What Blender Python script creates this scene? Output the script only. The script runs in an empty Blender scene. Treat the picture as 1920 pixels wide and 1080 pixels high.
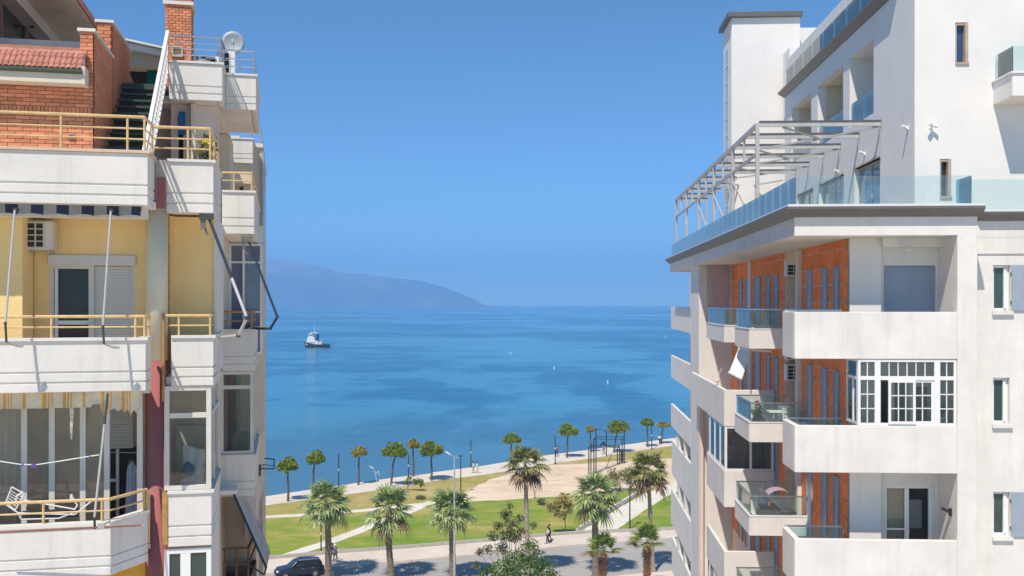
import bpy, bmesh, math, random
from mathutils import Vector, Matrix
R_ = math.radians
random.seed(11)
S = bpy.context.scene
COL = S.collection

# ------------------------------------------------------------------ camera
FPX, CX, CY, EYE = 1900.0, 960.0, 568.0, 25.0      # lens in photo pixels, principal column, eye-level row, eye height (m)
cd = bpy.data.cameras.new('camera')
cam = bpy.data.objects.new('camera', cd)
COL.objects.link(cam)
cam.location = (0, 0, EYE)
cam.rotation_euler = (R_(90), 0, 0)
cd.sensor_width = 36.0
cd.lens = 36.0 * FPX / 1920.0
cd.shift_y = (CY - 540.0) / 1920.0
cd.clip_start = 0.5
cd.clip_end = 60000
S.camera = cam

# ------------------------------------------------------------------ sky, sun, exposure
SUN_EL, SUN_AZ = 56.0, 24.0                          # sun behind the camera, SUN_AZ degrees to the left
w = bpy.data.worlds.new('World'); S.world = w; w.use_nodes = True
nt = w.node_tree; nt.nodes.clear()
sky = nt.nodes.new('ShaderNodeTexSky'); sky.sky_type = 'NISHITA'; sky.sun_disc = False
sky.sun_elevation = R_(SUN_EL); sky.sun_rotation = R_(180 + SUN_AZ)
sky.altitude = 0; sky.air_density = 0.6; sky.dust_density = 0.0; sky.ozone_density = 10.0
bg = nt.nodes.new('ShaderNodeBackground'); bg.inputs[1].default_value = 0.132
out = nt.nodes.new('ShaderNodeOutputWorld')
tint = nt.nodes.new('ShaderNodeMix'); tint.data_type = 'RGBA'; tint.blend_type = 'MULTIPLY'; tint.inputs[0].default_value = 1.0; tint.inputs[7].default_value = (.84, 1.0, .92, 1)
nt.links.new(sky.outputs[0], tint.inputs[6]); nt.links.new(tint.outputs[2], bg.inputs[0]); nt.links.new(bg.outputs[0], out.inputs[0])
sl = bpy.data.lights.new('sun', 'SUN'); sl.energy = 4.1; sl.angle = R_(0.53); sl.color = (1.0, 0.905, 0.78)
so = bpy.data.objects.new('sun', sl); COL.objects.link(so)
sdir = Vector((-math.sin(R_(SUN_AZ)) * math.cos(R_(SUN_EL)), -math.cos(R_(SUN_AZ)) * math.cos(R_(SUN_EL)), math.sin(R_(SUN_EL))))
so.rotation_euler = sdir.to_track_quat('Z', 'Y').to_euler()
so.location = (-20, -40, 80)
S.view_settings.view_transform = 'Standard'; S.view_settings.look = 'None'
S.view_settings.exposure = 0.32; S.view_settings.gamma = 1.0
S.view_settings.use_curve_mapping = False
S.cycles.volume_bounces = 1
S.cycles.transparent_max_bounces = 24
S.cycles.max_bounces = 8

# ------------------------------------------------------------------ frames (each building has its own axes)
class Frame:
    def __init__(s, deg):
        s.t = R_(deg); s.c = math.cos(s.t); s.s = math.sin(s.t)
    def ray(s, px, py):
        a = (px - CX) / FPX; b = (CY - py) / FPX
        return (a * s.c + s.s, -a * s.s + s.c, b)
    def _k(s, d, k): return (d[0] * k, d[1] * k, EYE + d[2] * k)
    def Y(s, px, py, y): d = s.ray(px, py); return s._k(d, y / d[1])
    def X(s, px, py, x): d = s.ray(px, py); return s._k(d, x / d[0])
    def Z(s, px, py, z): d = s.ray(px, py); return s._k(d, (z - EYE) / d[2])
    def D(s, px, py, k): return s._k(s.ray(px, py), k)
    def W(s, p): return (p[0] * s.c - p[1] * s.s, p[0] * s.s + p[1] * s.c, p[2])
WF, LF, RF = Frame(0), Frame(12.75), Frame(-3.01)

# ------------------------------------------------------------------ mesh builder
class MB:
    def __init__(s): s.v = []; s.f = []; s.m = []; s.mi = 0
    def face(s, pts):
        n = len(s.v); s.v.extend(pts); s.f.append(tuple(range(n, n + len(pts)))); s.m.append(s.mi)
    def box(s, x0, x1, y0, y1, z0, z1):
        if x0 > x1: x0, x1 = x1, x0
        if y0 > y1: y0, y1 = y1, y0
        if z0 > z1: z0, z1 = z1, z0
        n = len(s.v)
        s.v += [(x0,y0,z0),(x1,y0,z0),(x1,y1,z0),(x0,y1,z0),(x0,y0,z1),(x1,y0,z1),(x1,y1,z1),(x0,y1,z1)]
        for f in ((0,3,2,1),(4,5,6,7),(0,1,5,4),(1,2,6,5),(2,3,7,6),(3,0,4,7)):
            s.f.append(tuple(n + i for i in f)); s.m.append(s.mi)
        return s
    def prism(s, poly, f3, a, b):
        """poly: list of 2-D points, f3(u,v,w)->xyz, extruded w=a..b"""
        n = len(s.v); k = len(poly)
        s.v += [f3(p[0], p[1], a) for p in poly] + [f3(p[0], p[1], b) for p in poly]
        s.f.append(tuple(n + i for i in range(k - 1, -1, -1))); s.f.append(tuple(n + k + i for i in range(k)))
        s.m += [s.mi] * 2
        for i in range(k):
            j = (i + 1) % k
            s.f.append((n + i, n + j, n + k + j, n + k + i)); s.m.append(s.mi)
        return s
    def tube(s, p, q, r, n=6, r2=None, cap=True):
        p = Vector(p); q = Vector(q); d = q - p
        if d.length < 1e-6: return s
        d.normalize()
        u = d.orthogonal().normalized(); v = d.cross(u)
        if r2 is None: r2 = r
        b = len(s.v)
        for c, rr in ((p, r), (q, r2)):
            for i in range(n):
                a = 2 * math.pi * (i + .5) / n
                s.v.append(tuple(c + u * (math.cos(a) * rr) + v * (math.sin(a) * rr)))
        for i in range(n):
            j = (i + 1) % n
            s.f.append((b + i, b + j, b + n + j, b + n + i)); s.m.append(s.mi)
        if cap:
            s.f.append(tuple(b + i for i in range(n - 1, -1, -1))); s.f.append(tuple(b + n + i for i in range(n)))
            s.m += [s.mi] * 2
        return s
    def path(s, pts, r, n=6):
        for a, b in zip(pts[:-1], pts[1:]): s.tube(a, b, r, n)
        return s
    def bar(s, p, q, wd, ht, up=(0, 0, 1)):
        p = Vector(p); q = Vector(q); d = (q - p).normalized()
        side = d.cross(Vector(up))
        if side.length < 1e-4: side = d.cross(Vector((1, 0, 0)))
        side.normalize(); u = side.cross(d)
        n = len(s.v)
        for c in (p, q):
            for a, b in ((-1,-1),(1,-1),(1,1),(-1,1)):
                s.v.append(tuple(c + side * (a * wd / 2) + u * (b * ht / 2)))
        for f in ((0,1,2,3),(4,7,6,5),(0,4,5,1),(1,5,6,2),(2,6,7,3),(3,7,4,0)):
            s.f.append(tuple(n + i for i in f)); s.m.append(s.mi)
        return s
    def lathe(s, prof, c=(0, 0, 0), n=10):
        b = len(s.v); k = len(prof)
        for r, z in prof:
            for i in range(n):
                a = 2 * math.pi * i / n
                s.v.append((c[0] + r * math.cos(a), c[1] + r * math.sin(a), c[2] + z))
        for j in range(k - 1):
            for i in range(n):
                i2 = (i + 1) % n
                s.f.append((b + j*n + i, b + j*n + i2, b + (j+1)*n + i2, b + (j+1)*n + i)); s.m.append(s.mi)
        s.f.append(tuple(b + i for i in range(n - 1, -1, -1))); s.f.append(tuple(b + (k-1)*n + i for i in range(n)))
        s.m += [s.mi] * 2
        return s
    def wall(s, us, vs, t0, t1, f3, holes=()):
        """wall with rectangular holes. us=(u0,u1), vs=(v0,v1), thickness t0 (front)..t1, f3(u,v,t)->xyz; holes (u0,u1,v0,v1)"""
        U = sorted(set([us[0], us[1]] + [h[i] for h in holes for i in (0, 1)]))
        V = sorted(set([vs[0], vs[1]] + [h[i] for h in holes for i in (2, 3)]))
        def solid(i, j):
            if not (0 <= i < len(U) - 1 and 0 <= j < len(V) - 1): return False
            a = (U[i] + U[i+1]) / 2; b = (V[j] + V[j+1]) / 2
            return not any(h[0] < a < h[1] and h[2] < b < h[3] for h in holes)
        for i in range(len(U) - 1):
            for j in range(len(V) - 1):
                if not solid(i, j): continue
                a, b, c, d = U[i], U[i+1], V[j], V[j+1]
                s.face([f3(a,c,t0), f3(b,c,t0), f3(b,d,t0), f3(a,d,t0)])
                s.face([f3(a,d,t1), f3(b,d,t1), f3(b,c,t1), f3(a,c,t1)])
                if not solid(i-1, j): s.face([f3(a,c,t0), f3(a,d,t0), f3(a,d,t1), f3(a,c,t1)])
                if not solid(i+1, j): s.face([f3(b,c,t0), f3(b,c,t1), f3(b,d,t1), f3(b,d,t0)])
                if not solid(i, j-1): s.face([f3(a,c,t0), f3(a,c,t1), f3(b,c,t1), f3(b,c,t0)])
                if not solid(i, j+1): s.face([f3(a,d,t0), f3(b,d,t0), f3(b,d,t1), f3(a,d,t1)])
        return s
    def sweep(s, path, prof):
        """2-D path in xy (open), prof [(out,z)] closed, out = to the right of travel"""
        k = len(prof); rings = []
        for i, p in enumerate(path):
            ds = []
            if i > 0: ds.append((Vector(path[i]) - Vector(path[i-1])).normalized())
            if i < len(path) - 1: ds.append((Vector(path[i+1]) - Vector(path[i])).normalized())
            nn = [Vector((d.y, -d.x)) for d in ds]
            m = nn[0] if len(nn) == 1 else (nn[0] + nn[1]) / (1 + nn[0].dot(nn[1]))
            rings.append([(p[0] + m.x * o, p[1] + m.y * o, z) for o, z in prof])
        b = len(s.v)
        for r in rings: s.v += r
        for i in range(len(rings) - 1):
            for j in range(k):
                j2 = (j + 1) % k
                s.f.append((b+i*k+j, b+(i+1)*k+j, b+(i+1)*k+j2, b+i*k+j2)); s.m.append(s.mi)
        s.f.append(tuple(b + j for j in range(k))); s.f.append(tuple(b + (len(rings)-1)*k + j for j in range(k-1,-1,-1)))
        s.m += [s.mi] * 2
        return s
    def mesh(s, name, mats, shift=(0, 0, 0), smooth=False):
        me = bpy.data.meshes.new(name)
        vs = s.v if shift == (0, 0, 0) else [(a[0]-shift[0], a[1]-shift[1], a[2]-shift[2]) for a in s.v]
        me.from_pydata(vs, [], s.f)
        if not isinstance(mats, (list, tuple)): mats = [mats]
        for m in mats: me.materials.append(m)
        if len(mats) > 1: me.polygons.foreach_set('material_index', s.m)
        bm = bmesh.new(); bm.from_mesh(me); bmesh.ops.recalc_face_normals(bm, faces=bm.faces); bm.to_mesh(me); bm.free()
        if smooth: me.polygons.foreach_set('use_smooth', [True] * len(me.polygons))
        me.update()
        return me

def link(name, me, parent=None, loc=(0, 0, 0), rot=(0, 0, 0), sc=None):
    o = bpy.data.objects.new(name, me); COL.objects.link(o)
    if parent is not None: o.parent = parent
    o.location = loc; o.rotation_euler = rot
    if sc: o.scale = sc
    return o

def bevel(o, wd=0.015, seg=1):
    m = o.modifiers.new('bevel', 'BEVEL'); m.width = wd; m.segments = seg; m.limit_method = 'ANGLE'; m.angle_limit = R_(50)
    return o

class T:
    """a thing: an Empty at its base; parts given in the frame's own coordinates (own=True: in coordinates about the base)"""
    def __init__(s, name, label, cat, base=(0, 0, 0), fr=WF, group=None, rz=0, own=False):
        s.o = bpy.data.objects.new(name, None); COL.objects.link(s.o)
        s.o.empty_display_size = 0.3
        s.o.location = fr.W(base); s.o.rotation_euler = (0, 0, fr.t + rz)
        s.o['label'] = label; s.o['category'] = cat
        if group: s.o['group'] = group
        s.off = (0, 0, 0) if own else (-base[0], -base[1], -base[2])
    def add(s, mb, name, mat, parent=None, smooth=False, bv=0, label=None, kind=None):
        me = mb.mesh(name, mat, smooth=smooth) if isinstance(mb, MB) else mb
        o = link(name, me, parent or s.o, (0, 0, 0) if parent else s.off)
        if bv: bevel(o, bv)
        if label: o['label'] = label
        if kind: o['kind'] = kind
        return o

def solo(mb, name, label, cat, mat, base, fr=WF, group=None, own=False, smooth=False, rz=0):
    me = mb.mesh(name, mat, (0, 0, 0) if own else base, smooth)
    o = link(name, me, None, fr.W(base), (0, 0, fr.t + rz))
    o['label'] = label; o['category'] = cat
    if group: o['group'] = group
    return o

def struct(name, mb, mat, kind='structure', smooth=False):
    o = link(name, mb.mesh(name, mat, smooth=smooth)); o['kind'] = kind
    return o

def copy_tree(o, parent=None):
    c = o.copy(); COL.objects.link(c); c.parent = parent
    for ch in list(o.children): copy_tree(ch, c)
    return c

# ------------------------------------------------------------------ materials
def nodes(name):
    m = bpy.data.materials.new(name); m.use_nodes = True
    n = m.node_tree.nodes; l = m.node_tree.links
    return m, n, l, n['Principled BSDF']
def nd(n, t, **kw):
    x = n.new(t)
    for k, v in kw.items():
        if hasattr(x, k): setattr(x, k, v)
        else: x.inputs[k.replace('_', ' ')].default_value = v
    return x
def c4(c): return (c[0], c[1], c[2], 1)
def sr(r, g, b):
    f = lambda v: (v / 255 / 12.92) if v / 255 <= .04045 else ((v / 255 + .055) / 1.055) ** 2.4
    return (f(r), f(g), f(b))

def plain(name, col, rough=.6, metal=0, spec=.5, var=.12, scale=3, bump=0, bscale=30, rnd=0):
    m, n, l, p = nodes(name)
    p.inputs['Roughness'].default_value = rough; p.inputs['Metallic'].default_value = metal
    p.inputs['Specular IOR Level'].default_value = spec
    tc = nd(n, 'ShaderNodeTexCoord')
    no = nd(n, 'ShaderNodeTexNoise', Scale=scale, Detail=5.0, Roughness=.6); l.new(tc.outputs['Object'], no.inputs['Vector'])
    hs = nd(n, 'ShaderNodeHueSaturation'); hs.inputs['Color'].default_value = c4(col)
    mr = nd(n, 'ShaderNodeMapRange'); mr.inputs[1].default_value = .3; mr.inputs[2].default_value = .7
    mr.inputs[3].default_value = 1 - var; mr.inputs[4].default_value = 1 + var
    l.new(no.outputs[0], mr.inputs[0])
    val = mr.outputs[0]
    if rnd:
        oi = nd(n, 'ShaderNodeObjectInfo')
        m2 = nd(n, 'ShaderNodeMapRange'); m2.inputs[3].default_value = 1 - rnd; m2.inputs[4].default_value = 1 + rnd
        l.new(oi.outputs['Random'], m2.inputs[0])
        mu = nd(n, 'ShaderNodeMath', operation='MULTIPLY'); l.new(val, mu.inputs[0]); l.new(m2.outputs[0], mu.inputs[1]); val = mu.outputs[0]
    l.new(val, hs.inputs['Value']); l.new(hs.outputs[0], p.inputs['Base Color'])
    if bump:
        nb = nd(n, 'ShaderNodeTexNoise', Scale=bscale, Detail=4.0); l.new(tc.outputs['Object'], nb.inputs['Vector'])
        b = nd(n, 'ShaderNodeBump', Strength=bump, Distance=.02); l.new(nb.outputs[0], b.inputs['Height']); l.new(b.outputs[0], p.inputs['Normal'])
    return m

def render_wall(name, col, dirt=(.33, .29, .22), amount=.35, rough=.85, bump=.25, mott=.07):
    """painted render / concrete: mottled, with rain streaks and grime spots"""
    m, n, l, p = nodes(name)
    p.inputs['Roughness'].default_value = rough; p.inputs['Specular IOR Level'].default_value = .15
    tc = nd(n, 'ShaderNodeTexCoord')
    n1 = nd(n, 'ShaderNodeTexNoise', Scale=.9, Detail=6.0, Roughness=.65); l.new(tc.outputs['Object'], n1.inputs['Vector'])
    mr = nd(n, 'ShaderNodeMapRange'); mr.inputs[1].default_value = .3; mr.inputs[2].default_value = .7
    mr.inputs[3].default_value = 1 - mott; mr.inputs[4].default_value = 1 + mott * .5
    l.new(n1.outputs[0], mr.inputs[0])
    hs = nd(n, 'ShaderNodeHueSaturation'); hs.inputs['Color'].default_value = c4(col); l.new(mr.outputs[0], hs.inputs['Value'])
    mp = nd(n, 'ShaderNodeMapping'); mp.inputs['Scale'].default_value = (2.6, 2.6, .22); l.new(tc.outputs['Object'], mp.inputs['Vector'])
    n2 = nd(n, 'ShaderNodeTexNoise', Scale=1.6, Detail=7.0, Roughness=.7); l.new(mp.outputs[0], n2.inputs['Vector'])
    r2 = nd(n, 'ShaderNodeMapRange'); r2.inputs[1].default_value = .52; r2.inputs[2].default_value = .8; r2.inputs[4].default_value = amount
    l.new(n2.outputs[0], r2.inputs[0])
    n3 = nd(n, 'ShaderNodeTexNoise', Scale=5.0, Detail=8.0, Roughness=.75); l.new(tc.outputs['Object'], n3.inputs['Vector'])
    r3 = nd(n, 'ShaderNodeMapRange'); r3.inputs[1].default_value = .62; r3.inputs[2].default_value = .78; r3.inputs[4].default_value = amount * .9
    l.new(n3.outputs[0], r3.inputs[0])
    mx = nd(n, 'ShaderNodeMath', operation='MAXIMUM'); l.new(r2.outputs[0], mx.inputs[0]); l.new(r3.outputs[0], mx.inputs[1])
    mi = nd(n, 'ShaderNodeMix', data_type='RGBA'); l.new(mx.outputs[0], mi.inputs[0]); l.new(hs.outputs[0], mi.inputs[6]); mi.inputs[7].default_value = c4(dirt)
    l.new(mi.outputs[2], p.inputs['Base Color'])
    n4 = nd(n, 'ShaderNodeTexNoise', Scale=.75, Detail=2.0); l.new(tc.outputs['Object'], n4.inputs['Vector'])   # patched repaint areas
    r4 = nd(n, 'ShaderNodeMapRange'); r4.inputs[1].default_value = .48; r4.inputs[2].default_value = .60; r4.inputs[3].default_value = 1.0; r4.inputs[4].default_value = 1 - mott * .45
    l.new(n4.outputs[0], r4.inputs[0])
    m4 = nd(n, 'ShaderNodeMath', operation='MULTIPLY'); l.new(mr.outputs[0], m4.inputs[0]); l.new(r4.outputs[0], m4.inputs[1]); l.new(m4.outputs[0], hs.inputs['Value'])
    nb = nd(n, 'ShaderNodeTexNoise', Scale=22.0, Detail=6.0); l.new(tc.outputs['Object'], nb.inputs['Vector'])
    b = nd(n, 'ShaderNodeBump', Strength=bump, Distance=.015); l.new(nb.outputs[0], b.inputs['Height']); l.new(b.outputs[0], p.inputs['Normal'])
    return m

def glass(name, tint, refl=1.0, ior=1.5, dust=.0, milk=(.8, .85, .85)):
    m, n, l, p = nodes(name)
    n.remove(p)
    o = n['Material Output']
    tr = nd(n, 'ShaderNodeBsdfTransparent'); tr.inputs[0].default_value = c4(tint)
    gl = nd(n, 'ShaderNodeBsdfGlossy'); gl.inputs['Roughness'].default_value = .02; gl.inputs[0].default_value = (refl, refl, refl, 1)
    fr = nd(n, 'ShaderNodeFresnel'); fr.inputs[0].default_value = ior
    mx = nd(n, 'ShaderNodeMixShader'); l.new(fr.outputs[0], mx.inputs[0]); l.new(tr.outputs[0], mx.inputs[1]); l.new(gl.outputs[0], mx.inputs[2])
    last = mx
    if dust:
        df = nd(n, 'ShaderNodeBsdfDiffuse'); df.inputs[0].default_value = c4(milk)
        tc = nd(n, 'ShaderNodeTexCoord'); no = nd(n, 'ShaderNodeTexNoise', Scale=2.5, Detail=4.0); l.new(tc.outputs['Object'], no.inputs['Vector'])
        mr = nd(n, 'ShaderNodeMapRange'); mr.inputs[1].default_value = .3; mr.inputs[2].default_value = .7; mr.inputs[3].default_value = dust * .6; mr.inputs[4].default_value = dust * 1.4
        l.new(no.outputs[0], mr.inputs[0])
        m2 = nd(n, 'ShaderNodeMixShader'); l.new(mr.outputs[0], m2.inputs[0]); l.new(mx.outputs[0], m2.inputs[1]); l.new(df.outputs[0], m2.inputs[2]); last = m2
    l.new(last.outputs[0], o.inputs['Surface'])
    return m

def foliage(name, dark, mid, light, scale=.9, trans=.25, rough=.6):
    m, n, l, p = nodes(name)
    p.inputs['Roughness'].default_value = rough; p.inputs['Specular IOR Level'].default_value = .12
    tc = nd(n, 'ShaderNodeTexCoord'); ge = nd(n, 'ShaderNodeNewGeometry')
    no = nd(n, 'ShaderNodeTexNoise', Scale=scale, Detail=4.0, Roughness=.7); l.new(tc.outputs['Object'], no.inputs['Vector'])
    ad = nd(n, 'ShaderNodeMath', operation='ADD')
    ra = nd(n, 'ShaderNodeMapRange'); ra.inputs[3].default_value = -.22; ra.inputs[4].default_value = .22
    l.new(ge.outputs['Random Per Island'], ra.inputs[0]); l.new(no.outputs[0], ad.inputs[0]); l.new(ra.outputs[0], ad.inputs[1])
    cr = nd(n, 'ShaderNodeValToRGB'); e = cr.color_ramp.elements
    e[0].position = .28; e[0].color = c4(dark); e[1].position = .74; e[1].color = c4(light)
    x = cr.color_ramp.elements.new(.5); x.color = c4(mid)
    l.new(ad.outputs[0], cr.inputs[0]); l.new(cr.outputs[0], p.inputs['Base Color'])
    tb = nd(n, 'ShaderNodeBsdfTranslucent'); l.new(cr.outputs[0], tb.inputs[0])
    mx = nd(n, 'ShaderNodeMixShader'); mx.inputs[0].default_value = trans
    l.new(p.outputs[0], mx.inputs[1]); l.new(tb.outputs[0], mx.inputs[2]); l.new(mx.outputs[0], n['Material Output'].inputs['Surface'])
    return m

WHITE = render_wall('white_render', (.76, .735, .70), amount=.22)
WHITE_CLEAN = render_wall('clean_white_render', (.80, .78, .75), dirt=(.5, .47, .42), amount=.14, mott=.04)
CONC = render_wall('concrete_white', (.765, .74, .70), amount=.25, bump=.4, mott=.10)
LWHITE = render_wall('old_white_paint', (.75, .725, .68), dirt=(.36, .31, .25), amount=.4, bump=.35)
CREAM = render_wall('cream_render', (.74, .66, .53), amount=.18)
PINKISH = render_wall('pinkish_render', (.74, .63, .56), amount=.2)
YELLOW = render_wall('yellow_render', (.97, .70, .32), dirt=(.5, .34, .14), amount=.25)
BEIGE_COL = render_wall('beige_column_paint', (.74, .68, .50), amount=.25)
RED_COL = render_wall('dark_red_paint', (.37, .13, .125), dirt=(.5, .3, .26), amount=.2)
MORTAR = plain('mortar', (.52, .24, .14), .9, bump=.3)
BRICK = plain('terracotta_brick', (.70, .28, .15), .85, spec=.15, var=.18, scale=6, bump=.4, bscale=25, rnd=.2)
BRICK_SHADE = BRICK
TILE = plain('roof_tile', (.50, .21, .16), .75, var=.25, scale=4, bump=.35, rnd=.18)
ORANGE = plain('orange_cladding', (.90, .255, .07), .7, spec=.15, var=.16, scale=2.2, bump=.2, bscale=14, rnd=.07)
JOINT = plain('pale_joint', (.85, .58, .42), .8)
MARBLE = render_wall('stained_stone', (.60, .50, .48), dirt=(.33, .15, .12), amount=.75, mott=.15)
SLATE = plain('dark_cornice_metal', (.135, .125, .12), .45, spec=.5, var=.1, scale=2)
BLUEGREY = plain('bluegrey_shutter', (.32, .38, .48), .5, var=.06)
GREYBLUE2 = plain('greyblue_panel', (.30, .36, .43), .5, var=.06)
PVC = plain('white_pvc', (.80, .80, .80), .35, var=.04)
PVC_OLD = plain('cream_pvc', (.66, .63, .57), .4, var=.08)
DARKPANE = plain('dark_window_glass', (.018, .026, .034), .04, spec=.7, var=.3, scale=.8)
GREENPANE = plain('greenish_window_glass', (.035, .065, .062), .05, spec=.7, var=.3, scale=.8)
BLUEPANE = plain('blue_window_glass', (.035, .075, .16), .04, spec=.9, var=.3, scale=.8)
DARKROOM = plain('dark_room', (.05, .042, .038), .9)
DIMROOM = plain('dim_room', (.76, .59, .45), .9, var=.2, scale=1.5)
GLASS = glass('balustrade_glass', (.88, .96, .95), 1.0, 1.5, dust=.055, milk=(.72, .84, .84))
GLASS2 = glass('balustrade_glass_teal', (.74, .90, .91), 1.0, 1.5, dust=.13, milk=(.60, .78, .80))
WGLASS = glass('window_glass', (.94, .94, .92), 1.0, 1.5, dust=.03, milk=(.45, .43, .4))
GALV = plain('galvanised_steel', (.50, .50, .49), .5, metal=.35, var=.12, scale=5)
STEEL = plain('stainless_steel', (.62, .63, .64), .3, metal=.9, var=.08)
DKSTEEL = plain('dark_grey_metal', (.06, .065, .07), .5, metal=.3)
BLACKM = plain('black_metal', (.022, .024, .028), .5)
GOLD = plain('ochre_painted_rail', (.66, .46, .21), .45, var=.18, scale=8)
GOLD_OLD = plain('old_ochre_rail', (.42, .24, .08), .55, var=.25, scale=8)
BROWNW = plain('brown_timber', (.17, .075, .035), .6, var=.2, scale=6)
WHITEM = plain('white_metal', (.78, .78, .76), .4, var=.06)
GREENST = plain('dark_green_tread', (.035, .075, .06), .55, var=.2)
SOFFIT = plain('plaster_soffit', (.82, .77, .70), .9, var=.10, scale=1.3)
TERRAZZO = plain('floor_tile', (.42, .37, .31), .7, var=.1)
CLOTHW = plain('white_cloth', (.80, .80, .80), .9, var=.06)
# ------------------------------------------------------------------ ground, sea, hills
def ramp(n, l, src, stops):
    cr = nd(n, 'ShaderNodeValToRGB'); e = cr.color_ramp.elements
    e[0].position = stops[0][0]; e[0].color = c4(stops[0][1]); e[1].position = stops[-1][0]; e[1].color = c4(stops[-1][1])
    for p_, c_ in stops[1:-1]:
        x = cr.color_ramp.elements.new(p_); x.color = c4(c_)
    l.new(src, cr.inputs[0]); return cr
def ground_mat(name, stops, scale, fine, rough=.95, bump=.6, stretch=(1, 1, 1), dist=.06, mixf=.33):
    m, n, l, p = nodes(name); p.inputs['Roughness'].default_value = rough; p.inputs['Specular IOR Level'].default_value = .2
    tc = nd(n, 'ShaderNodeTexCoord'); mp = nd(n, 'ShaderNodeMapping'); mp.inputs['Scale'].default_value = stretch
    l.new(tc.outputs['Object'], mp.inputs['Vector'])
    a = nd(n, 'ShaderNodeTexNoise', Scale=scale, Detail=5.0, Roughness=.62); l.new(mp.outputs[0], a.inputs['Vector'])
    b = nd(n, 'ShaderNodeTexNoise', Scale=fine, Detail=4.0, Roughness=.7); l.new(mp.outputs[0], b.inputs['Vector'])
    mx = nd(n, 'ShaderNodeMix'); mx.inputs[0].default_value = mixf
    l.new(a.outputs[0], mx.inputs[2]); l.new(b.outputs[0], mx.inputs[3])
    cr = ramp(n, l, mx.outputs[0], stops); l.new(cr.outputs[0], p.inputs['Base Color'])
    bu = nd(n, 'ShaderNodeBump', Strength=bump, Distance=dist); l.new(b.outputs[0], bu.inputs['Height']); l.new(bu.outputs[0], p.inputs['Normal'])
    return m
GRASS = ground_mat('lawn_grass', [(.32, (.115, .205, .015)), (.44, (.185, .285, .03)), (.52, (.27, .31, .05)), (.58, (.41, .335, .09)), (.68, (.52, .39, .16))], .085, .42, stretch=(.8, 1.3, 1), mixf=.45)
GRASS2 = ground_mat('dry_grass', [(.30, (.22, .25, .04)), (.46, (.36, .32, .08)), (.58, (.50, .38, .17)), (.70, (.60, .46, .28))], .10, .5, mixf=.45)
SAND = ground_mat('sandy_soil', [(.30, (.44, .32, .20)), (.45, (.68, .53, .37)), (.60, (.80, .66, .48)), (.72, (.84, .73, .57))], .16, .55, stretch=(.7, 1.5, 1), mixf=.45)
PAVE = ground_mat('promenade_paving', [(.3, (.58, .51, .43)), (.5, (.70, .63, .54)), (.7, (.76, .69, .60))], .25, 2.5, bump=.2)
PATHM = ground_mat('gravel_path', [(.3, (.60, .55, .44)), (.5, (.74, .69, .58)), (.7, (.80, .76, .66))], .4, 3.0, bump=.3)
SIDEM = ground_mat('pavement_slabs', [(.3, (.58, .49, .41)), (.5, (.68, .59, .50)), (.7, (.74, .65, .56))], .3, 3.0, bump=.2)
ASPH = ground_mat('worn_asphalt', [(.3, (.32, .30, .28)), (.5, (.40, .38, .35)), (.7, (.46, .44, .41))], .12, 2.4, bump=.25, stretch=(.4, 1.6, 1))
KERB = plain('kerb_concrete', (.44, .41, .37), .9, var=.12)
ROADWHITE = plain('worn_road_paint', (.52, .52, .50), .8, var=.2, scale=1)
BOUNCE_GROUND = ground_mat('bounce_ground', [(.3, (.58, .48, .37)), (.5, (.66, .56, .44)), (.7, (.70, .60, .48))], .2, 1.4)  # paving tone set pale and warm to bounce fill light onto the facades

def G(px, py, z=0.0):
    p = WF.Z(px, py, z); return (p[0], p[1])
def ext(pts, a=120, b=160):
    """lengthen a ground line at both ends"""
    p0, p1, q0, q1 = Vector(pts[1]), Vector(pts[0]), Vector(pts[-2]), Vector(pts[-1])
    return [tuple(p1 + (p1 - p0).normalized() * a)] + list(pts) + [tuple(q1 + (q1 - q0).normalized() * b)]
def rough_line(pts, step=1.5, amp=.25):
    o = []
    for a, b in zip(pts[:-1], pts[1:]):
        a = Vector(a); b = Vector(b); k = max(1, int((b - a).length / step))
        nrm = Vector((-(b - a).y, (b - a).x)).normalized()
        for i in range(k):
            q = a.lerp(b, i / k); o.append(tuple(q + nrm * random.uniform(-amp, amp) * (1 if i else 0)))
    o.append(tuple(pts[-1])); return o
def sheet(name, poly, z0, z1, mat, kind='structure'):
    mb = MB(); mb.prism(poly, lambda u, v, t: (u, v, t), z0, z1)
    me = mb.mesh(name, mat)
    bm = bmesh.new(); bm.from_mesh(me); bmesh.ops.triangulate(bm, faces=[f for f in bm.faces if len(f.verts) > 4]); bm.to_mesh(me); bm.free()
    o = link(name, me); o['kind'] = kind; return o

SHORE = ext([G(*p) for p in ((484,934),(578,920),(640,911),(730,898),(805,888),(909,874),(1015,856),(1107,844),(1258,823))], 200, 260)
INNER = ext([G(*p) for p in ((484,951),(542,943),(650,928),(710,920.5),(831,900),(909,891),(943,885.5),(1041,870),(1109,860.7),(1198,846),(1257,837))], 200, 260)
PAVTOP = ext([G(*p) for p in ((547,1046),(638,1038),(725,1032),(909,1017),(1015,1007),(1094,1001.5),(1258,995))], 200, 260)
KERBL = ext([G(*p) for p in ((540,1073),(650,1063),(860,1044),(1020,1029.5),(1080,1023),(1258,1010))], 200, 260)
def shifted(line, d):
    o = []
    for i, p in enumerate(line):
        a = Vector(line[max(0, i-1)]); b = Vector(line[min(len(line)-1, i+1)]); t = (b - a).normalized()
        o.append((p[0] - t.y * d, p[1] + t.x * d))
    return o
NEARK = shifted(KERBL, -12.2)
sheet('ground', SHORE + [(420, -120), (-420, -120)], -2.0, -.02, BOUNCE_GROUND)
sheet('promenade', rough_line(INNER, 3, .12) + SHORE[::-1], -.5, .10, PAVE)
sheet('road', NEARK + KERBL[::-1], -.2, .004, ASPH)
sheet('pavement', KERBL + shifted(PAVTOP, -.36)[::-1], -.2, .13, SIDEM)
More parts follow.
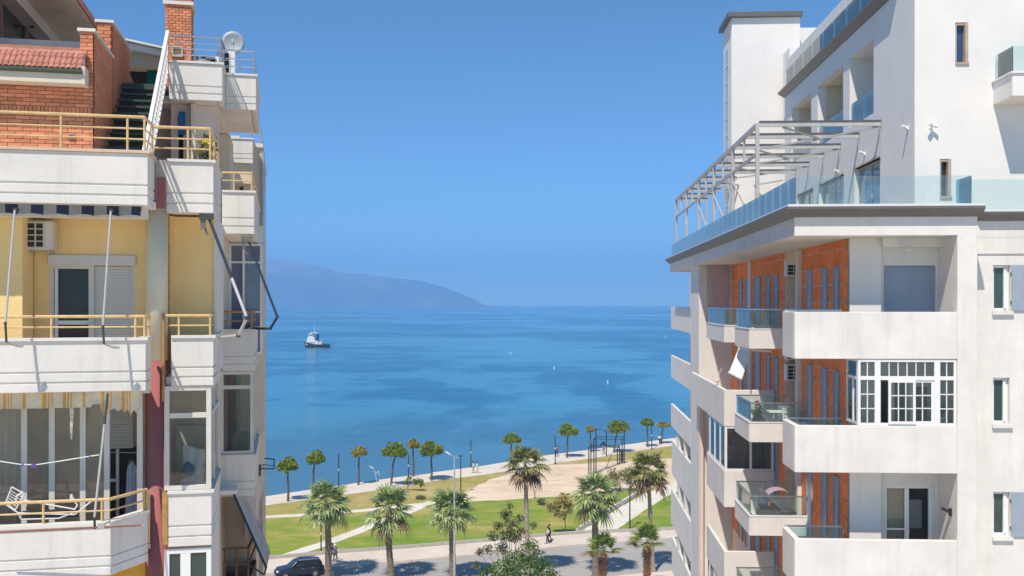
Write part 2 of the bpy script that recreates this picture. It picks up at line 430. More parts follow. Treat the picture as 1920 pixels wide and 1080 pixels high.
sheet('near_pavement', shifted(NEARK, -5.5) + NEARK[::-1], -.2, .13, SIDEM)
mb = MB()
lane = shifted(KERBL, -5.6)
for i in range(len(lane) - 1):
    a = Vector(lane[i]); b = Vector(lane[i+1]); L_ = (b - a).length; t = (b - a).normalized(); nn = Vector((-t.y, t.x)) * .07
    k = 0.0
    while k < L_:
        p = a + t * k; q = a + t * min(L_, k + 3.0)
        mb.face([(*(p - nn), .009), (*(q - nn), .009), (*(q + nn), .009), (*(p + nn), .009)]); k += 6.5
struct('lane_marking', mb, ROADWHITE)

# low boundary kerb wall between lawn and pavement
mb = MB(); wl = shifted(PAVTOP, -.33); wr = shifted(PAVTOP, .0)
mb.prism(wl + wr[::-1], lambda u, v, t: (u, v, t), -.2, .42)
struct('lawn_kerb_wall', mb, KERB)
# lawns, dry strip, sandy lot and paths
sheet('lawn', rough_line(shifted(PAVTOP, .02), 2, .02) + rough_line([G(1258,905), G(1050,931), G(977,935.5), G(894,940), G(821,940), G(803,946), G(682,958), G(561,967), G(482,971), G(300, 990)], 1.2, .3), -.1, .02, GRASS)
sheet('dry_lawn_strip', rough_line([G(300, 988), G(482,970), G(561,966), G(682,957), G(800,944), G(870,927), G(905,908), G(960,884)], 1.2, .3) + rough_line([G(943,885.5), G(909,891), G(831,900), G(710,920.5), G(650,928), G(542,943), G(484,951), G(300, 978)], 1.2, .12), -.1, .024, GRASS2)
sheet('sandy_lot', rough_line([G(822,940), G(875,921), G(925,897), G(1000,880), G(1041,872), G(1103,869), G(1183,862), G(1255,860), G(1400,850)], 1.2, .35) + rough_line([G(1400, 900), G(1258,911), G(1130,923), G(1050,931), G(977,935.5), G(894,940)], 1.2, .35), -.1, .028, SAND)
sheet('far_lawn_strip', rough_line([G(1041,872), G(1103,869), G(1183,862), G(1255,860), G(1400,850)], 1.5, .2) + rough_line([G(1400, 818), G(1257,837), G(1198,846), G(1109,860.7), G(1041,870)], 1.5, .1), -.1, .032, GRASS2)
def strip(name, pts, half, mat, z):
    c = [G(*p) for p in pts]; a = rough_line(shifted(c, half), 1.2, .1); b = rough_line(shifted(c, -half), 1.2, .1)
    return sheet(name, a + b[::-1], -.1, z, mat)
strip('garden_path', ((300,988),(482,970.5),(561,966.5),(682,957.5),(800,945),(830,938)), .75, PATHM, .040)
strip('diagonal_path', ((508,1052),(600,1023),(660,1001),(711,980),(770,958),(812,941)), .8, PATHM, .046)
strip('ramp_path', ((1093,1012),(1140,985),(1185,955),(1225,931),(1262,914),(1330,895)), 1.6, PATHM, .052)
mb = MB(); c = shifted([G(*p) for p in ((1094,1001),(1132,977),(1177,948),(1215,924))], .9)
mb.prism(c + shifted(c, -.3)[::-1], lambda u, v, t: (u, v, t), -.1, .55); struct('ramp_kerb_wall', mb, PAVE)

def water_mat():
    m, n, l, p = nodes('sea_water')
    tc = nd(n, 'ShaderNodeTexCoord')
    def noise(sx, sy, sc, det, rg=.6, off=0):
        mp = nd(n, 'ShaderNodeMapping'); mp.inputs['Scale'].default_value = (sx, sy, 1); mp.inputs['Location'].default_value = (off, off * .7, 0)
        l.new(tc.outputs['Object'], mp.inputs['Vector'])
        x = nd(n, 'ShaderNodeTexNoise', Scale=sc, Detail=det, Roughness=rg); l.new(mp.outputs[0], x.inputs['Vector']); return x
    near_ = noise(1.15, .5, .021, 5, .55, 3.1); far_ = noise(.55, .42, .0062, 6, .6, 14.4)          # wind patches, finer near the shore
    mid = noise(.5, 1.0, .03, 4, .6, 9)
    sep = nd(n, 'ShaderNodeSeparateXYZ'); l.new(tc.outputs['Object'], sep.inputs[0])
    fb = nd(n, 'ShaderNodeMapRange'); fb.inputs[1].default_value = 300; fb.inputs[2].default_value = 520; l.new(sep.outputs[1], fb.inputs[0])
    big = nd(n, 'ShaderNodeMix'); l.new(fb.outputs[0], big.inputs[0]); l.new(near_.outputs[0], big.inputs[2]); l.new(far_.outputs[0], big.inputs[3])
    a = nd(n, 'ShaderNodeMix'); a.inputs[0].default_value = .22; l.new(big.outputs[0], a.inputs[2]); l.new(mid.outputs[0], a.inputs[3])
    pat = ramp(n, l, a.outputs[0], [(.42, (0, 0, 0)), (.478, (.18, .18, .18)), (.522, (.82, .82, .82)), (.59, (1, 1, 1))])
    # the shallow shelf by the shore is greyer, open water deeper blue
    sh = nd(n, 'ShaderNodeMapRange'); sh.inputs[1].default_value = 130; sh.inputs[2].default_value = 260
    l.new(sep.outputs[1], sh.inputs[0])
    deep = nd(n, 'ShaderNodeMix', data_type='RGBA'); l.new(pat.outputs[0], deep.inputs[0])
    deep.inputs[6].default_value = c4((.0, .125, .262)); deep.inputs[7].default_value = c4((.03, .25, .40))
    col = nd(n, 'ShaderNodeMix', data_type='RGBA'); l.new(sh.outputs[0], col.inputs[0]); col.inputs[6].default_value = c4((.07, .185, .27)); l.new(deep.outputs[2], col.inputs[7])
    l.new(col.outputs[2], p.inputs['Base Color'])
    ro = nd(n, 'ShaderNodeMapRange'); ro.inputs[3].default_value = .22; ro.inputs[4].default_value = .12; l.new(pat.outputs[0], ro.inputs[0]); l.new(ro.outputs[0], p.inputs['Roughness'])
    p.inputs['IOR'].default_value = 1.33; p.inputs['Specular IOR Level'].default_value = .3
    w1 = noise(.35, 1.0, .55, 4, .6); w2 = noise(.25, 1.0, .12, 3, .55, 5)
    h = nd(n, 'ShaderNodeMath', operation='MULTIPLY_ADD'); h.inputs[1].default_value = 2.5; l.new(w2.outputs[0], h.inputs[0]); l.new(w1.outputs[0], h.inputs[2])
    b = nd(n, 'ShaderNodeBump', Strength=.55, Distance=.55); l.new(h.outputs[0], b.inputs['Height']); l.new(b.outputs[0], p.inputs['Normal'])
    return m
mb = MB(); mb.face([(-7000, 60, -.6), (7000, 60, -.6), (7000, 8000, -.6), (-7000, 8000, -.6)])
struct('sea', mb, water_mat())

# headland across the bay
def headland():
    prof = [(-900,440),(-300,455),(200,468),(497,483),(530,487),(560,492),(600,499),(640,510),(690,514),(720,519),(780,525),(830,538),(870,553),(895,564),(913,575)]
    from mathutils import noise as mn
    mb = MB(); NX, NY = 170, 34; YS, YR, YE = 6500., 7150., 7900.
    xs = [(-900 + (916 + 900) * i / NX) for i in range(NX + 1)]
    for i, px in enumerate(xs):
        for a, b in zip(prof[:-1], prof[1:]):
            if a[0] <= px <= b[0]: py = a[1] + (b[1] - a[1]) * (px - a[0]) / (b[0] - a[0]); break
        else: py = 575
        hz = max(0, (CY - py) / FPX * YR + EYE)
        for j in range(NY + 1):
            t = j / NY; y = YS + (YE - YS) * t
            x = (px - CX) / FPX * YR
            tr = (YR - YS) / (YE - YS)
            k = (t / tr) ** .8 if t < tr else max(0, 1 - (t - tr) / (1 - tr)) ** .7
            nn = mn.fractal(Vector((x * .0016, y * .0016, 2.2)), 1.0, 2.0, 5)
            nn2 = mn.fractal(Vector((x * .006, y * .006, 7.2)), 1.0, 2.0, 4)
            z = hz * k * (1 + .10 * nn * (1 - k * .75) * 2) + nn2 * 16 * k * (1 - k * .8)
            mb.v.append((x, y, z - 2 if k < .02 else z))
    for i in range(NX):
        for j in range(NY):
            a = i * (NY + 1) + j; mb.f.append((a, a + NY + 1, a + NY + 2, a + 1)); mb.m.append(0)
    mat = ground_mat('headland_scrub', [(.30, (.05, .07, .03)), (.46, (.10, .12, .06)), (.54, (.22, .20, .13)), (.64, (.55, .48, .38))], .0022, .011, bump=1.0, dist=30)
    n = mat.node_tree.nodes; l = mat.node_tree.links; p = n['Principled BSDF']     # bare limestone along the crest
    tc = nd(n, 'ShaderNodeTexCoord'); sx = nd(n, 'ShaderNodeSeparateXYZ'); l.new(tc.outputs['Object'], sx.inputs[0])
    zr = nd(n, 'ShaderNodeMapRange'); zr.inputs[1].default_value = 90; zr.inputs[2].default_value = 320; l.new(sx.outputs[2], zr.inputs[0])
    no = nd(n, 'ShaderNodeTexNoise', Scale=.006, Detail=6.0, Roughness=.7); l.new(tc.outputs['Object'], no.inputs['Vector'])
    ad = nd(n, 'ShaderNodeMath', operation='MULTIPLY'); l.new(zr.outputs[0], ad.inputs[0]); l.new(no.outputs[0], ad.inputs[1])
    f2 = nd(n, 'ShaderNodeMapRange'); f2.inputs[1].default_value = .22; f2.inputs[2].default_value = .42; l.new(ad.outputs[0], f2.inputs[0])
    mi = nd(n, 'ShaderNodeMix', data_type='RGBA'); l.new(f2.outputs[0], mi.inputs[0]); l.new(p.inputs['Base Color'].links[0].from_socket, mi.inputs[6]); mi.inputs[7].default_value = c4((.34, .31, .24)); l.new(mi.outputs[2], p.inputs['Base Color'])
    return struct('headland_hill', mb, mat, smooth=True)
headland()
mb = MB()
for i in range(46):
    px = random.uniform(728, 830); yy = 6480
    x = (px - CX) / FPX * yy; s_ = random.uniform(6, 16)
    mb.box(x, x + s_ * 1.6, yy, yy + 12, -.6, random.uniform(3, 8))
struct('far_shore_houses', mb, WHITE, kind='stuff')

# sea haze
hz = MB(); hz.box(-7400, 7400, -150, 8300, -4.0, 375)
HZ = link('haze', hz.mesh('haze', [])); HZ['kind'] = 'stuff'
hm = bpy.data.materials.new('sea_haze'); hm.use_nodes = True; hn = hm.node_tree.nodes; hn.remove(hn['Principled BSDF'])
pv = hn.new('ShaderNodeVolumePrincipled'); pv.inputs['Color'].default_value = (.31, .60, 1.0, 1); pv.inputs['Density'].default_value = 3.0e-4
pv.inputs['Anisotropy'].default_value = 0.0
hm.node_tree.links.new(pv.outputs[0], hn['Material Output'].inputs['Volume']); HZ.data.materials.append(hm)
# ------------------------------------------------------------------ trees and palms
PINE = foliage('pine_needles', (.06, .11, .012), (.20, .28, .03), (.40, .44, .065), 1.1)
PINE_DRY = foliage('dry_pine_needles', (.15, .15, .03), (.38, .35, .08), (.52, .42, .15), 1.2)
BARK = plain('grey_brown_bark', (.12, .09, .07), .9, var=.25, scale=5, bump=.5)
FROND = foliage('pale_palm_frond', (.11, .18, .05), (.30, .39, .15), (.56, .61, .32), 1.6, trans=.2, rough=.5)
FROND2 = foliage('olive_palm_frond', (.09, .12, .025), (.28, .29, .08), (.52, .45, .20), 1.4, trans=.2, rough=.5)
FROND3 = foliage('fresh_palm_frond', (.07, .12, .02), (.19, .28, .05), (.36, .43, .11), 1.4, trans=.25, rough=.5)
DEADF = foliage('dead_palm_frond', (.10, .06, .03), (.26, .18, .10), (.38, .29, .18), 1.5, trans=.1)
PTRUNK = plain('palm_trunk_bark', (.21, .165, .12), .9, var=.28, scale=4, bump=.7, bscale=12)
PTRUNK2 = plain('pale_palm_trunk', (.33, .28, .22), .9, var=.35, scale=6, bump=.7, bscale=14)
PTRUNKR = plain('red_brown_palm_trunk', (.24, .10, .05), .9, var=.3, scale=6, bump=.7)
LEAF = foliage('bush_leaf', (.03, .075, .012), (.10, .19, .03), (.22, .33, .07), 1.0)
LEAFG = foliage('greyish_leaf', (.08, .10, .04), (.18, .20, .085), (.29, .29, .14), 1.0)
LEAFA = foliage('autumn_leaf', (.16, .19, .03), (.40, .33, .10), (.56, .37, .19), .9)
LEAFF = foliage('flowering_shrub_leaf', (.12, .15, .03), (.32, .27, .10), (.55, .41, .27), .7)

def rvec():
    while True:
        v = Vector((random.uniform(-1, 1), random.uniform(-1, 1), random.uniform(-1, 1)))
        if .05 < v.length < 1: return v.normalized()
def leaf(mb, c, s, nrm, asp=.5):
    u = nrm.orthogonal().normalized(); a = random.uniform(0, 6.28)
    u = Matrix.Rotation(a, 3, nrm) @ u; v = nrm.cross(u)
    c = Vector(c)
    mb.face([tuple(c - u * s), tuple(c + v * s * asp), tuple(c + u * s), tuple(c - v * s * asp)])
def cloud(mb, lobes, n, size, shell=.55, up=.35, asp=.5):
    tot = sum(l[1][0] * l[1][1] for l in lobes)
    for (c, r) in lobes:
        k = int(n * r[0] * r[1] / tot)
        for _ in range(k):
            d = rvec(); rr = random.uniform(shell, 1.0) ** .7
            if random.random() < .12: rr *= random.uniform(1.02, 1.16)
            p = (c[0] + d.x * r[0] * rr, c[1] + d.y * r[1] * rr, c[2] + d.z * r[2] * rr)
            nr = (d * .5 + rvec() * .9 + Vector((0, 0, up))).normalized()
            leaf(mb, p, size * random.uniform(.6, 1.3), nr, asp)

def pine(px, py, cpx, cpy, wpx, hpx, label, dry=False, dpy=None):
    bx, by = G(px, py, .1)
    d = by; k = d / FPX
    topz = EYE + (CY - cpy) * k
    rx = wpx * k / 2; rz = max(.5, hpx * k / 2)
    ox = (cpx - px) * k
    t = T('pine_tree', label, 'tree', (bx, by, .1), WF, 'umbrella pines along the promenade', own=True)
    hc = topz - .1
    mb = MB(); pts = [(0, 0, -.05), (ox * .15 + .05, 0, hc * .3), (ox * .5 - .04, 0, hc * .62), (ox * .9, 0, hc - rz * .6)]
    rad = [.17, .14, .12, .09]
    for a, b, r1, r2 in zip(pts[:-1], pts[1:], rad[:-1], rad[1:]): mb.tube(a, b, r1, 7, r2)
    for i in range(7):
        a = i * .9 + random.random(); q = .5 + .35 * random.random()
        mb.tube(pts[-1], (ox + math.cos(a) * rx * q, math.sin(a) * rx * q, hc + random.uniform(-.3, .3) * rz), .055, 5, .02)
    t.add(mb, 'trunk', BARK)
    lob = []
    nl = 9
    for i in range(nl):
        a = i / nl * 6.28 + random.uniform(-.3, .3); q = rx * random.uniform(.45, .68)
        r = rx * random.uniform(.30, .44)
        lob.append(((ox + math.cos(a) * q, math.sin(a) * q, hc + rz * random.uniform(-.28, .05)), (r, r, rz * random.uniform(.42, .6))))
    for i in range(4):
        a = random.uniform(0, 6.28); q = rx * random.uniform(0, .35); r = rx * random.uniform(.34, .46)
        lob.append(((ox + math.cos(a) * q, math.sin(a) * q, hc + rz * random.uniform(.2, .5)), (r, r, rz * .55)))
    mb = MB(); cloud(mb, lob, 2600, .20, .35, .5, .35)
    t.add(mb, 'crown', PINE_DRY if dry else PINE)
    return t
pine(540,940,540,872,46,32, 'first umbrella pine from the left, beside the left apartment block')
pine(586,924,591,858,43,30, 'umbrella pine standing behind the left-hand palm crown, its trunk slightly leaning')
pine(672,909,674,847,38,22, 'small brownish umbrella pine alone between lamp pole and the bent pine', True)
pine(733,912,742,845,54,34, 'broad green umbrella pine with a curved leaning trunk on the promenade')
pine(775,893,775,832,27,22, 'thin brown-topped pine between two broad green pines', True)
pine(809,901,809,842,56,36, 'broadest umbrella pine with straight trunk and forked branches, left of the tall grey street lamp')
pine(957,867,960,823,38,24, 'small flat pine peeping out behind the tallest palm')
pine(1063,858,1066,807,43,28, 'green umbrella pine left of the black exercise frame')
pine(1108,848,1107,805,19,14, 'tiny yellowish pine right behind the exercise frame', True)
pine(1151,849,1160,801,45,30, 'bushy green pine behind the right side of the exercise frame')
pine(1214,838,1214,792,29,18, 'lopsided small pine beside the dark pole near the white building')
pine(1240,832,1244,797,30,12, 'flat-topped olive pine closest to the white building', True)

def fan_frond(droop, nseg=15, pet=1.0, rad=1.05, seed=0):
    """fan leaf growing along +X, lying in XY, tip drooping -Z"""
    rg = random.Random(seed); mb = MB()
    def bend(x): return -droop * (x / (pet + rad)) ** 2 * (pet + rad)
    K = 4
    for i in range(K):
        x0 = pet * i / K; x1 = pet * (i + 1) / K
        mb.face([(x0, -.025, bend(x0)), (x1, -.02, bend(x1)), (x1, .02, bend(x1)), (x0, .025, bend(x0))])
    for i in range(nseg):
        a = R_(-112 + 224 * i / (nseg - 1)) + rg.uniform(-.04, .04)
        L = rad * (1.0 - .22 * abs(a) / 2) * rg.uniform(.85, 1.08)
        wd = .075
        prev = None; dv = Vector((math.cos(a), math.sin(a))); nv = Vector((-dv.y, dv.x))
        st = ((0, .012), (.42, wd), (.75, wd * .7), (1.0, .006))
        ring = []
        for s_, ww in st:
            q = Vector((pet, 0)) + dv * (L * s_)
            zz = bend(max(0, q.x)) - abs(q.y) * .10 - (max(0, s_ - .45) ** 2) * L * (.7 + droop * .6) + .02 * rg.uniform(-1, 1)
            ring.append((tuple(q + nv * ww) + (zz,), tuple(q - nv * ww) + (zz,)))
        for r0, r1 in zip(ring[:-1], ring[1:]): mb.face([r0[0], r0[1], r1[1], r1[0]])
    return mb
FR_ME = {}
def frond_mesh(kind, mat):
    key = (kind, mat.name)
    if key not in FR_ME:
        dr = {'up': .12, 'mid': .38, 'low': .52}[kind.rstrip('0123456789')]
        FR_ME[key] = fan_frond(dr, seed=sum(map(ord, kind))).mesh('frond', mat)
    return FR_ME[key]
def palm(base, crown, scale, label, group, mat, tr=.27, tmat=PTRUNK, nf=36, dead=0, lean=0, spread=1.0, upb=0, boots=False):
    """base, crown: (x,y,z) world points"""
    b = Vector(base); c = Vector(crown) - b
    t = T('palm_tree', label, 'palm tree', base, WF, group, own=True)
    mb = MB(); n = 14; N = 10
    def cen(s_): return c * s_ + Vector((math.sin(s_ * 3.1) * lean, 0, 0))
    prof = []
    for i in range(n * 3 + 1):
        s_ = i / (n * 3); r = tr * (1.12 - .25 * s_) * (1 + (.05 if i % 3 == 0 else -.02)) * random.uniform(.97, 1.03)
        if s_ < .06: r *= 1.25 - s_ * 4
        prof.append((cen(s_), r))
    k0 = len(mb.v)
    for q, r in prof:
        for j in range(N):
            a = 6.2832 * j / N; mb.v.append((q.x + r * math.cos(a), q.y + r * math.sin(a), q.z))
    for i in range(len(prof) - 1):
        for j in range(N):
            j2 = (j + 1) % N; mb.f.append((k0+i*N+j, k0+i*N+j2, k0+(i+1)*N+j2, k0+(i+1)*N+j)); mb.m.append(0)
    t.add(mb, 'trunk', tmat)
    if boots:
        mb = MB()
        for i in range(150):
            s_ = .12 + .86 * i / 150; a = i * 2.4; q = cen(s_); r = tr * (1.1 - .2 * s_)
            o = Vector((math.cos(a), math.sin(a), 0)); p = q + o * r * .85
            mb.bar(p, p + o * .16 + Vector((0, 0, .16)), .13, .03)
        o_ = t.add(mb, 'leaf_base', plain('leaf_base_bark', (.42, .24, .13), .9, var=.3, scale=8)); o_['kind'] = 'stuff'
    top = c
    rg = random.Random(int(abs(base[0]) * 100))
    for i in range(nf):
        f = i / (nf - 1)
        el = 82 - 108 * (f ** 1.05) * spread + rg.uniform(-9, 9) + upb
        az = i * 137.5 + rg.uniform(-14, 14)
        kd = ('up' if el > 42 else 'mid' if el > -5 else 'low') + str(i % 2)
        fm = mat if f < 1 - dead else DEADF
        o = link('frond', frond_mesh(kd, fm), t.o, tuple(top + Vector((0, 0, .10 - .45 * f))), (rg.uniform(-.4, .4), -R_(el), R_(az)))
        s_ = scale * rg.uniform(.86, 1.12) * (1 if f > .1 else .85); o.scale = (s_, s_, s_)
    mb = MB()                                                  # skirt of old leaf stubs under the crown
    for i in range(70):
        a = rg.uniform(0, 6.28); p = top + Vector((math.cos(a) * tr * .8, math.sin(a) * tr * .8, -rg.uniform(.2, 1.0)))
        q = p + Vector((math.cos(a) * rg.uniform(.15, .4), math.sin(a) * rg.uniform(.15, .4), -rg.uniform(.1, .45)))
        mb.bar(p, q, .06, .02)
    o_ = t.add(mb, 'dead_leaf_skirt', DEADF); o_['kind'] = 'stuff'
    return t
def palm_at(px, py_crown, d, px_base=None, **kw):
    x0, y0, z0 = WF.D(px, py_crown, d); xb = ((px_base or px) - CX) / FPX * d
    return palm((xb, d, .05), (x0, y0, z0 + .1), **kw)
GP = 'fan palms along the near side of the road'
palm_at(612, 948, 91.5, 615, scale=1.28, label='pale fan palm in front of the dark car, leftmost of the row', group=GP, mat=FROND, tr=.29, nf=33, lean=.1)
palm_at(730, 957, 91.5, 735, scale=1.25, label='pale fan palm between the dark car and the grey street lamp', group=GP, mat=FROND, tr=.28, nf=29, lean=-.15, dead=.08)
palm_at(847, 957, 91.5, 849, scale=1.25, label='pale fan palm directly behind the tall grey street lamp', group=GP, mat=FROND, tr=.28, nf=36)
palm_at(985, 874, 92.0, 990, scale=1.12, label='tallest fan palm with brownish crown rising behind the big green bush', group=GP, mat=FROND2, tr=.20, tmat=PTRUNK2, nf=36, dead=.34)
palm_at(1115, 931, 92.5, 1117, scale=1.28, label='pale silvery fan palm right of the young autumn tree', group=GP, mat=FROND, tr=.30, nf=34, dead=.06)
palm_at(1215, 886, 94.0, 1225, scale=1.15, label='tall olive fan palm with thin trunk close to the white building', group=GP, mat=FROND2, tr=.19, tmat=PTRUNK2, nf=36, dead=.2)
GS = 'short fan palms at the near kerb'
palm_at(1131, 1036, 87.0, 1130, scale=.95, label='short palm with red-brown trunk before the silvery palm', group=GS, mat=FROND3, tr=.27, tmat=PTRUNKR, nf=18, spread=.62, upb=8, boots=True)
palm_at(1213, 1020, 88.0, 1213, scale=.92, label='short palm with red-brown trunk before the tall olive palm', group=GS, mat=FROND3, tr=.27, tmat=PTRUNKR, nf=18, spread=.62, upb=8, boots=True)

# broad-leaved trees and bushes
def bush_tree(name, label, cat, base, lobes, n, size, mat, stems, trunk_r=.07, bmat=BARK, asp=.5, shell=.3, group=None):
    t = T(name, label, cat, base, WF, group, own=True)
    mb = MB()
    for pts in stems:
        k = len(pts) - 1
        for i in range(k): mb.tube(pts[i], pts[i+1], trunk_r * (1 - .75 * i / k), 6, trunk_r * (1 - .75 * (i + 1) / k))
    t.add(mb, 'trunk', bmat)
    mb = MB(); cloud(mb, lobes, n, size, shell, .3, asp); t.add(mb, 'crown', mat)
    return t
def at(px, py, d): return WF.D(px, py, d)
bx, by = G(1062, 1003)
k = by / FPX
bush_tree('young_tree', 'young tree with reddish-yellow leaves and thin trunk on the lawn', 'tree', (bx, by, 0),
    [((-1.6*k*10, .2, 56*k), (13*k, .8, 10*k)), ((-5*k, -.3, 68*k), (16*k, .9, 12*k)), ((3*k, 0, 58*k), (12*k, .8, 12*k)), ((-24*k, .2, 48*k), (13*k, .7, 9*k)), ((-12*k, 0, 38*k), (12*k, .7, 8*k)), ((-34*k, 0, 56*k), (7*k, .5, 7*k)), ((5*k, 0, 45*k), (8*k, .6, 7*k))],
    1000, .17, LEAFA, [[(0,0,-.05), (-2*k,0,18*k), (-4*k,0,36*k), (-6*k,0,64*k)], [(-3*k,0,28*k), (-16*k,.1,42*k), (-26*k,.1,52*k)], [(-3*k,0,30*k), (4*k,0,46*k)]], .075, shell=.1)
bx, by = G(764, 921)
k = by / FPX
bush_tree('young_tree', 'small bright green sapling leaning right on the dry lawn below the pines', 'tree', (bx, by, 0),
    [((20*k, 0, 18*k), (12*k, .7, 6*k)), ((4*k, 0, 24*k), (6*k, .4, 4*k)), ((-2*k, 0, 18*k), (4*k, .4, 4*k)), ((27*k, 0, 12*k), (5*k, .4, 5*k))], 420, .16, LEAFA if False else PINE, [[(0,0,-.05), (1*k,0,9*k), (8*k,0,17*k), (24*k,0,18*k)], [(1*k,0,9*k), (-1*k,0,20*k)]], .06, shell=.1)
def shrub(px, py, wpx, hpx, label, mat, n=900, size=.16, group=None):
    bx, by = G(px, py); k = by / FPX
    lob = []
    for i in range(6):
        lob.append(((random.uniform(-.34, .34) * wpx * k, random.uniform(-.6, .6), hpx * k * random.uniform(.3, .62)), (wpx * k * .24, .9, hpx * k * .33)))
    return bush_tree('shrub', label, 'shrub', (bx, by, 0), lob, n, size, mat, [[(random.uniform(-.2,.2), 0, -.05), (random.uniform(-.5,.5), 0, hpx*k*.3), (random.uniform(-1,1), 0, hpx*k*.6)] for _ in range(4)], .04, shell=.2, group=group)
shrub(1163, 921, 62, 50, 'large brownish-green flowering shrub left of the tall olive palm', LEAFF, 1500)
shrub(1192, 895, 54, 26, 'low greenish shrub just below the exercise frame', LEAFG, 900)
shrub(1230, 910, 44, 34, 'brownish shrub hidden under the tall olive palm crown', LEAFF, 800)
shrub(1015, 945, 16, 12, 'low green shrub at the edge of the sandy lot', LEAFG, 200)
shrub(795, 936, 30, 8, 'flat dark shrub where the two light paths meet', LEAFG, 200)

# the big roadside bush and the wispy tree above it
def rel(px, py, d, b): p = WF.D(px, py, d); return (p[0]-b[0], p[1]-b[1], p[2]-b[2])
D0 = 72.0
b = (at(975, 1150, D0)[0], D0, .0)
lob = []
for px, py, r in ((990,1036,24),(965,1052,24),(1010,1052,22),(940,1065,22),(1025,1072,22),(985,1075,34),(915,1078,20),(955,1085,26),(1000,1020,13),(1030,1090,24),(900,1095,16)):
    c = rel(px, py, D0 + random.uniform(-.8, .8), b); q = r * D0 / FPX
    lob.append((c, (q, q, q * .9)))
lob.append(((0, 0, 1.8), (2.6, 2.2, 1.6))); lob.append(((0, 0, 3.2), (2.4, 2.0, 1.6)))
bush_tree('large_bush', 'large rounded green bush at the bottom centre, in front of the tallest palm', 'bush', b, lob, 9500, .105, LEAF,
    [[(0,0,-.05), (.2,0,1.5), rel(985,1040,D0,b)], [(0,0,0), (-.6,.1,1.5), rel(940,1062,D0,b)], [(0,0,0), (.7,.1,1.5), rel(1020,1062,D0,b)]], .10, shell=.35)
D1 = 74.0
b = (at(955, 1140, D1)[0], D1, 0)
lob = []; stems = []
for px, py, r in ((948,965,11),(960,985,12),(935,985,9),(975,972,8),(950,1005,13),(925,1005,10),(915,1030,9),(900,1035,8),(940,1028,12),(968,1008,10),(893,1060,8),(1000,985,7),(955,948,6),(978,995,8)):
    c = rel(px, py, D1 + random.uniform(-.6, .6), b); q = r * D1 / FPX
    lob.append((c, (q * 1.25, q * 1.25, q * 1.15)))
    stems.append([(0, 0, -.05), (random.uniform(-.25, .1), 0, 1.6), (c[0] * .35, c[1] * .4, c[2] * .62), (c[0], c[1], c[2])])
bush_tree('slender_tree', 'wispy grey-green tree with thin open branches above the large bush', 'tree', b, lob, 2300, .10, LEAFG, stems, .045, shell=.0)
# ------------------------------------------------------------------ street furniture, car, people, boat
LAMPW = plain('lamp_lens', (.75, .75, .70), .3)
def dark_pole(px, yt, yb, label, head='none', zb=.1, r=.075):
    bx, by = G(px, yb, zb); h = (yb - yt) * by / FPX
    t = T('lamp_post', label, 'lamp post', (bx, by, zb), WF, 'dark lamp posts in the seafront park', own=True)
    mb = MB(); mb.tube((0,0,-.05), (0,0,h*.45), r*1.15, 8, r); mb.tube((0,0,h*.45), (0,0,h), r*.95, 8, r*.9)
    t.add(mb, 'pole', BLACKM)
    mb = MB(); mb.box(-.16, .16, -.16, .16, -.02, .05); t.add(mb, 'base_plate', BLACKM)
    if head == 'disc':
        mb = MB(); mb.lathe([(.10, -.12), (.30, -.03), (.32, .03), (.08, .10)], (0, 0, h), 12); t.add(mb, 'lamp_head', DKSTEEL)
        mb = MB(); mb.lathe([(.12, -.2), (.16, -.12), (.12, -.1)], (0, 0, h), 10); t.add(mb, 'lens', LAMPW)
    else:
        mb = MB(); mb.lathe([(r*1.1, 0), (r*1.15, .55), (r*.7, .6)], (0, 0, h - .2), 10); t.add(mb, 'lamp_head', DKSTEEL)
        mb = MB(); mb.lathe([(r*1.2, 0), (r*1.2, .22)], (0, 0, h * .55), 8); t.add(mb, 'lens', LAMPW)
dark_pole(635, 857, 913, 'dark bare lamp post left of the small brownish pine')
dark_pole(766, 858, 894, 'dark lamp post under the overlapping crowns of two pines')
dark_pole(883, 828, 876, 'dark lamp post beside the two white-clad walkers')
dark_pole(1041, 820, 869, 'dark lamp post beside a lone walker in red, left of the round pine')
dark_pole(1222, 797, 842, 'dark lamp post beside the lopsided small pine')
dark_pole(864, 855, 926, 'dark lamp post with a flat disc head right of the tall grey street lamp', 'disc', .0)
dark_pole(602, 975, 1036, 'dark post standing in the lawn just left of the leftmost palm trunk', 'none', .0, .06)
dark_pole(1181, 905, 992, 'dark lamp post with pale disc head beside the ramp path', 'disc', .0, .075)
dark_pole(1003, 905, 934, 'short dark post behind the tallest palm at the sandy lot edge', 'none', .0, .05)

# tall grey street lamp by the road
bx, by = WF.D(852, 1080, 90.0)[:2]
t = T('street_lamp', 'tall pale grey street lamp with a bent arm, in front of a palm trunk', 'street lamp', (bx, by, .1), WF, None, own=True)
hz_ = EYE + (CY - 858) / FPX * 90 - .1
mb = MB(); mb.tube((0,0,0), (0,0,hz_*.5), .115, 10, .10); mb.tube((0,0,hz_*.5), (0,0,hz_), .085, 10, .06); t.add(mb, 'pole', GALV, smooth=False)
mb = MB(); mb.path([(0,0,hz_-.05), (-.25,0,hz_+.22), (-.45,0,hz_+.33)], .045, 8); mb.tube((0,0,hz_), (.35,0,hz_+.04), .03, 6); t.add(mb, 'arm', GALV)
mb = MB(); mb.bar((-.4,0,hz_+.30), (-.78,0,hz_+.55), .26, .09); o = t.add(mb, 'lamp_head', WHITEM)
mb = MB(); mb.bar((-.48,0,hz_+.31), (-.72,0,hz_+.47), .2, .03); t.add(mb, 'lens', LAMPW, o)
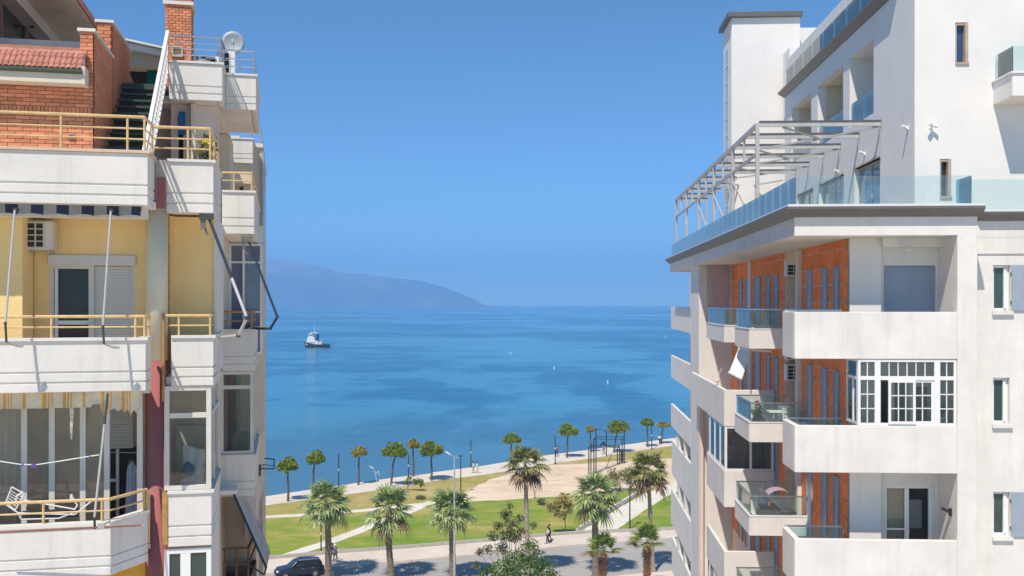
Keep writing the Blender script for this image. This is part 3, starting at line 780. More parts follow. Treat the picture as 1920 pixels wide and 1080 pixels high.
# slender white lamp on the promenade edge
bx, by = G(705, 921); k = by / FPX
t = T('street_lamp', 'thin white lamp with a drooping head by the promenade, left of the curved pine', 'street lamp', (bx, by, 0), WF, None, own=True)
mb = MB(); mb.path([(0,0,-.05), (1*k,0,18*k), (-1*k,0,34*k), (-6*k,0,43*k)], .03, 6); t.add(mb, 'pole', WHITEM)
mb = MB(); mb.bar((-5*k,0,42.5*k), (-12*k,0,47*k), .22, .08); t.add(mb, 'lamp_head', WHITEM)
mb = MB(); mb.bar((0,0,33*k), (5*k,0,38*k), .05, .05); mb.bar((5*k,0,38*k), (6*k,0,30*k), .05, .05); t.add(mb, 'arm', WHITEM)

# black outdoor exercise frame
def gym():
    cbx, cby = G(1140, 880)
    def g(px, py): x, y = G(px, py); return (x, y)
    def top(px, pyb, pyt): x, y = G(px, pyb); return EYE + (CY - pyt) * y / FPX
    t = T('exercise_frame', 'black steel outdoor exercise frame of tall posts and crossbars on sand', 'exercise frame', (cbx, cby, 0))
    posts = [(1104,889,838),(1108,890,834),(1113.5,889,823),(1117.5,888,804),(1137,856,808),(1157.5,870,838),(1161.5,870,836),(1166.5,869,824),(1170.5,869,806)]
    P = []
    for px, pb, pt in posts:
        x, y = g(px, pb); z = top(px, pb, pt); P.append((x, y, z)); mb = MB(); mb.tube((x, y, -.05), (x, y, z), .085, 8); t.add(mb, 'post', BLACKM)
    def bar(a, b, za=0, zb=0):
        mb = MB(); mb.tube((a[0], a[1], a[2] - za), (b[0], b[1], b[2] - zb), .06, 6); t.add(mb, 'crossbar', BLACKM)
    bar(P[0], P[5]); bar(P[1], P[6]); bar(P[2], P[7]); bar(P[3], P[4]); bar(P[0], P[1]); bar(P[5], P[6]); bar(P[2], P[3], 0, 1.2); bar(P[7], P[8], 0, 1.2); bar(P[3], P[8], 1.15, 1.1)
    bar(P[1], P[6], .25, .25)
    mb = MB(); x, y, z = P[7]; mb.box(x - .25, x + .2, y - .06, y + .06, .25, 1.9); t.add(mb, 'panel', DKSTEEL)
    # hanging punch-bag like pieces
    a = Vector(P[1]); b = Vector(P[6]); q = a.lerp(b, .42)
    mb = MB(); mb.bar(q + Vector((-.5, 0, -.1)), q + Vector((.1, 0, .55)), .12, .2); mb.bar(q + Vector((.1, 0, .5)), q + Vector((.35, 0, -.1)), .1, .2); t.add(mb, 'climbing_hold', BLACKM)
    mb = MB(); mb.tube(q + Vector((-.45, 0, -.1)), q + Vector((0, 0, -1.1)), .03); mb.tube(q + Vector((.4, 0, -.1)), q + Vector((0, 0, -1.1)), .03); t.add(mb, 'strap', WHITEM)
gym()

# dark SUV
CARP = plain('navy_car_paint', (.012, .020, .045), .18, metal=.2, spec=.7, var=.03)
CARP2 = plain('pale_blue_car_paint', (.30, .42, .55), .25, spec=.7, var=.03)
TYRE = plain('tyre_rubber', (.02, .02, .02), .85)
RIM = plain('alloy_rim', (.38, .38, .39), .35, metal=.8)
HEADL = plain('headlight_glass', (.75, .78, .80), .1)
TAILL = plain('tail_light', (.45, .02, .02), .2)
def car(loc, rz, paint, label):
    t = T('car', label, 'car', loc, WF, None, rz, own=True)
    # side profile along X (front at -X), Z up; cross-sections lofted
    st = [(-2.30,.42,.62,.62,.68),(-2.22,.34,.80,.78,.80),(-1.95,.30,.93,.91,.86),(-1.2,.28,1.02,1.00,.90),(-.85,.28,1.06,1.04,.91),(0,.27,1.08,1.06,.92),(1.0,.27,1.10,1.08,.92),(1.85,.30,1.08,1.06,.90),(2.20,.36,1.02,1.0,.86),(2.30,.45,.85,.84,.80)]
    mb = MB(); ring = []
    for x, zb, zc, zs, hw in st:
        ring.append([(x,-hw*.9,zb),(x,-hw,zb+.18),(x,-hw*1.0,(zb+zs)/2+.12),(x,-hw*.97,zs-.03),(x,-hw*.86,zc),(x,hw*.86,zc),(x,hw*.97,zs-.03),(x,hw,(zb+zs)/2+.12),(x,hw,zb+.18),(x,hw*.9,zb)])
    def loft(mb, ring):
        b = len(mb.v); k = len(ring[0])
        for r in ring: mb.v += r
        for i in range(len(ring)-1):
            for j in range(k):
                j2 = (j+1) % k; mb.f.append((b+i*k+j, b+(i+1)*k+j, b+(i+1)*k+j2, b+i*k+j2)); mb.m.append(0)
        mb.f.append(tuple(b+j for j in range(k))); mb.f.append(tuple(b+(len(ring)-1)*k+j for j in range(k-1,-1,-1))); mb.m += [0, 0]
    loft(mb, ring); t.add(mb, 'body', paint, smooth=False, bv=.04)
    gh = [(-1.05,1.04,.84,.84,1.045),(-.35,1.05,.84,.70,1.62),(.2,1.07,.85,.71,1.68),(1.2,1.08,.85,.70,1.67),(1.95,1.06,.83,.66,1.58),(2.18,1.02,.80,.72,1.12)]
    mb = MB(); ring = [[(x,-w0,zb),(x,-w1,zt-.05),(x,-w1*.86,zt),(x,w1*.86,zt),(x,w1,zt-.05),(x,w0,zb)] for x, zb, w0, w1, zt in gh]
    loft(mb, ring); t.add(mb, 'cabin', paint, bv=.03)
    for s_ in (-1, 1):
        y = lambda w: s_ * w
        for nm, pts in (('side_window', [(-.82,.865,1.10),(-.30,.755,1.53),(.30,.76,1.57),(.30,.87,1.12)]), ('side_window', [(.40,.87,1.12),(.40,.76,1.57),(1.25,.755,1.56),(1.35,.87,1.12)]), ('side_window', [(1.45,.87,1.13),(1.40,.75,1.54),(1.85,.72,1.48),(2.0,.84,1.14)])):
            mb = MB(); f = [(a, s_*b_, c_) for a, b_, c_ in pts]; g = [(a, s_*(b_+.012), c_) for a, b_, c_ in pts]
            mb.face(g); 
            for i in range(4): mb.face([f[i], f[(i+1)%4], g[(i+1)%4], g[i]])
            t.add(mb, nm, DARKPANE)
        mb = MB(); mb.box(-2.27, -1.98, s_*.52, s_*.82, .68, .84); t.add(mb, 'headlight', HEADL, bv=.03)
        mb = MB(); mb.box(2.16, 2.30, s_*.58, s_*.84, .78, 1.05); t.add(mb, 'tail_light', TAILL, bv=.02)
        mb = MB(); mb.box(-.72, -.50, s_*.93, s_*1.12, 1.04, 1.20); t.add(mb, 'wing_mirror', paint, bv=.03)
        for hx in (.12, 1.05):
            mb = MB(); mb.box(hx, hx+.2, s_*.925, s_*.95, .92, .95); t.add(mb, 'door_handle', STEEL)
        mb = MB(); mb.bar((-.2, s_*.62, 1.70), (1.7, s_*.62, 1.70), .05, .05); t.add(mb, 'roof_rail', STEEL)
        for wx in (-1.42, 1.40):
            mb = MB()
            prof = [(.16,-.11),(.30,-.12),(.345,-.07),(.345,.07),(.30,.12),(.16,.11)]
            wm = MB(); wm.lathe(prof, (0,0,0), 18)
            wm.v = [(p[0], p[2], p[1]) for p in wm.v]
            wo = t.add(wm, 'wheel', TYRE); wo.location = (wx, s_*.84, .345)
            rm = MB(); rm.lathe([(.06,.0),(.21,.05),(.22,.125),(.05,.115)], (0,0,0), 12); rm.v = [(p[0], s_*p[2], p[1]) for p in rm.v]
            rm2 = rm.mesh('rim', RIM); link('rim', rm2, wo)
            am = MB(); am.lathe([(.395,-.02),(.395,.02)], (0,0,0), 18); am.v = [(p[0], p[2], p[1]) for p in am.v]
    mb = MB(); mb.face([(-1.02,-.72,1.075),(-1.02,.72,1.075),(-.40,.60,1.585),(-.40,-.60,1.585)]); mb.v = [(a[0]-.03, a[1], a[2]+.02) for a in mb.v]; t.add(mb, 'windscreen', DARKPANE)
    mb = MB(); mb.face([(2.17,-.66,1.16),(2.17,.66,1.16),(1.99,.58,1.54),(1.99,-.58,1.54)]); mb.v = [(a[0]+.025, a[1], a[2]) for a in mb.v]; t.add(mb, 'rear_window', DARKPANE)
    mb = MB(); mb.box(-2.33, -2.2, -.5, .5, .58, .74); t.add(mb, 'grille', BLACKM)
    mb = MB(); mb.box(-2.35, -2.1, -.8, .8, .36, .50); mb.box(2.1, 2.35, -.8, .8, .42, .58); t.add(mb, 'bumper', BLACKM, bv=.03)
    return t
rz_road = math.atan2(KERBL[3][1] - KERBL[2][1], KERBL[3][0] - KERBL[2][0])
cx_, cy_ = G(561, 1080)
tc_ = car((cx_, cy_ , .0), rz_road, CARP, 'dark navy estate car driving on the road at the far left'); tc_.o.scale = (.94, .94, .94)
# people -------------------------------------------------------------
SKIN = plain('skin', (.45, .27, .19), .6)
HAIR = plain('dark_hair', (.025, .018, .014), .7)
def cloth(name, c): return plain(name, c, .85, var=.12, scale=6)
C_WHITE, C_BLACK, C_NAVY, C_RED, C_LAV, C_GREY, C_PINK = cloth('white_fabric', (.75,.74,.72)), cloth('black_fabric', (.025,.025,.03)), cloth('navy_fabric', (.03,.045,.11)), cloth('red_fabric', (.5,.05,.06)), cloth('lavender_fabric', (.36,.34,.52)), cloth('grey_fabric', (.25,.25,.26)), cloth('pink_fabric', (.62,.40,.38))
def skin_mesh(name, joints, edges, rads, mat, parent, root=0, sub=1):
    me = bpy.data.meshes.new(name); me.from_pydata(joints, edges, []); me.materials.append(mat)
    o = link(name, me, parent)
    o.modifiers.new('skin', 'SKIN')
    for i, v in enumerate(me.skin_vertices[0].data):
        v.radius = (rads[i], rads[i]); v.use_root = (i == root)
    m = o.modifiers.new('sub', 'SUBSURF'); m.levels = sub; m.render_levels = sub
    return o
def person(px, py, rz, label, top, legs, z=.1, stride=.22, long_legs=True, bend=0, h=1.72, group=None, long_sleeve=False, hat=None):
    bx, by = G(px, py, z)
    t = T('person', label, 'person', (bx, by, z), WF, group, rz, own=True)
    k = h / 1.75
    # facing +Y
    J = {'pel':(0,0,.95),'wai':(0,bend*.05,1.10),'che':(0,bend*.18,1.34),'nec':(0,bend*.28,1.50),'hea':(0,.02+bend*.36,1.66),
         'hl':(-.10,0,.90),'kl':(-.11,stride*.55,.50),'fl':(-.11,stride*.6-.02,.07),'tl':(-.11,stride*.6+.15,.04),
         'hr':(.10,0,.90),'kr':(.11,-stride*.25,.50),'fr':(.11,-stride*1.0,.09),'tr':(.11,-stride*1.0+.15,.04),
         'sl':(-.19,bend*.22,1.43),'el':(-.25,bend*.3-.10,1.16),'wl':(-.25,bend*.45+.08,.94),'gl':(-.25,bend*.5+.13,.86),
         'sr':(.19,bend*.22,1.43),'er':(.25,bend*.3+.02,1.16),'wr':(.25,bend*.45+.20,.97),'gr':(.25,bend*.5+.26,.90)}
    rad = {'pel':.135,'wai':.125,'che':.145,'nec':.062,'hea':.105,'hl':.095,'kl':.062,'fl':.045,'tl':.035,'hr':.095,'kr':.062,'fr':.045,'tr':.035,
           'sl':.062,'el':.046,'wl':.033,'gl':.038,'sr':.062,'er':.046,'wr':.033,'gr':.038}
    ed = [('pel','wai'),('wai','che'),('che','nec'),('nec','hea'),('pel','hl'),('hl','kl'),('kl','fl'),('fl','tl'),('pel','hr'),('hr','kr'),('kr','fr'),('fr','tr'),('che','sl'),('sl','el'),('el','wl'),('wl','gl'),('che','sr'),('sr','er'),('er','wr'),('wr','gr')]
    def mk(name, keys, mat, inflate=1.0, fix=None, root=None):
        pos = {q: J[q] for q in keys}
        if fix: pos.update(fix)
        ks = list(pos); idx = {q: i for i, q in enumerate(ks)}
        es = [(idx[a], idx[b]) for a, b in ed if a in idx and b in idx]
        return skin_mesh(name, [tuple(c * k for c in pos[q]) for q in ks], es, [rad[q] * k * inflate for q in ks], mat, t.o, idx[root or ks[0]])
    mk('body', list(J), SKIN)
    arm = ['sl','el','sr','er'] + (['wl','wr'] if long_sleeve else [])
    mk('shirt', ['pel','wai','che'] + arm, top, 1.14)
    ll = ['pel','hl','kl','hr','kr'] + (['fl','fr'] if long_legs else [])
    mk('trousers', ll, legs, 1.16)
    mb = MB(); hx, hy, hz2 = (c * k for c in J['hea'])
    prof = [(.02,.135),(.075,.115),(.108,.06),(.112,.0),(.095,-.06),(.06,-.09)]
    mb.lathe([(r*k, z_*k) for r, z_ in prof], (hx, hy - .018, hz2 + .01), 10); t.add(mb, 'hair', hat or HAIR, smooth=True)
    for s_, f in ((-1, J['tl']), (1, J['tr'])):
        mb = MB(); mb.box(f[0]*k-.045, f[0]*k+.045, f[1]*k-.2, f[1]*k+.05, .0, .07); t.add(mb, 'shoe', BLACKM if legs is not C_WHITE else CLOTHW, bv=.02)
    return t
person(1027, 1019, R_(95), 'walker in white shirt and black trousers on the pavement by the bush', C_WHITE, C_BLACK, .13, h=1.75)
person(1030, 1015, R_(80), 'walker in black close behind the white-shirted walker by the bush', C_BLACK, C_BLACK, .13, h=1.78)
person(628.5, 1054, R_(-120), 'walker in lavender top with pale cap on the pavement right of the leftmost palm', C_LAV, C_GREY, .13, hat=C_WHITE, h=1.7)
person(622.5, 1052, R_(-100), 'walker in navy half hidden by the leftmost palm trunk', C_NAVY, C_PINK, .13)
person(887.5, 887, R_(100), 'left one of two walkers in white on the promenade', C_WHITE, C_PINK, .1, h=1.7, long_legs=False)
person(894.5, 888, R_(-80), 'right one of two walkers in white on the promenade, longer stride', C_WHITE, C_WHITE, .1, stride=.3, h=1.75, long_legs=False)
person(1044, 856, R_(20), 'lone walker in red top beside a dark lamp post', C_RED, C_NAVY, .1)
person(1132, 852, R_(60), 'distant walker in pink behind the exercise frame', C_PINK, C_GREY, .1)
person(1237, 833, R_(-30), 'distant walker in white under the flat-topped pine', C_WHITE, C_BLACK, .1)

# tug ----------------------------------------------------------------
TUGH = plain('tug_hull_navy', (.004, .008, .02), .5)
TUGD = plain('tug_deck_redbrown', (.28, .12, .09), .7)
TUGF = plain('tug_funnel_blue', (.02, .05, .16), .5)
def tug():
    d = 25.6 * FPX / (651 - CY)
    x0, y0, _ = WF.D(594.5, 651, d)
    t = T('tugboat', 'tugboat with dark hull, white wheelhouse and two blue funnels on the sea', 'tugboat', (x0, y0, -.6), WF, None, R_(-8), own=True)
    L = 7.6
    st = [(-L,.15,3.4),(-L*.93,1.3,3.2),(-L*.75,2.3,2.75),(-L*.4,2.75,2.2),(0,2.8,1.8),(L*.4,2.75,1.65),(L*.8,2.5,1.65),(L*.97,2.0,1.75),(L,1.5,1.8)]
    mb = MB(); k0 = 0
    for x, hw, zt in st: mb.v += [(x + (.5 if x < -6 else 0),-hw*.6,-.4),(x,-hw,zt),(x,-hw+.15,zt),(x,-hw+.15,zt-.5),(x,hw-.15,zt-.5),(x,hw-.15,zt),(x,hw,zt),(x + (.5 if x < -6 else 0),hw*.6,-.4)]
    for i in range(len(st)-1):
        for j in range(8): mb.f.append((i*8+j,(i+1)*8+j,(i+1)*8+(j+1)%8,i*8+(j+1)%8)); mb.m.append(0)
    mb.f.append(tuple(range(8))); mb.f.append(tuple((len(st)-1)*8+j for j in range(8))); mb.m += [0,0]
    t.add(mb, 'hull', TUGH)
    mb = MB(); mb.prism([(x, -hw+.2) for x, hw, zt in st[1:]] + [(x, hw-.2) for x, hw, zt in st[:0:-1]], lambda u, v, t_: (u, v, t_), 1.1, 1.32); t.add(mb, 'deck', TUGD)
    mb = MB(); mb.box(-6.0, 1.2, -2.1, 2.1, 1.3, 3.7); mb.box(1.2, 3.0, -1.5, 1.5, 1.3, 2.7); t.add(mb, 'deckhouse', WHITEM, bv=.1)
    mb = MB(); mb.box(-5.4, -.9, -1.7, 1.7, 3.7, 5.7); t.add(mb, 'upper_house', WHITEM, bv=.1)
    wh = MB(); wh.prism([(-4.7,5.7),(-4.9,7.9),(-2.2,7.9),(-2.0,5.7)], lambda u, v, t_: (u, t_, v), -1.5, 1.5); wo = t.add(wh, 'wheelhouse', WHITEM, bv=.08)
    for s_ in (-1, 1):
        for q in range(3): mb = MB(); mb.box(-4.6+q*.85, -3.95+q*.85, s_*1.5, s_*1.53, 6.7, 7.5); t.add(mb, 'window', DARKPANE, wo)
        for q in range(4): mb = MB(); mb.box(-5.2+q*1.2, -4.5+q*1.2, s_*2.1, s_*2.13, 2.3, 2.9); t.add(mb, 'porthole', DARKPANE)
        mb = MB(); mb.tube((0.2, s_*1.05, 3.7), (0.35, s_*1.05, 7.9), .55, 10, .48); t.add(mb, 'funnel', TUGF)
        for q in range(5): mb = MB(); mb.lathe([(.22,-.12),(.42,-.12),(.42,.12),(.22,.12)], (0,0,0), 10); mb.v = [(a[0]-4.5+q*2.2, a[2]+s_*(2.62+.02*q), a[1]+1.2) for a in mb.v]; t.add(mb, 'tyre_fender', TYRE)
    mb = MB(); mb.box(-.2, .9, -1.5, 1.5, 7.9, 8.2); t.add(mb, 'funnel_bridge', WHITEM)
    mb = MB(); mb.tube((-1.6,0,7.9), (-1.6,0,14.2), .13, 6, .06); mb.tube((-1.6,-1,10.2), (-1.6,1,10.2), .05); mb.tube((-2.2,0,8.6),(-1.0,0,8.6),.1); t.add(mb, 'mast', WHITEM)
    mb = MB(); mb.box(-2.4, .4, -1.4, 1.4, 8.2, 8.5); mb.tube((-3.4,0,7.9),(-3.4,0,8.8),.35,8); t.add(mb, 'radar_platform', WHITEM)
    mb = MB(); mb.tube((2.4,0,1.3),(2.4,0,4.2),.16); mb.tube((2.4,0,4.1),(3.9,0,2.6),.1); t.add(mb, 'towing_bitt', WHITEM)
    mb = MB(); mb.box(3.6, 4.8, -.8, .8, 1.3, 2.2); t.add(mb, 'winch', TUGD)
tug()
BUOYW = plain('white_buoy', (.8, .8, .8), .4)
for i, (px, py, r, lab) in enumerate(((1139.5,719.5,.55,'small white buoy floating nearest to the shore trees'),(1039,692,.6,'small white buoy floating in mid-water'),(957,664,.6,'small white buoy floating well left of the other mid-water ones'),(962,597.5,1.6,'tiny white boat-like buoy far out near the horizon'),(1248,633.5,.8,'small white buoy close to the white building'))):
    d = 25.6 * FPX / (py - CY); x, y, _ = WF.D(px, py, d)
    mb = MB(); r*=.42; mb.lathe([(r*.3,-.4),(r*.8,-.1),(r,.3),(r*.7,.8),(r*.2,1.1)], (0,0,0), 8)
    solo(mb, 'buoy', lab, 'buoy', BUOYW, (x, y, -.6), WF, 'white buoys on the bay', own=True, smooth=True)
# ------------------------------------------------------------------ RIGHT BUILDING (frame RF: x to the right, y into the picture)
f = RF
XL, XR, XO, G0, FLR = 6.15, 10.95, 7.9, 27.57, 3.05
bR = T('apartment_building', 'white apartment block on the right with orange cladding, glass balconies and a set-back penthouse', 'building', (11, 44, 0), RF)
def zc(k): return 24.76 - FLR * k            # parapet top of level k
def zb(k): return 23.50 - FLR * k            # underside of the parapet
fx = lambda u, v, t: (u, t, v)               # wall facing the camera: u=x, v=z, t=y
fs = lambda u, v, t: (t, u, v)               # wall along the depth: u=y, v=z, t=x
def xz(px, py, y): p = f.Y(px, py, y); return p[0], p[2]
def yz(px, py, x): p = f.X(px, py, x); return p[1], p[2]

# structural body
mb = MB(); mb.box(8.25, 22, 29.35, 48.6, 0, 26.8); mb.box(8.25, 22, 48.6, 65, 0, 26.8); bR.add(mb, 'wall', CONC)
mb = MB(); mb.box(6.15, XR - .004, G0 + .002, 60.0, 26.81, 27.30); o = bR.add(mb, 'roof_slab', CONC)
mb = MB(); mb.box(XR, 22, 28.62, 62.5, 26.815, 27.26); bR.add(mb, 'roof_slab', CONC)
mb = MB(); mb.box(6.2, XR - .01, G0 + .3, 59.9, 27.305, 27.38); mb.box(XR - .01, 22, 28.75, 62.4, 27.305, 27.38); bR.add(mb, 'terrace_floor', TERRAZZO)
prof = [(0, 27.30), (.05, 27.30), (.28, 27.50), (.28, 27.565), (0, 27.565)]
mb = MB(); mb.sweep([(6.15, 60.0), (6.15, G0), (XR + .10, G0)], [(a, z) for a, z in prof])
bR.add(mb, 'cornice', SLATE)
mb = MB(); mb.sweep([(XR + .39, 28.62), (22, 28.62)], [(0, 27.262), (.05, 27.262), (.28, 27.45), (.28, 27.50), (0, 27.50)]); bR.add(mb, 'cornice', SLATE)
mb = MB(); mb.sweep([(6.15, 60.0), (6.15, G0), (XR + .10, G0)], [(-.25, 27.568), (.22, 27.568), (.22, 27.63), (-.25, 27.63)]); bR.add(mb, 'coping', WHITEM)
mb = MB(); mb.sweep([(XR + .39, 28.62), (22, 28.62)], [(-.25, 27.503), (.22, 27.503), (.22, 27.56), (-.25, 27.56)]); bR.add(mb, 'coping', WHITEM)
# pier + recessed facade with narrow windows
mb = MB(); mb.box(10.43, XR, G0, 29.3, 0, 26.81); bR.add(mb, 'pier', CONC, bv=.01)
wins = [(1862,1895,497,583,True),(1862,1893,708,795,False),(1862,1894,922,1006,True)]
YW = 28.64
hl = []
for a, b, c, d, sh in wins:
    x0, z1 = xz(a, c, YW); x1, z0 = xz(b, d, YW); hl.append((x0, x1, z0, z1))
mb = MB(); mb.wall((XR + .003, 22), (0, 26.3), YW, 29.3, fx, hl); bR.add(mb, 'wall', CONC)
mb = MB(); mb.box(XR + .003, 22, YW - .02, 29.2, 26.36, 26.81); bR.add(mb, 'wall', CONC)
mb = MB(); mb.box(XR + .003, 22, YW + .04, 29.2, 26.3, 26.36); bR.add(mb, 'shadow_gap', CONC)
def frame_mb(x0, x1, z0, z1, y, w=.07, dep=.06):
    mb = MB(); mb.box(x0, x0+w, y, y+dep, z0, z1); mb.box(x1-w, x1, y, y+dep, z0, z1); mb.box(x0+w, x1-w, y, y+dep, z0, z0+w); mb.box(x0+w, x1-w, y, y+dep, z1-w, z1); return mb
for (x0, x1, z0, z1), (_, _, _, _, sh) in zip(hl, wins):
    o = bR.add(frame_mb(x0, x1, z0, z1, YW + .12, .075), 'window', PVC, bv=.008)
    xm = x0 + (x1 - x0) * .68
    mb = MB(); mb.box(x0+.075, xm, YW+.15, YW+.17, z0+.075, z1-.075); bR.add(mb, 'pane', GREENPANE, o)
    mb = MB(); mb.box(xm, x1-.075, YW+.08, YW+.17, z0+.075, z1-.075); bR.add(mb, 'sash', PVC, o)
    mb = MB(); mb.box(x0-.04, x1+.05, YW-.09, YW+.11, z0-.10, z0-.002); bR.add(mb, 'sill', CONC, o)
    if sh:
        mb = MB(); mb.box(x1+.01, x1+.62, YW-.05, YW-.012, z0-.0, z1+.0); s_ = bR.add(mb, 'shutter', GREYBLUE2, bv=.008)
        mb = MB(); mb.box(x1-.01, x1+.05, YW-.04, YW, z0+.2, z0+.28); mb.box(x1-.01, x1+.05, YW-.04, YW, z1-.28, z1-.2); bR.add(mb, 'hinge', DKSTEEL, s_)

# front loggias: levels 0,1,2 (+3 below the frame)
YB = 28.95
for k in range(5):
    c, b = zc(k), zb(k)
    mb = MB()
    mb.box(XL, 10.428, G0, G0 + .16, b, c); mb.box(XL, XL + .16, G0 + .16, 29.1, b, c); mb.box(XL + .16, 10.428, G0 + .16, 29.3, b, b + .2)
    o = bR.add(mb, 'balcony', CONC, bv=.012)
    mb = MB(); mb.box(XL + .05, XO - .1, 29.06, 29.09, c + .0, c + .05); bR.add(mb, 'rail', STEEL, o)
    mb = MB(); mb.box(XL + .17, XO - .05, 29.07, 29.085, b + .22, c - .02); bR.add(mb, 'glass_panel', GLASS2, o)
xl, _ = xz(1652, 568, 28.75)
mb = MB(); mb.box(XO + .03, xl, 28.75, 29.3, 0, 26.806); bR.add(mb, 'wall', WHITE)
d0 = xz(1657, 498, YB) + xz(1755, 585, YB); d2 = xz(1660, 912, YB) + xz(1752, 1019, YB)
holes = [(d0[0], d0[2], zb(0) + .2, d0[1]), (d2[0], d2[2], zb(2) + .2, d2[1])]
mb = MB(); mb.wall((xl + .002, 10.428), (0, 26.804), YB, 29.33, fx, holes); bR.add(mb, 'wall', WHITE)
mb = MB(); mb.box(xl, 10.428, 28.6, YB - .002, 26.55, 26.806); bR.add(mb, 'beam', CONC)
# roller shutter of the top loggia, slat by slat
x0, x1, z0, z1 = holes[0]
mb = MB(); mb.box(x0, x1, YB+.16, YB+.22, z0, z1); o = bR.add(mb, 'roller_shutter', BLUEGREY)
me = MB().box(0, x1-x0-.02, 0, .025, 0, .052).mesh('slat', BLUEGREY)
q = z0 + .01
while q < z1 - .05: link('slat', me, o, (x0 + .01, YB + .13, q)); q += .058
# ceiling lights
for (px, py, zt, yy) in ((1704, 480, 26.545, 28.3), (1704, 898, zb(1), 28.2)):
    x, _, _ = f.Y(px, py, yy); mb = MB(); mb.lathe([(.03,0),(.15,-.01),(.17,-.06),(.10,-.11)], (x, yy, zt), 12)
    solo(mb, 'ceiling_light', 'round ceiling light in the shuttered top loggia' if py < 600 else 'round ceiling light above the curtained sliding door', 'lamp', plain('opal_lamp', (.6,.56,.48), .4), (x, yy, zt), RF, 'loggia ceiling lights')
# sliding door of the third level: curtain, dark room, door frame
x0, x1, z0, z1 = holes[1]
mb = frame_mb(x0, x1, z0, z1, YB + .06, .06, .08); xm = x0 + (x1 - x0) * .45
mb.box(xm - .06, xm + .06, YB + .05, YB + .13, z0 + .06, z1 - .06); mb.box(x0 + .06, xm - .06, YB + .07, YB + .11, z0 + 1.02, z0 + 1.07)
o = bR.add(mb, 'sliding_door', PVC, bv=.006)
mb = MB(); mb.box(x0+.06, xm-.06, YB+.085, YB+.095, z0+.06, z1-.06); bR.add(mb, 'pane', WGLASS, o)
mb = MB(); mb.box(x1-.14, x1-.06, YB+.05, YB+.12, z0+.06, z1-.06); bR.add(mb, 'sash', PVC, o)
mb = MB(); mb.box(xm+.02, xm+.05, YB+.0, YB+.05, z0+.95, z0+1.05); bR.add(mb, 'handle', PVC, o)
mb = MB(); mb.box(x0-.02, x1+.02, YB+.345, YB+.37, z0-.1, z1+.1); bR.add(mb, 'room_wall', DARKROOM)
mb = MB()
for i in range(26):
    a = x0 + .03 + (xm - x0 + .02) * i / 26; bq = x0 + .03 + (xm - x0 + .02) * (i + 1) / 26
    ya = YB + .20 + .03 * math.sin(i * 2.1); yb_ = YB + .20 + .03 * math.sin((i + 1) * 2.1)
    mb.face([(a, ya, z0 + .02), (bq, yb_, z0 + .02), (bq, yb_, z1), (a, ya, z1)])
solo(mb, 'curtain', 'cream pleated curtain behind the left half of the lowest loggia sliding door', 'curtain', plain('cream_curtain', (.62,.56,.42), .9), (x0 + .3, YB + .2, z0), RF, smooth=True)
mb = MB(); mb.box(xm+.10, xm+.50, YB+.31, YB+.33, z0+1.02, z1-.42); bR.add(mb, 'inner_window', plain('dim_inner_window', (.16,.17,.18), .3))
# brooms and wall lamp in that loggia
for i, (px, py) in enumerate(((1780, 998), (1791.5, 990))):
    x, _, z = f.Y(px, py, 28.5); zf = zb(2) + .2
    t = T('broom', ('broom with a red handle leaning by the loggia side wall, shorter one' if i == 0 else 'broom with a red handle leaning by the loggia side wall, taller one'), 'broom', (x, 28.5, zf), RF, 'brooms in the loggia', own=True)
    mb = MB(); mb.tube((0,0,.2), (.02,.08,z-zf), .014, 6); t.add(mb, 'handle', plain('red_handle', (.32,.03,.03), .4))
    mb = MB(); mb.tube((.018,.075,z-zf-.16), (.02,.08,z-zf), .017, 6); t.add(mb, 'grip', BLACKM)
    mb = MB(); mb.box(-.14, .14, -.03, .05, 0, .2); t.add(mb, 'brush', BLACKM)
x, _, z = f.Y(1790, 960, 28.0)
t = T('wall_lamp', 'black wall lamp on the side wall of the loggia with brooms', 'lamp', (10.40, 28.0, z), RF, own=True)
mb = MB(); mb.box(-.03, .025, -.06, .06, -.1, .1); t.add(mb, 'bracket', BLACKM)
mb = MB(); mb.bar((-.03, 0, 0), (-.22, 0, .1), .1, .08); t.add(mb, 'lamp_head', BLACKM)

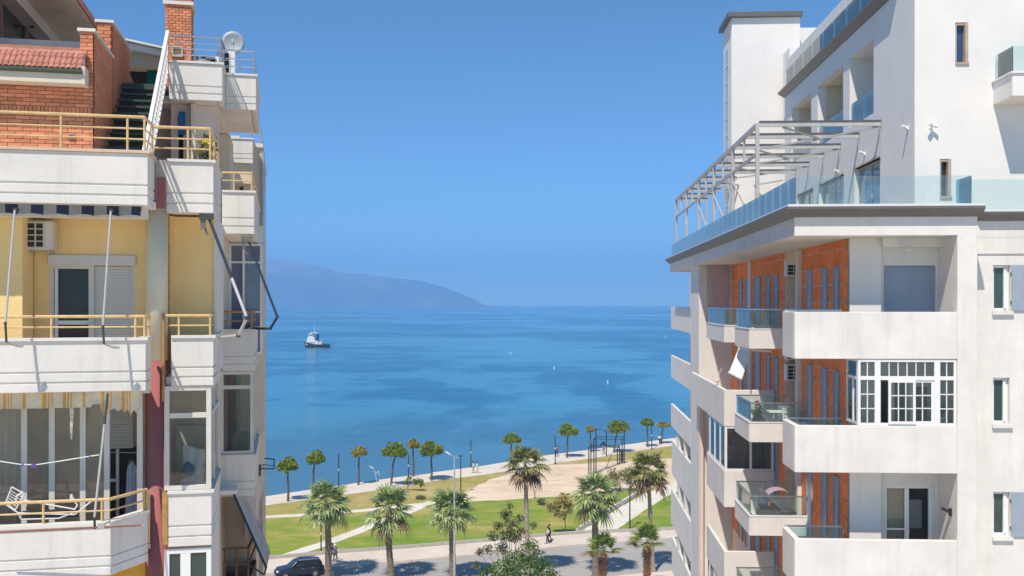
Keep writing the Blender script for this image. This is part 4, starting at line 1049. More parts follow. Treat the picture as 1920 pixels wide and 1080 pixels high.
# middle level: enclosed with white grid windows
def grid_window(x0, x1, z0, z1, y, label=None):
    """white frame: side casements of 2x3 panes, sliding centre, transom lights above"""
    W = bR.add(frame_mb(x0, x1, z0, z1, y, .07, .09), 'window', PVC, bv=.006, label='white window with a grid of glazing bars enclosing the middle loggia')
    zt = z1 - .50
    mb = MB(); mb.box(x0+.07, x1-.07, y, y+.09, zt-.05, zt+.05); a = x0 + (x1-x0)*.20; b = x0 + (x1-x0)*.805
    for q in (a, b): mb.box(q-.075, q+.075, y, y+.09, z0+.07, zt-.05); mb.box(q-.075, q+.075, y, y+.09, zt+.05, z1-.07)
    bR.add(mb, 'mullion', PVC, W)
    def light(u0, u1, v0, v1, nu, nv, yy, skip=()):
        m = MB(); m.box(u0, u1, yy+.045, yy+.053, v0, v1); bR.add(m, 'pane', WGLASS, W)
        m = MB(); w_ = .013
        us = [u0 + (u1-u0)*i/nu for i in range(1, nu)] ; vs = [v0 + (v1-v0)*i/nv for i in range(1, nv)]
        for u in us: m.box(u-w_, u+w_, yy+.03, yy+.068, v0, v1)
        for v in vs: m.box(u0, u1, yy+.032, yy+.066, v-w_, v+w_)
        if us or vs: bR.add(m, 'glazing_bar', PVC, W)
    light(x0+.07, a-.075, z0+.07, zt-.05, 2, 3, y); light(b+.075, x1-.07, z0+.07, zt-.05, 2, 3, y)
    light(x0+.07, a-.075, zt+.05, z1-.07, 2, 1, y); light(b+.075, x1-.07, zt+.05, z1-.07, 2, 1, y)
    light(a+.075, b-.075, zt+.05, z1-.07, 6, 1, y)
    # two sliding leaves, the left one pushed right
    for (u0, u1, yy) in ((a+.27, b-.58, y-.05), (b-.68, b-.075, y+.03)):
        m = frame_mb(u0, u1, z0+.05, zt-.05, yy, .07, .05); s_ = bR.add(m, 'sash', PVC, W, bv=.005)
        light(u0+.07, u1-.07, z0+.12, zt-.12, 3 if u1-u0 > .7 else 2, 3, yy-.03)
    return W
x0, z1 = xz(1606, 679, G0 + .17); x1, z0 = xz(1797, 800, G0 + .17)
x1 = 10.42; z0 = zc(1) + .005; z1 = zb(0) - .01
grid_window(x0, x1, z0, z1, G0 + .03)
# side return of the enclosure and what is seen inside
mb = MB(); y0, y1 = G0 + .13, 28.74
mb.box(x0, x0+.07, y0, y0+.07, z0, z1); mb.box(x0, x0+.07, y1-.07, y1, z0, z1); mb.box(x0, x0+.07, y0+.07, y1-.07, z0, z0+.07); mb.box(x0, x0+.07, y0+.07, y1-.07, z1-.07, z1); mb.box(x0, x0+.07, y0+.07, y1-.07, z1-.55, z1-.47); mb.box(x0, x0+.07, 28.1, 28.17, z0+.07, z1-.55)
o = bR.add(mb, 'side_window', PVC); mb = MB(); mb.box(x0+.03, x0+.04, y0+.07, y1-.07, z0+.07, z1-.07); bR.add(mb, 'pane', WGLASS, o)
zf = zb(1) + .2
mb = MB(); mb.box(8.75, 9.55, YB-.03, YB-.005, zf, zf+2.15); mb.box(9.75, 10.1, YB-.03, YB-.005, zf+.6, zf+2.0); bR.add(mb, 'inner_door', plain('inner_dark_door', (.10,.075,.06), .5))
mb = MB(); mb.box(9.1, 9.2, YB-.06, YB-.031, zf, zf+2.15); mb.box(8.68, 8.75, YB-.05, YB-.005, zf, zf+2.2); bR.add(mb, 'inner_door_frame', PVC)
def small_pot(t, mat_pot, mat_leaf, r=.12, h=.2, n=60, hh=.35):
    mb = MB(); mb.lathe([(r*.7,0),(r,h),(r*.85,h*.98),(r*.8,h*.8)], (0,0,0), 10); t.add(mb, 'pot', mat_pot)
    mb = MB(); cloud(mb, [((0,0,h+hh*.5),(r*1.4,r*1.4,hh*.6))], n, .06, .1); t.add(mb, 'foliage', mat_leaf)
TERRA = plain('terracotta_pot', (.40,.15,.07), .8)
t = T('potted_plant', 'potted plant on the sill inside the white grid windows, right end', 'plant', (10.2, 28.1, zc(1)), RF, own=True); small_pot(t, PVC, LEAFG)
t = T('side_table', 'small white cabinet inside the enclosed middle loggia at the right', 'cabinet', (10.1, 28.15, zf), RF, own=True)
mb = MB(); mb.box(-.3,.3,-.2,.2,.06,1.0); t.add(mb, 'body', PVC); mb = MB(); mb.box(-.33,.33,-.23,.23,1.0,1.05); t.add(mb, 'top', PVC)

# ---- orange clad side wall: panels, narrow windows, pipes
def yo(px): return f.X(px, 568, XO)[1]
mb = MB(); mb.wall((28.76, 48.7), (0, 26.806), XO + .03, XO + .3, fs, [(yo(1498), yo(1471), 0.0, 26.35)]); bR.add(mb, 'wall', JOINT)
cladding = bR.add(MB().box(XO + .028, XO + .034, 28.77, 28.8, .01, .04), 'cladding', JOINT)
gap = .040
edges_near = [yo(1588) + .0, yo(1573), yo(1563.5), yo(1551), yo(1541.5), yo(1522.5), yo(1513.5), yo(1502)]
wnear = [(1, 2), (3, 4), (5, 6)]
edges_far = [yo(1470), yo(1459), yo(1452), yo(1444), yo(1437), yo(1425.5), yo(1415), yo(1410), yo(1404.5), yo(1398), yo(1392), yo(1386), yo(1381.5), 48.6]
wfar = [(1, 2), (3, 4), (5, 6), (8, 9), (10, 11)]
PANEL_ME = {}
def panel(y0, y1, z0, z1):
    key = (round(y1-y0, 2), round(z1-z0, 2))
    if key not in PANEL_ME:
        a, b = (y1-y0)/2 - gap/2, (z1-z0)/2 - gap/2
        PANEL_ME[key] = MB().box(.012, .028, -a, a, -b, b).mesh('panel', ORANGE)
    link('panel', PANEL_ME[key], cladding, (XO + random.uniform(-.002, .002), (y0+y1)/2, (z0+z1)/2))
for k in range(4):
    top = 26.806 if k == 0 else zb(k-1); fl = zb(k) + .2 if k else zb(0) + .2
    head = 26.05 - FLR * k
    rows = [head - .515 * i for i in range(6)]
    rows = [r for r in rows if r > zb(k) + .05] + [zb(k)]
    for E, Wn in ((edges_near, wnear), (edges_far, wfar)):
        wl_ = {a for a, b in Wn}
        for i in range(len(E) - 1):
            if i in wl_:
                y0, y1 = E[i], E[i+1]
                door = (E is edges_far and i == 5)
                mb = MB(); mb.box(XO - .03, XO + .05, y0, y0 + .04, zb(k), head); mb.box(XO - .03, XO + .05, y1 - .04, y1, zb(k), head); mb.box(XO - .03, XO + .05, y0 + .04, y1 - .04, head - .04, head)
                o = bR.add(mb, 'narrow_window', GREYBLUE2)
                mb = MB(); mb.box(XO - .005, XO + .02, y0 + .04, y1 - .04, zb(k), head - .04); bR.add(mb, 'shutter', BLUEGREY, o)
            else:
                for r1, r0 in zip(rows[:-1], rows[1:]): panel(E[i], E[i+1], r0, r1)
        # band over the window heads
        j = [i for i in range(len(E)) if i % 2 == 0]
        if j[-1] != len(E) - 1: j.append(len(E) - 1)
        zz = [top, 26.57 - FLR * k, head] if top > 26.57 - FLR * k + .1 else [top, head]
        if k: zz = [zb(k-1), head] if zb(k-1) - head < .8 else [zb(k-1), head + .5, head]
        for a, b in zip(j[:-1], j[1:]):
            for r1, r0 in zip(zz[:-1], zz[1:]): panel(E[a], E[b], r0, r1)
# concrete edges of the AC recess, full-height pipes
mb = MB(); mb.box(XO - .12, XO + .05, yo(1502) , yo(1498), 0, 26.80); bR.add(mb, 'pilaster', CONC)
mb = MB(); mb.box(XO - .06, XO + .05, yo(1409), yo(1405), 0, 26.80); bR.add(mb, 'pilaster', CONC)
mb = MB(); mb.box(XO + .9, XO + .95, yo(1498), yo(1471), 0, 26.35); bR.add(mb, 'recess_wall', CREAM)
mb = MB(); mb.box(XO + .305, XO + .9, yo(1471), yo(1471) + .05, 0, 26.35); bR.add(mb, 'recess_wall', CREAM)
def ac_unit(T_base, fr, label, w_=.8, h_=.56, d_=.3, face=(0, -1), group='air conditioners on the facades', old=False):
    """outdoor unit, front looks along -Y of its own axes"""
    rz = 0 if face == (0, -1) else -math.pi / 2 if face == (-1, 0) else math.pi / 2
    t = T('air_conditioner', label, 'air conditioner', T_base, fr, group, rz, own=True)
    mat = PVC_OLD if old else WHITEM
    mb = MB(); mb.box(-w_/2, w_/2, 0, d_, 0, h_); t.add(mb, 'body', mat, bv=.015)
    mb = MB(); mb.box(-w_*.42, w_*.18, -.004, .002, h_*.08, h_*.92); fb = t.add(mb, 'fan_shade_plate', DARKROOM)  # flat dark plate painted as the shaded fan opening
    mb = MB()
    for i in range(5):
        q = h_*.08 + h_*.84*i/4; mb.box(-w_*.43, w_*.19, -.022, -.006, q-.008, q+.008)
    for i in range(3):
        q = -w_*.42 + w_*.6*i/2; mb.box(q-.01, q+.01, -.024, -.005, h_*.07, h_*.93)
    t.add(mb, 'grille', mat)
    mb = MB(); mb.box(-w_*.4, -w_*.35, .02, d_+.12, -.05, -.002); mb.box(w_*.3, w_*.35, .02, d_+.12, -.05, -.002); t.add(mb, 'bracket', GALV)
    return t
ya = yo(1471) - .42
for px, py, lab in ((1486, 518, 'air conditioner in the topmost recess of the orange wall'), (1486, 715, 'air conditioner in the second recess of the orange wall, upper of two'), ):
    z = f.D(px, py, 36.0)[2]
    ac_unit((XO + .33, yo(1471) - .36, z), RF, lab, .72, .6, .3)
z = f.D(1487, 715, 36.0)[2] + .75
ac_unit((XO + .33, yo(1471) - .36, z), RF, 'air conditioner mounted right above another in the second recess', .72, .5, .3)

# ---- side balconies along the orange wall
def yx(px, x=6.0): return f.X(px, 568, x)[1]
yb0, yb1 = yx(1405), yx(1383); ya0, ya1 = yx(1358), yx(1325)
XI = XO - .02
def glass_balcony(y0, y1, k, name='balcony', glass_l=True):
    c, b = zc(k) + .03, zb(k)
    zs = b + .63
    mb = MB(); mb.box(6.0, XI, y0, y0 + .12, b, zs); mb.box(6.0, 6.12, y0 + .12, y1, b, zs); mb.box(6.12, XI, y0 + .12, y1, b, b + .18); mb.box(6.12, XI, y1 - .12, y1, b + .18, zs)
    o = bR.add(mb, name, WHITE, bv=.012)
    n = max(1, round((y1 - y0) / 1.1))
    for i in range(n):
        a = y0 + .06 + (y1 - y0 - .12) * i / n; d = y0 + .06 + (y1 - y0 - .12) * (i + 1) / n
        mb = MB(); mb.box(6.05, 6.065, a + .01, d - .01, zs + .002, c - .03); bR.add(mb, 'glass_panel', GLASS2, o)
    for i in range(2):
        a = 6.07 + (XI - 6.1) * i / 2; d = 6.07 + (XI - 6.1) * (i + 1) / 2
        mb = MB(); mb.box(a + .01, d - .01, y0 + .055, y0 + .07, zs + .002, c - .03); bR.add(mb, 'glass_panel', GLASS, o)
        mb = MB(); mb.box(a + .01, d - .01, y1 - .065, y1 - .05, zs + .002, c - .03); bR.add(mb, 'glass_panel', GLASS, o)
    mb = MB(); mb.sweep([(XI, y1 - .058), (6.058, y1 - .058), (6.058, y0 + .062), (XI, y0 + .062)], [(-.025, c - .028), (.025, c - .028), (.025, c + .012), (-.025, c + .012)]); bR.add(mb, 'handrail', STEEL, o)
    mb = MB(); mb.sweep([(6.06, y1), (6.06, y0 + .06), (XI, y0 + .06)], [(-.075, zs + .001), (.075, zs + .001), (.075, zs + .035), (-.075, zs + .035)]); bR.add(mb, 'coping', WHITEM, o)
    return o
def solid_balcony(y0, y1, k, xo=6.0, xi=XI, cz=None, name='balcony'):
    c = cz or zc(k); b = zb(k) - .12
    mb = MB(); mb.box(xo, xi, y0, y0 + .14, b, c); mb.box(xo, xo + .14, y0 + .14, y1, b, c); mb.box(xo + .14, xi, y0 + .14, y1, b, b + .22)
    return bR.add(mb, name, WHITE, bv=.012)
for k in range(4): glass_balcony(yb0, yb1 + .6, k)
glass_balcony(ya0, ya1, 0)
solid_balcony(ya0, 48.6, 1); o3 = solid_balcony(ya0, ya1, 2); solid_balcony(ya0, ya1, 3); solid_balcony(ya0, ya1, 4)
# glazed-in balcony of the third level
z0, z1 = zc(2) + .003, zb(1) - .125
mb = MB()
for x in (6.02, 6.95, XI - .12): mb.box(x, x + .09, ya0 + .02, ya0 + .10, z0, z1)
mb.box(6.11, XI - .12, ya0 + .025, ya0 + .095, z0 + .002, z0 + .07); mb.box(6.11, XI - .12, ya0 + .025, ya0 + .095, z1 - .07, z1)
for y in (ya0 + 1.3, ya0 + 2.7, ya0 + 4.1): mb.box(6.025, 6.095, y, y + .08, z0, z1)
mb.box(6.03, 6.09, ya0 + .1, ya1, z0 + .002, z0 + .07); mb.box(6.03, 6.09, ya0 + .1, ya1, z1 - .07, z1)
o = bR.add(mb, 'glazed_enclosure', PVC)
for a, b in ((6.11, 6.95), (7.04, XI - .12)): mb = MB(); mb.box(a, b, ya0 + .055, ya0 + .065, z0 + .07, z1 - .07); bR.add(mb, 'pane', WGLASS, o)
mb = MB(); mb.box(6.055, 6.065, ya0 + .1, ya1, z0 + .07, z1 - .07); bR.add(mb, 'pane', WGLASS, o)
mb = MB(); mb.box(6.3, 7.85, ya0 + 1.6, ya0 + 1.63, z0 - 1, z1 - .05); bR.add(mb, 'blind', plain('grey_blind', (.33,.31,.30), .9))
# lower glazed strip at the very bottom (fourth level)
z0, z1 = zc(4) + .003, zb(3) - .125
mb = MB()
for y in (ya0 + .05, ya0 + 1.4, ya0 + 2.8, ya0 + 4.2): mb.box(6.025, 6.095, y, y + .08, z0, z1)
mb.box(6.03, 6.09, ya0 + .13, ya1, z1 - .07, z1); o = bR.add(mb, 'glazed_enclosure', PVC)
mb = MB(); mb.box(6.055, 6.065, ya0 + .13, ya1, z0, z1 - .07); bR.add(mb, 'pane', GREENPANE, o)

# cross wall with stained stone, tall pier and far balconies
mb = MB(); mb.box(6.36, XO + .3, 48.72, 51.9, 0, 26.806); bR.add(mb, 'pier', WHITE)
mb = MB(); mb.box(6.75, XO - .1, 48.68, 48.716, zc(0) - .9, 26.80); bR.add(mb, 'stone_panel', MARBLE)
mb = MB(); mb.box(7.9, 8.26, 51.9, 65, 0, 26.806); bR.add(mb, 'wall', WHITE)
for k in range(3): solid_balcony(54.4, 64.4, k, 6.66, 7.9)
for k in range(3, 9): solid_balcony(54.4 + .12 * (k % 2), 64.4, k, 6.66 + .05 * (k % 2), 7.9, zc(k) + .75)
mb = MB(); mb.box(7.5, 7.9, 54.6, 64.3, 0, zb(2) - .125); bR.add(mb, 'wall', CONC)
for y in (57.4, 60.6): mb = MB(); mb.box(6.72, 7.49, y, y + .8, 0, zb(2) - .126); bR.add(mb, 'pier', CONC)
for k in range(3, 8):
    for y in (55.6, 58.9, 62.0):
        mb = MB(); mb.box(7.46, 7.498, y, y + 1.1, zb(k) + .3, zb(k) + 2.4); bR.add(mb, 'far_window', DARKPANE)
mb = MB(); mb.box(6.66, 6.80, 53.0, 54.39, zb(1) - .3, zb(0) - .2); bR.add(mb, 'awning_panel', plain('dark_teal_cloth', (.02,.05,.08), .8))
mb = MB(); mb.box(6.9, 7.6, 54.8, 54.83, zb(0) + .2, zc(0) + .05); bR.add(mb, 'glass_panel', GLASS2)
# vertical pinkish shaft strip between pier and side balconies
mb = MB(); mb.box(6.37, 6.55, 48.5, 48.7, 0, zb(1) - .13); bR.add(mb, 'pilaster', PINKISH)

# white drop awning hanging from the far top balcony
t = T('awning', 'white folded drop awning hanging below the far glass balcony of the right block', 'awning', (6.1, ya0 - .3, zb(0)), RF)
p1 = f.D(1386, 650, 36.6); p2 = f.D(1407, 656, 35.6); p3 = f.D(1390, 710, 34.9); p4 = f.D(1367, 698, 35.9)
mb = MB(); P = [Vector(p) for p in (p1, p2, p3, p4)]; nn = (P[1]-P[0]).cross(P[3]-P[0]).normalized() * .03
mb.face([tuple(p) for p in P]); mb.face([tuple(p + nn) for p in P[::-1]])
for i in range(4): mb.face([tuple(P[i]), tuple(P[(i+1)%4]), tuple(P[(i+1)%4]+nn), tuple(P[i]+nn)])
t.add(mb, 'cloth', CLOTHW)
mb = MB(); mb.tube(P[3], P[2], .045, 8); mb.tube(P[0], P[1], .06, 8); t.add(mb, 'roller', WHITEM)
q = Vector(f.D(1408, 656, 35.4)); mb = MB(); mb.tube(q, (q.x, q.y, zc(1) + .1), .022, 6); t.add(mb, 'pole', GALV)
mb = MB(); mb.bar(q, Vector(f.D(1446, 659, 35.4)), .1, .07); t.add(mb, 'cassette', WHITEM)

# things on the side balconies
def chair(base, fr, label, mat, rz=0, group=None):
    t = T('chair', label, 'chair', base, fr, group, rz, own=True)
    mb = MB(); mb.box(-.22,.22,-.22,.22,.43,.46); t.add(mb, 'seat', mat, bv=.01)
    mb = MB(); mb.bar((0,.22,.5), (0,.30,.88), .44, .025, (1,0,0)) if False else mb.box(-.21,.21,.21,.24,.5,.88); t.add(mb, 'backrest', mat, bv=.01)
    for sx in (-1,1):
        for sy in (-1,1): mb = MB(); mb.tube((sx*.2,sy*.2,0), (sx*.19,sy*.19,.44 if sy < 0 else .86), .014, 6); t.add(mb, 'leg', mat)
    return t
def table(base, fr, label, mat, w_=.7, d_=.7, h_=.74, rz=0):
    t = T('table', label, 'table', base, fr, None, rz, own=True)
    mb = MB(); mb.box(-w_/2,w_/2,-d_/2,d_/2,h_-.03,h_); t.add(mb, 'tabletop', mat, bv=.008)
    for sx in (-1,1):
        for sy in (-1,1): mb = MB(); mb.tube((sx*w_*.42,sy*d_*.42,0),(sx*w_*.3*(-1 if False else 1),sy*d_*.42,h_-.03), .014, 6); t.add(mb, 'leg', mat)
    return t
z1 = zb(1) + .18
table((7.15, yb0 + 1.0, z1), RF, 'white folding table on the glass balcony of the second level', WHITEM)
chair((7.5, yb0 + .55, z1), RF, 'white chair with a pale cushion on the second-level glass balcony, nearest the glass front', WHITEM, .5, 'white balcony chairs')
chair((7.55, yb0 + 1.6, z1), RF, 'white chair behind the folding table on the second-level glass balcony', WHITEM, 2.6, 'white balcony chairs')
t = T('cushion', 'pale cushion lying on the nearest white balcony chair', 'cushion', (7.5, yb0 + .52, z1 + .46), RF, own=True, rz=.5)
mb = MB(); mb.box(-.2,.2,-.2,.2,0,.10); o = t.add(mb, 'cover', plain('pale_green_fabric', (.55,.62,.55), .9)); bevel(o, .04, 3)
FLWR = foliage('red_geranium', (.25,.01,.01), (.5,.02,.03), (.65,.05,.08), 6)
t = T('potted_plant', 'potted red geranium in the corner of the second-level glass balcony', 'plant', (6.35, yb0 + .35, z1), RF, own=True)
mb = MB(); mb.lathe([(.11,0),(.16,.26),(.14,.255),(.13,.2)], (0,0,0), 12); t.add(mb, 'pot', TERRA)
mb = MB(); cloud(mb, [((0,0,.75),(.16,.16,.42))], 170, .06, .1); t.add(mb, 'foliage', LEAF)
mb = MB(); cloud(mb, [((0,0,.48),(.24,.2,.17)), ((-.02,0,1.05),(.09,.07,.1))], 300, .05, .4); t.add(mb, 'flowers', FLWR)
t = T('potted_plant', 'low spreading pot of pale green leaves beside the red geranium', 'plant', (6.85, yb0 + .32, z1), RF, own=True); small_pot(t, TERRA, LEAFG, .14, .2, 120, .3)
# stroller on third level
z1 = zb(2) + .18
t = T('stroller', 'folding stroller with lavender hood and seat on the third-level glass balcony', 'stroller', (7.1, yb0 + .55, z1), RF, own=True); t.o.scale = (1.25, 1.25, 1.25)
LAV = plain('lavender_canvas', (.42,.30,.36), .85, var=.15); DLAV = plain('dark_plum_canvas', (.09,.06,.10), .85)
mb = MB()
N = 7
for i in range(N):
    a0, a1 = R_(25 + 120*i/N), R_(25 + 120*(i+1)/N)
    mb.face([(-.05+.36*math.cos(a0),-.26,.72+.30*math.sin(a0)), (-.05+.36*math.cos(a1),-.26,.72+.30*math.sin(a1)), (-.05+.36*math.cos(a1),.26,.72+.30*math.sin(a1)), (-.05+.36*math.cos(a0),.26,.72+.30*math.sin(a0))])
t.add(mb, 'hood', LAV)
mb = MB(); mb.bar((-.28,0,.70),(.05,0,.38),.48,.05); mb.bar((.05,0,.38),(.38,0,.42),.48,.05); t.add(mb, 'seat', DLAV)
mb = MB()
for y in (-.24,.24): mb.tube((-.5,y,.98),(.42,y,.10),.014); mb.tube((-.35,y,.12),(.22,y,.72),.014)
mb.tube((-.5,-.24,.98),(-.5,.24,.98),.018); t.add(mb, 'frame', STEEL)
wme = MB(); wme.lathe([(.03,-.02),(.10,-.022),(.115,0),(.10,.022),(.03,.02)], (0,0,0), 12); wme.v = [(p[0],p[2],p[1]) for p in wme.v]; wme = wme.mesh('wheel', TYRE)
for x, y in ((.42,-.24),(.42,.24),(-.36,-.24),(-.36,.24)): link('wheel', wme, t.o, (x, y, .115))
def blob_cloth(name, label, base, r, mat, fr=RF, group=None, seed=1, cat='laundry'):
    rg = random.Random(seed); mb = MB(); n, m_ = 12, 7
    for j in range(m_):
        a = math.pi * j / (m_ - 1)
        for i in range(n):
            b = 6.283 * i / n; k = 1 + rg.uniform(-.18, .18); z = r[2] * (1 - math.cos(a)) * .5
            mb.v.append((r[0]*math.sin(a)*math.cos(b)*k*(1 if z > .02 else .9), r[1]*math.sin(a)*math.sin(b)*k, max(0, r[2]*2*(.5 - .5*math.cos(math.pi - a))*(1 + rg.uniform(-.08,.08)))))
    for j in range(m_-1):
        for i in range(n): mb.f.append((j*n+i, j*n+(i+1)%n, (j+1)*n+(i+1)%n, (j+1)*n+i)); mb.m.append(0)
    return solo(mb, name, label, cat, mat, base, fr, group, own=True, smooth=True)
blob_cloth('bag', 'dark blue and orange bundle by the stroller', (6.55, yb0 + .5, z1 + .62), (.2,.2,.2), plain('navy_bundle', (.04,.05,.10), .9), cat='bag', seed=3)
blob_cloth('toy_ball', 'small orange bundle on top of a green crate by the stroller', (6.78, yb0 + .42, z1 + .62), (.12,.12,.14), plain('orange_bundle', (.45,.12,.05), .9), cat='toy', seed=5)
t = T('crate', 'dark green box stand under the orange and blue bundles by the stroller', 'box', (6.65, yb0 + .45, z1), RF, own=True)
mb = MB(); mb.box(-.3,.3,-.2,.2,0,.58); t.add(mb, 'body', plain('dark_green_plastic', (.03,.08,.07), .5), bv=.01); mb = MB(); mb.box(-.32,.32,-.22,.22,.58,.615); t.add(mb, 'lid', plain('green_lid', (.05,.12,.10), .5))
# small dish on the second-level far parapet
x, y, z = f.D(1337, 710, 40.5)
t = T('antenna', 'small white antenna on the parapet of the far solid balcony', 'antenna', (6.07, y, zc(1)), RF, own=True)
mb = MB(); mb.tube((0,0,0),(0,0,.35),.02); mb.tube((0,0,.3),(.16,-.1,.7),.012); t.add(mb, 'mast', WHITEM); mb = MB(); mb.lathe([(.03,.02),(.14,.07),(.16,.09),(.03,.03)], (0,0,.1), 10); t.add(mb, 'dish', WHITEM)
# ------------------------------------------------------------------ right building: terrace glass, penthouse, tower, pergola
ZT, ZG = 27.635, 28.40
def glass_run(p, q, z0, z1, n, mat=GLASS, th=.016, g=.012):
    p = Vector((p[0], p[1])); q = Vector((q[0], q[1])); d = (q - p) / n; u = d.normalized(); nn = Vector((-u.y, u.x)) * th / 2
    for i in range(n):
        a = p + d * i + u * g; b = p + d * (i + 1) - u * g
        mb = MB(); mb.prism([tuple(a - nn), tuple(b - nn), tuple(b + nn), tuple(a + nn)], lambda x, y, t: (x, y, t), z0, z1)
        bR.add(mb, 'glass_panel', mat)
xe = xz(1823, 380, G0 + .02)[0]
glass_run((6.22, G0 + .06), (xe, G0 + .06), ZT, ZG, 4)
glass_run((xe, G0 + .07), (xe, 28.72), ZT, ZG, 1, GLASS2)
glass_run((xe + .05, 28.72), (18.5, 28.72), 27.565, 28.42, 4)
glass_run((6.20, G0 + .1), (6.20, 59.8), ZT, ZG, 30, GLASS2)
glass_run((6.22, 59.85), (10.5, 59.85), ZT, ZG, 4, GLASS2)

XP, YP = 10.4, 30.8                                    # penthouse corner
HW = []
for a, b, c, d in ((1791,1815,42,117),(1762,1783,298,368)):
    x0, z1 = xz(a, c, YP); x1, z0 = xz(b, d, YP); HW.append((x0, x1, z0, z1))
mb = MB(); mb.wall((XP, 20), (27.38, 36.4), YP, YP + .4, fx, HW); bR.add(mb, 'penthouse_wall', WHITE_CLEAN)
for i, (x0, x1, z0, z1) in enumerate(HW):
    TIM = plain('pale_timber_frame', (.48, .36, .28), .6)
    mb = MB(); mb.box(x0, x0+.05, YP+.02, YP+.22, z0, z1); mb.box(x1-.09, x1, YP-.02, YP+.22, z0, z1); mb.box(x0+.05, x1-.09, YP+.02, YP+.22, z1-.08, z1); mb.box(x0-.0, x1+.02, YP-.05, YP+.22, z0-.06, z0-.002)
    o = bR.add(mb, 'narrow_window', TIM)
    mb = MB(); mb.box(x0+.05, x1-.09, YP+.16, YP+.2, z0, z1-.08); bR.add(mb, 'pane', BLUEPANE if i == 0 else DARKPANE, o)
mb = MB(); mb.box(12.3, 20, 31.25, 48.2, 27.38, 34.6); bR.add(mb, 'penthouse_core', CREAM)
# side wall holes: loggias and doors
def hole(pn, pf, pt_near, pb_near):
    yn = f.X(pn, 568, XP)[1]; yf = f.X(pf, 568, XP)[1]
    return (yn, yf, f.X(pn, pb_near, XP)[2], f.X(pn, pt_near, XP)[2])
hs_ = [hole(1638, 1593, 72, 212), hole(1581, 1533, 124, 240), hole(1521, 1484, 178, 268), hole(1650, 1602, 295, 384), hole(1582, 1536, 330, 400), hole(1525, 1495, 352, 415)]
zl0, zl1 = hs_[0][2], hs_[0][3]; zd1 = hs_[3][3]
hs_ = [(a, b, zl0 if i < 3 else 27.40, zl1 if i < 3 else zd1) for i, (a, b, c, d) in enumerate(hs_)]
mb = MB(); mb.wall((YP + .4, 48.4), (27.38, 36.4), XP, XP + .35, fs, hs_); bR.add(mb, 'penthouse_wall', WHITE_CLEAN)
mb = MB(); mb.box(XP, 20, 48.4, 48.7, 27.38, 35.0); bR.add(mb, 'penthouse_wall', WHITE_CLEAN)
for i, (y0, y1, z0, z1) in enumerate(hs_):
    if i < 3:                                          # open loggia box
        mb = MB(); xb = XP + 1.6; t_ = .05
        mb.box(XP+.352, xb, y0-t_, y0, z0-t_, z1+t_); mb.box(XP+.352, xb, y1, y1+t_, z0-t_, z1+t_); mb.box(XP+.352, xb, y0, y1, z1, z1+t_); mb.box(XP+.352, xb, y0, y1, z0-t_, z0); mb.box(xb, xb+t_, y0, y1, z0, z1)
        bR.add(mb, 'loggia', CREAM if i else WHITE_CLEAN)
        for q in range(2):
            a = y0 + (y1-y0)*q/2; mb = MB(); mb.box(XP+.05, XP+.066, a+.01, a+(y1-y0)/2-.01, z0+.0, z0+.85); bR.add(mb, 'glass_panel', GLASS2)
    else:
        mb = MB()
        for (a, b) in ((y0, y0+.07), (y1-.07, y1), ((y0+y1)/2-.03, (y0+y1)/2+.03)): mb.box(XP+.16, XP+.24, a, b, z0, z1)
        mb.box(XP+.161, XP+.239, y0+.07, y1-.07, z1-.08, z1); mb.box(XP-.02, XP+.15, y0-.02, y1+.02, z1, z1+.06)
        o = bR.add(mb, 'terrace_door', plain('pale_timber_frame_2', (.50,.40,.32), .6))
        mb = MB(); mb.box(XP+.19, XP+.21, y0+.07, y1-.07, z0, z1-.08); bR.add(mb, 'pane', plain('painted_reflection_pane', (.10, .24, .33), .05, spec=.8, var=.35, scale=1.2) if i == 3 else plain('pale_green_pane', (.33, .38, .35), .06, spec=.7, var=.2, scale=1.2), o)  # blue pane holds the bluish reflection in its own colour
# side roof edge and roof glass
ZR = 34.98
mb = MB(); mb.sweep([(XP, 48.75), (XP, YP + 1.5)], [(0, ZR-.24), (.05, ZR-.24), (.32, ZR-.06), (.32, ZR), (0, ZR)]); bR.add(mb, 'cornice', SLATE)
glass_run((XP - .02, 33.0), (XP - .02, 48.6), ZR + .005, ZR + .95, 9, GLASS)
# projecting corner balcony, top right
xa = f.Y(1862, 200, YP)[0]; zbt, ztp = 30.88, 31.52
mb = MB(); mb.box(xa, xa + 5, YP - 1.30, YP - .003, zbt, ztp); bR.add(mb, 'penthouse_balcony', WHITE_CLEAN, bv=.01)
mb = MB(); mb.sweep([(xa, YP - .003), (xa, YP - 1.30), (xa + 5, YP - 1.30)], [(-.1, ztp+.002), (.05, ztp+.002), (.05, ztp+.06), (-.1, ztp+.06)]); bR.add(mb, 'coping', WHITEM)
glass_run((xa + .05, YP - 1.24), (xa + .05, YP - .05), ztp + .062, ztp + .80, 1); glass_run((xa + .05, YP - 1.25), (xa + 4.9, YP - 1.25), ztp + .062, ztp + .80, 3)
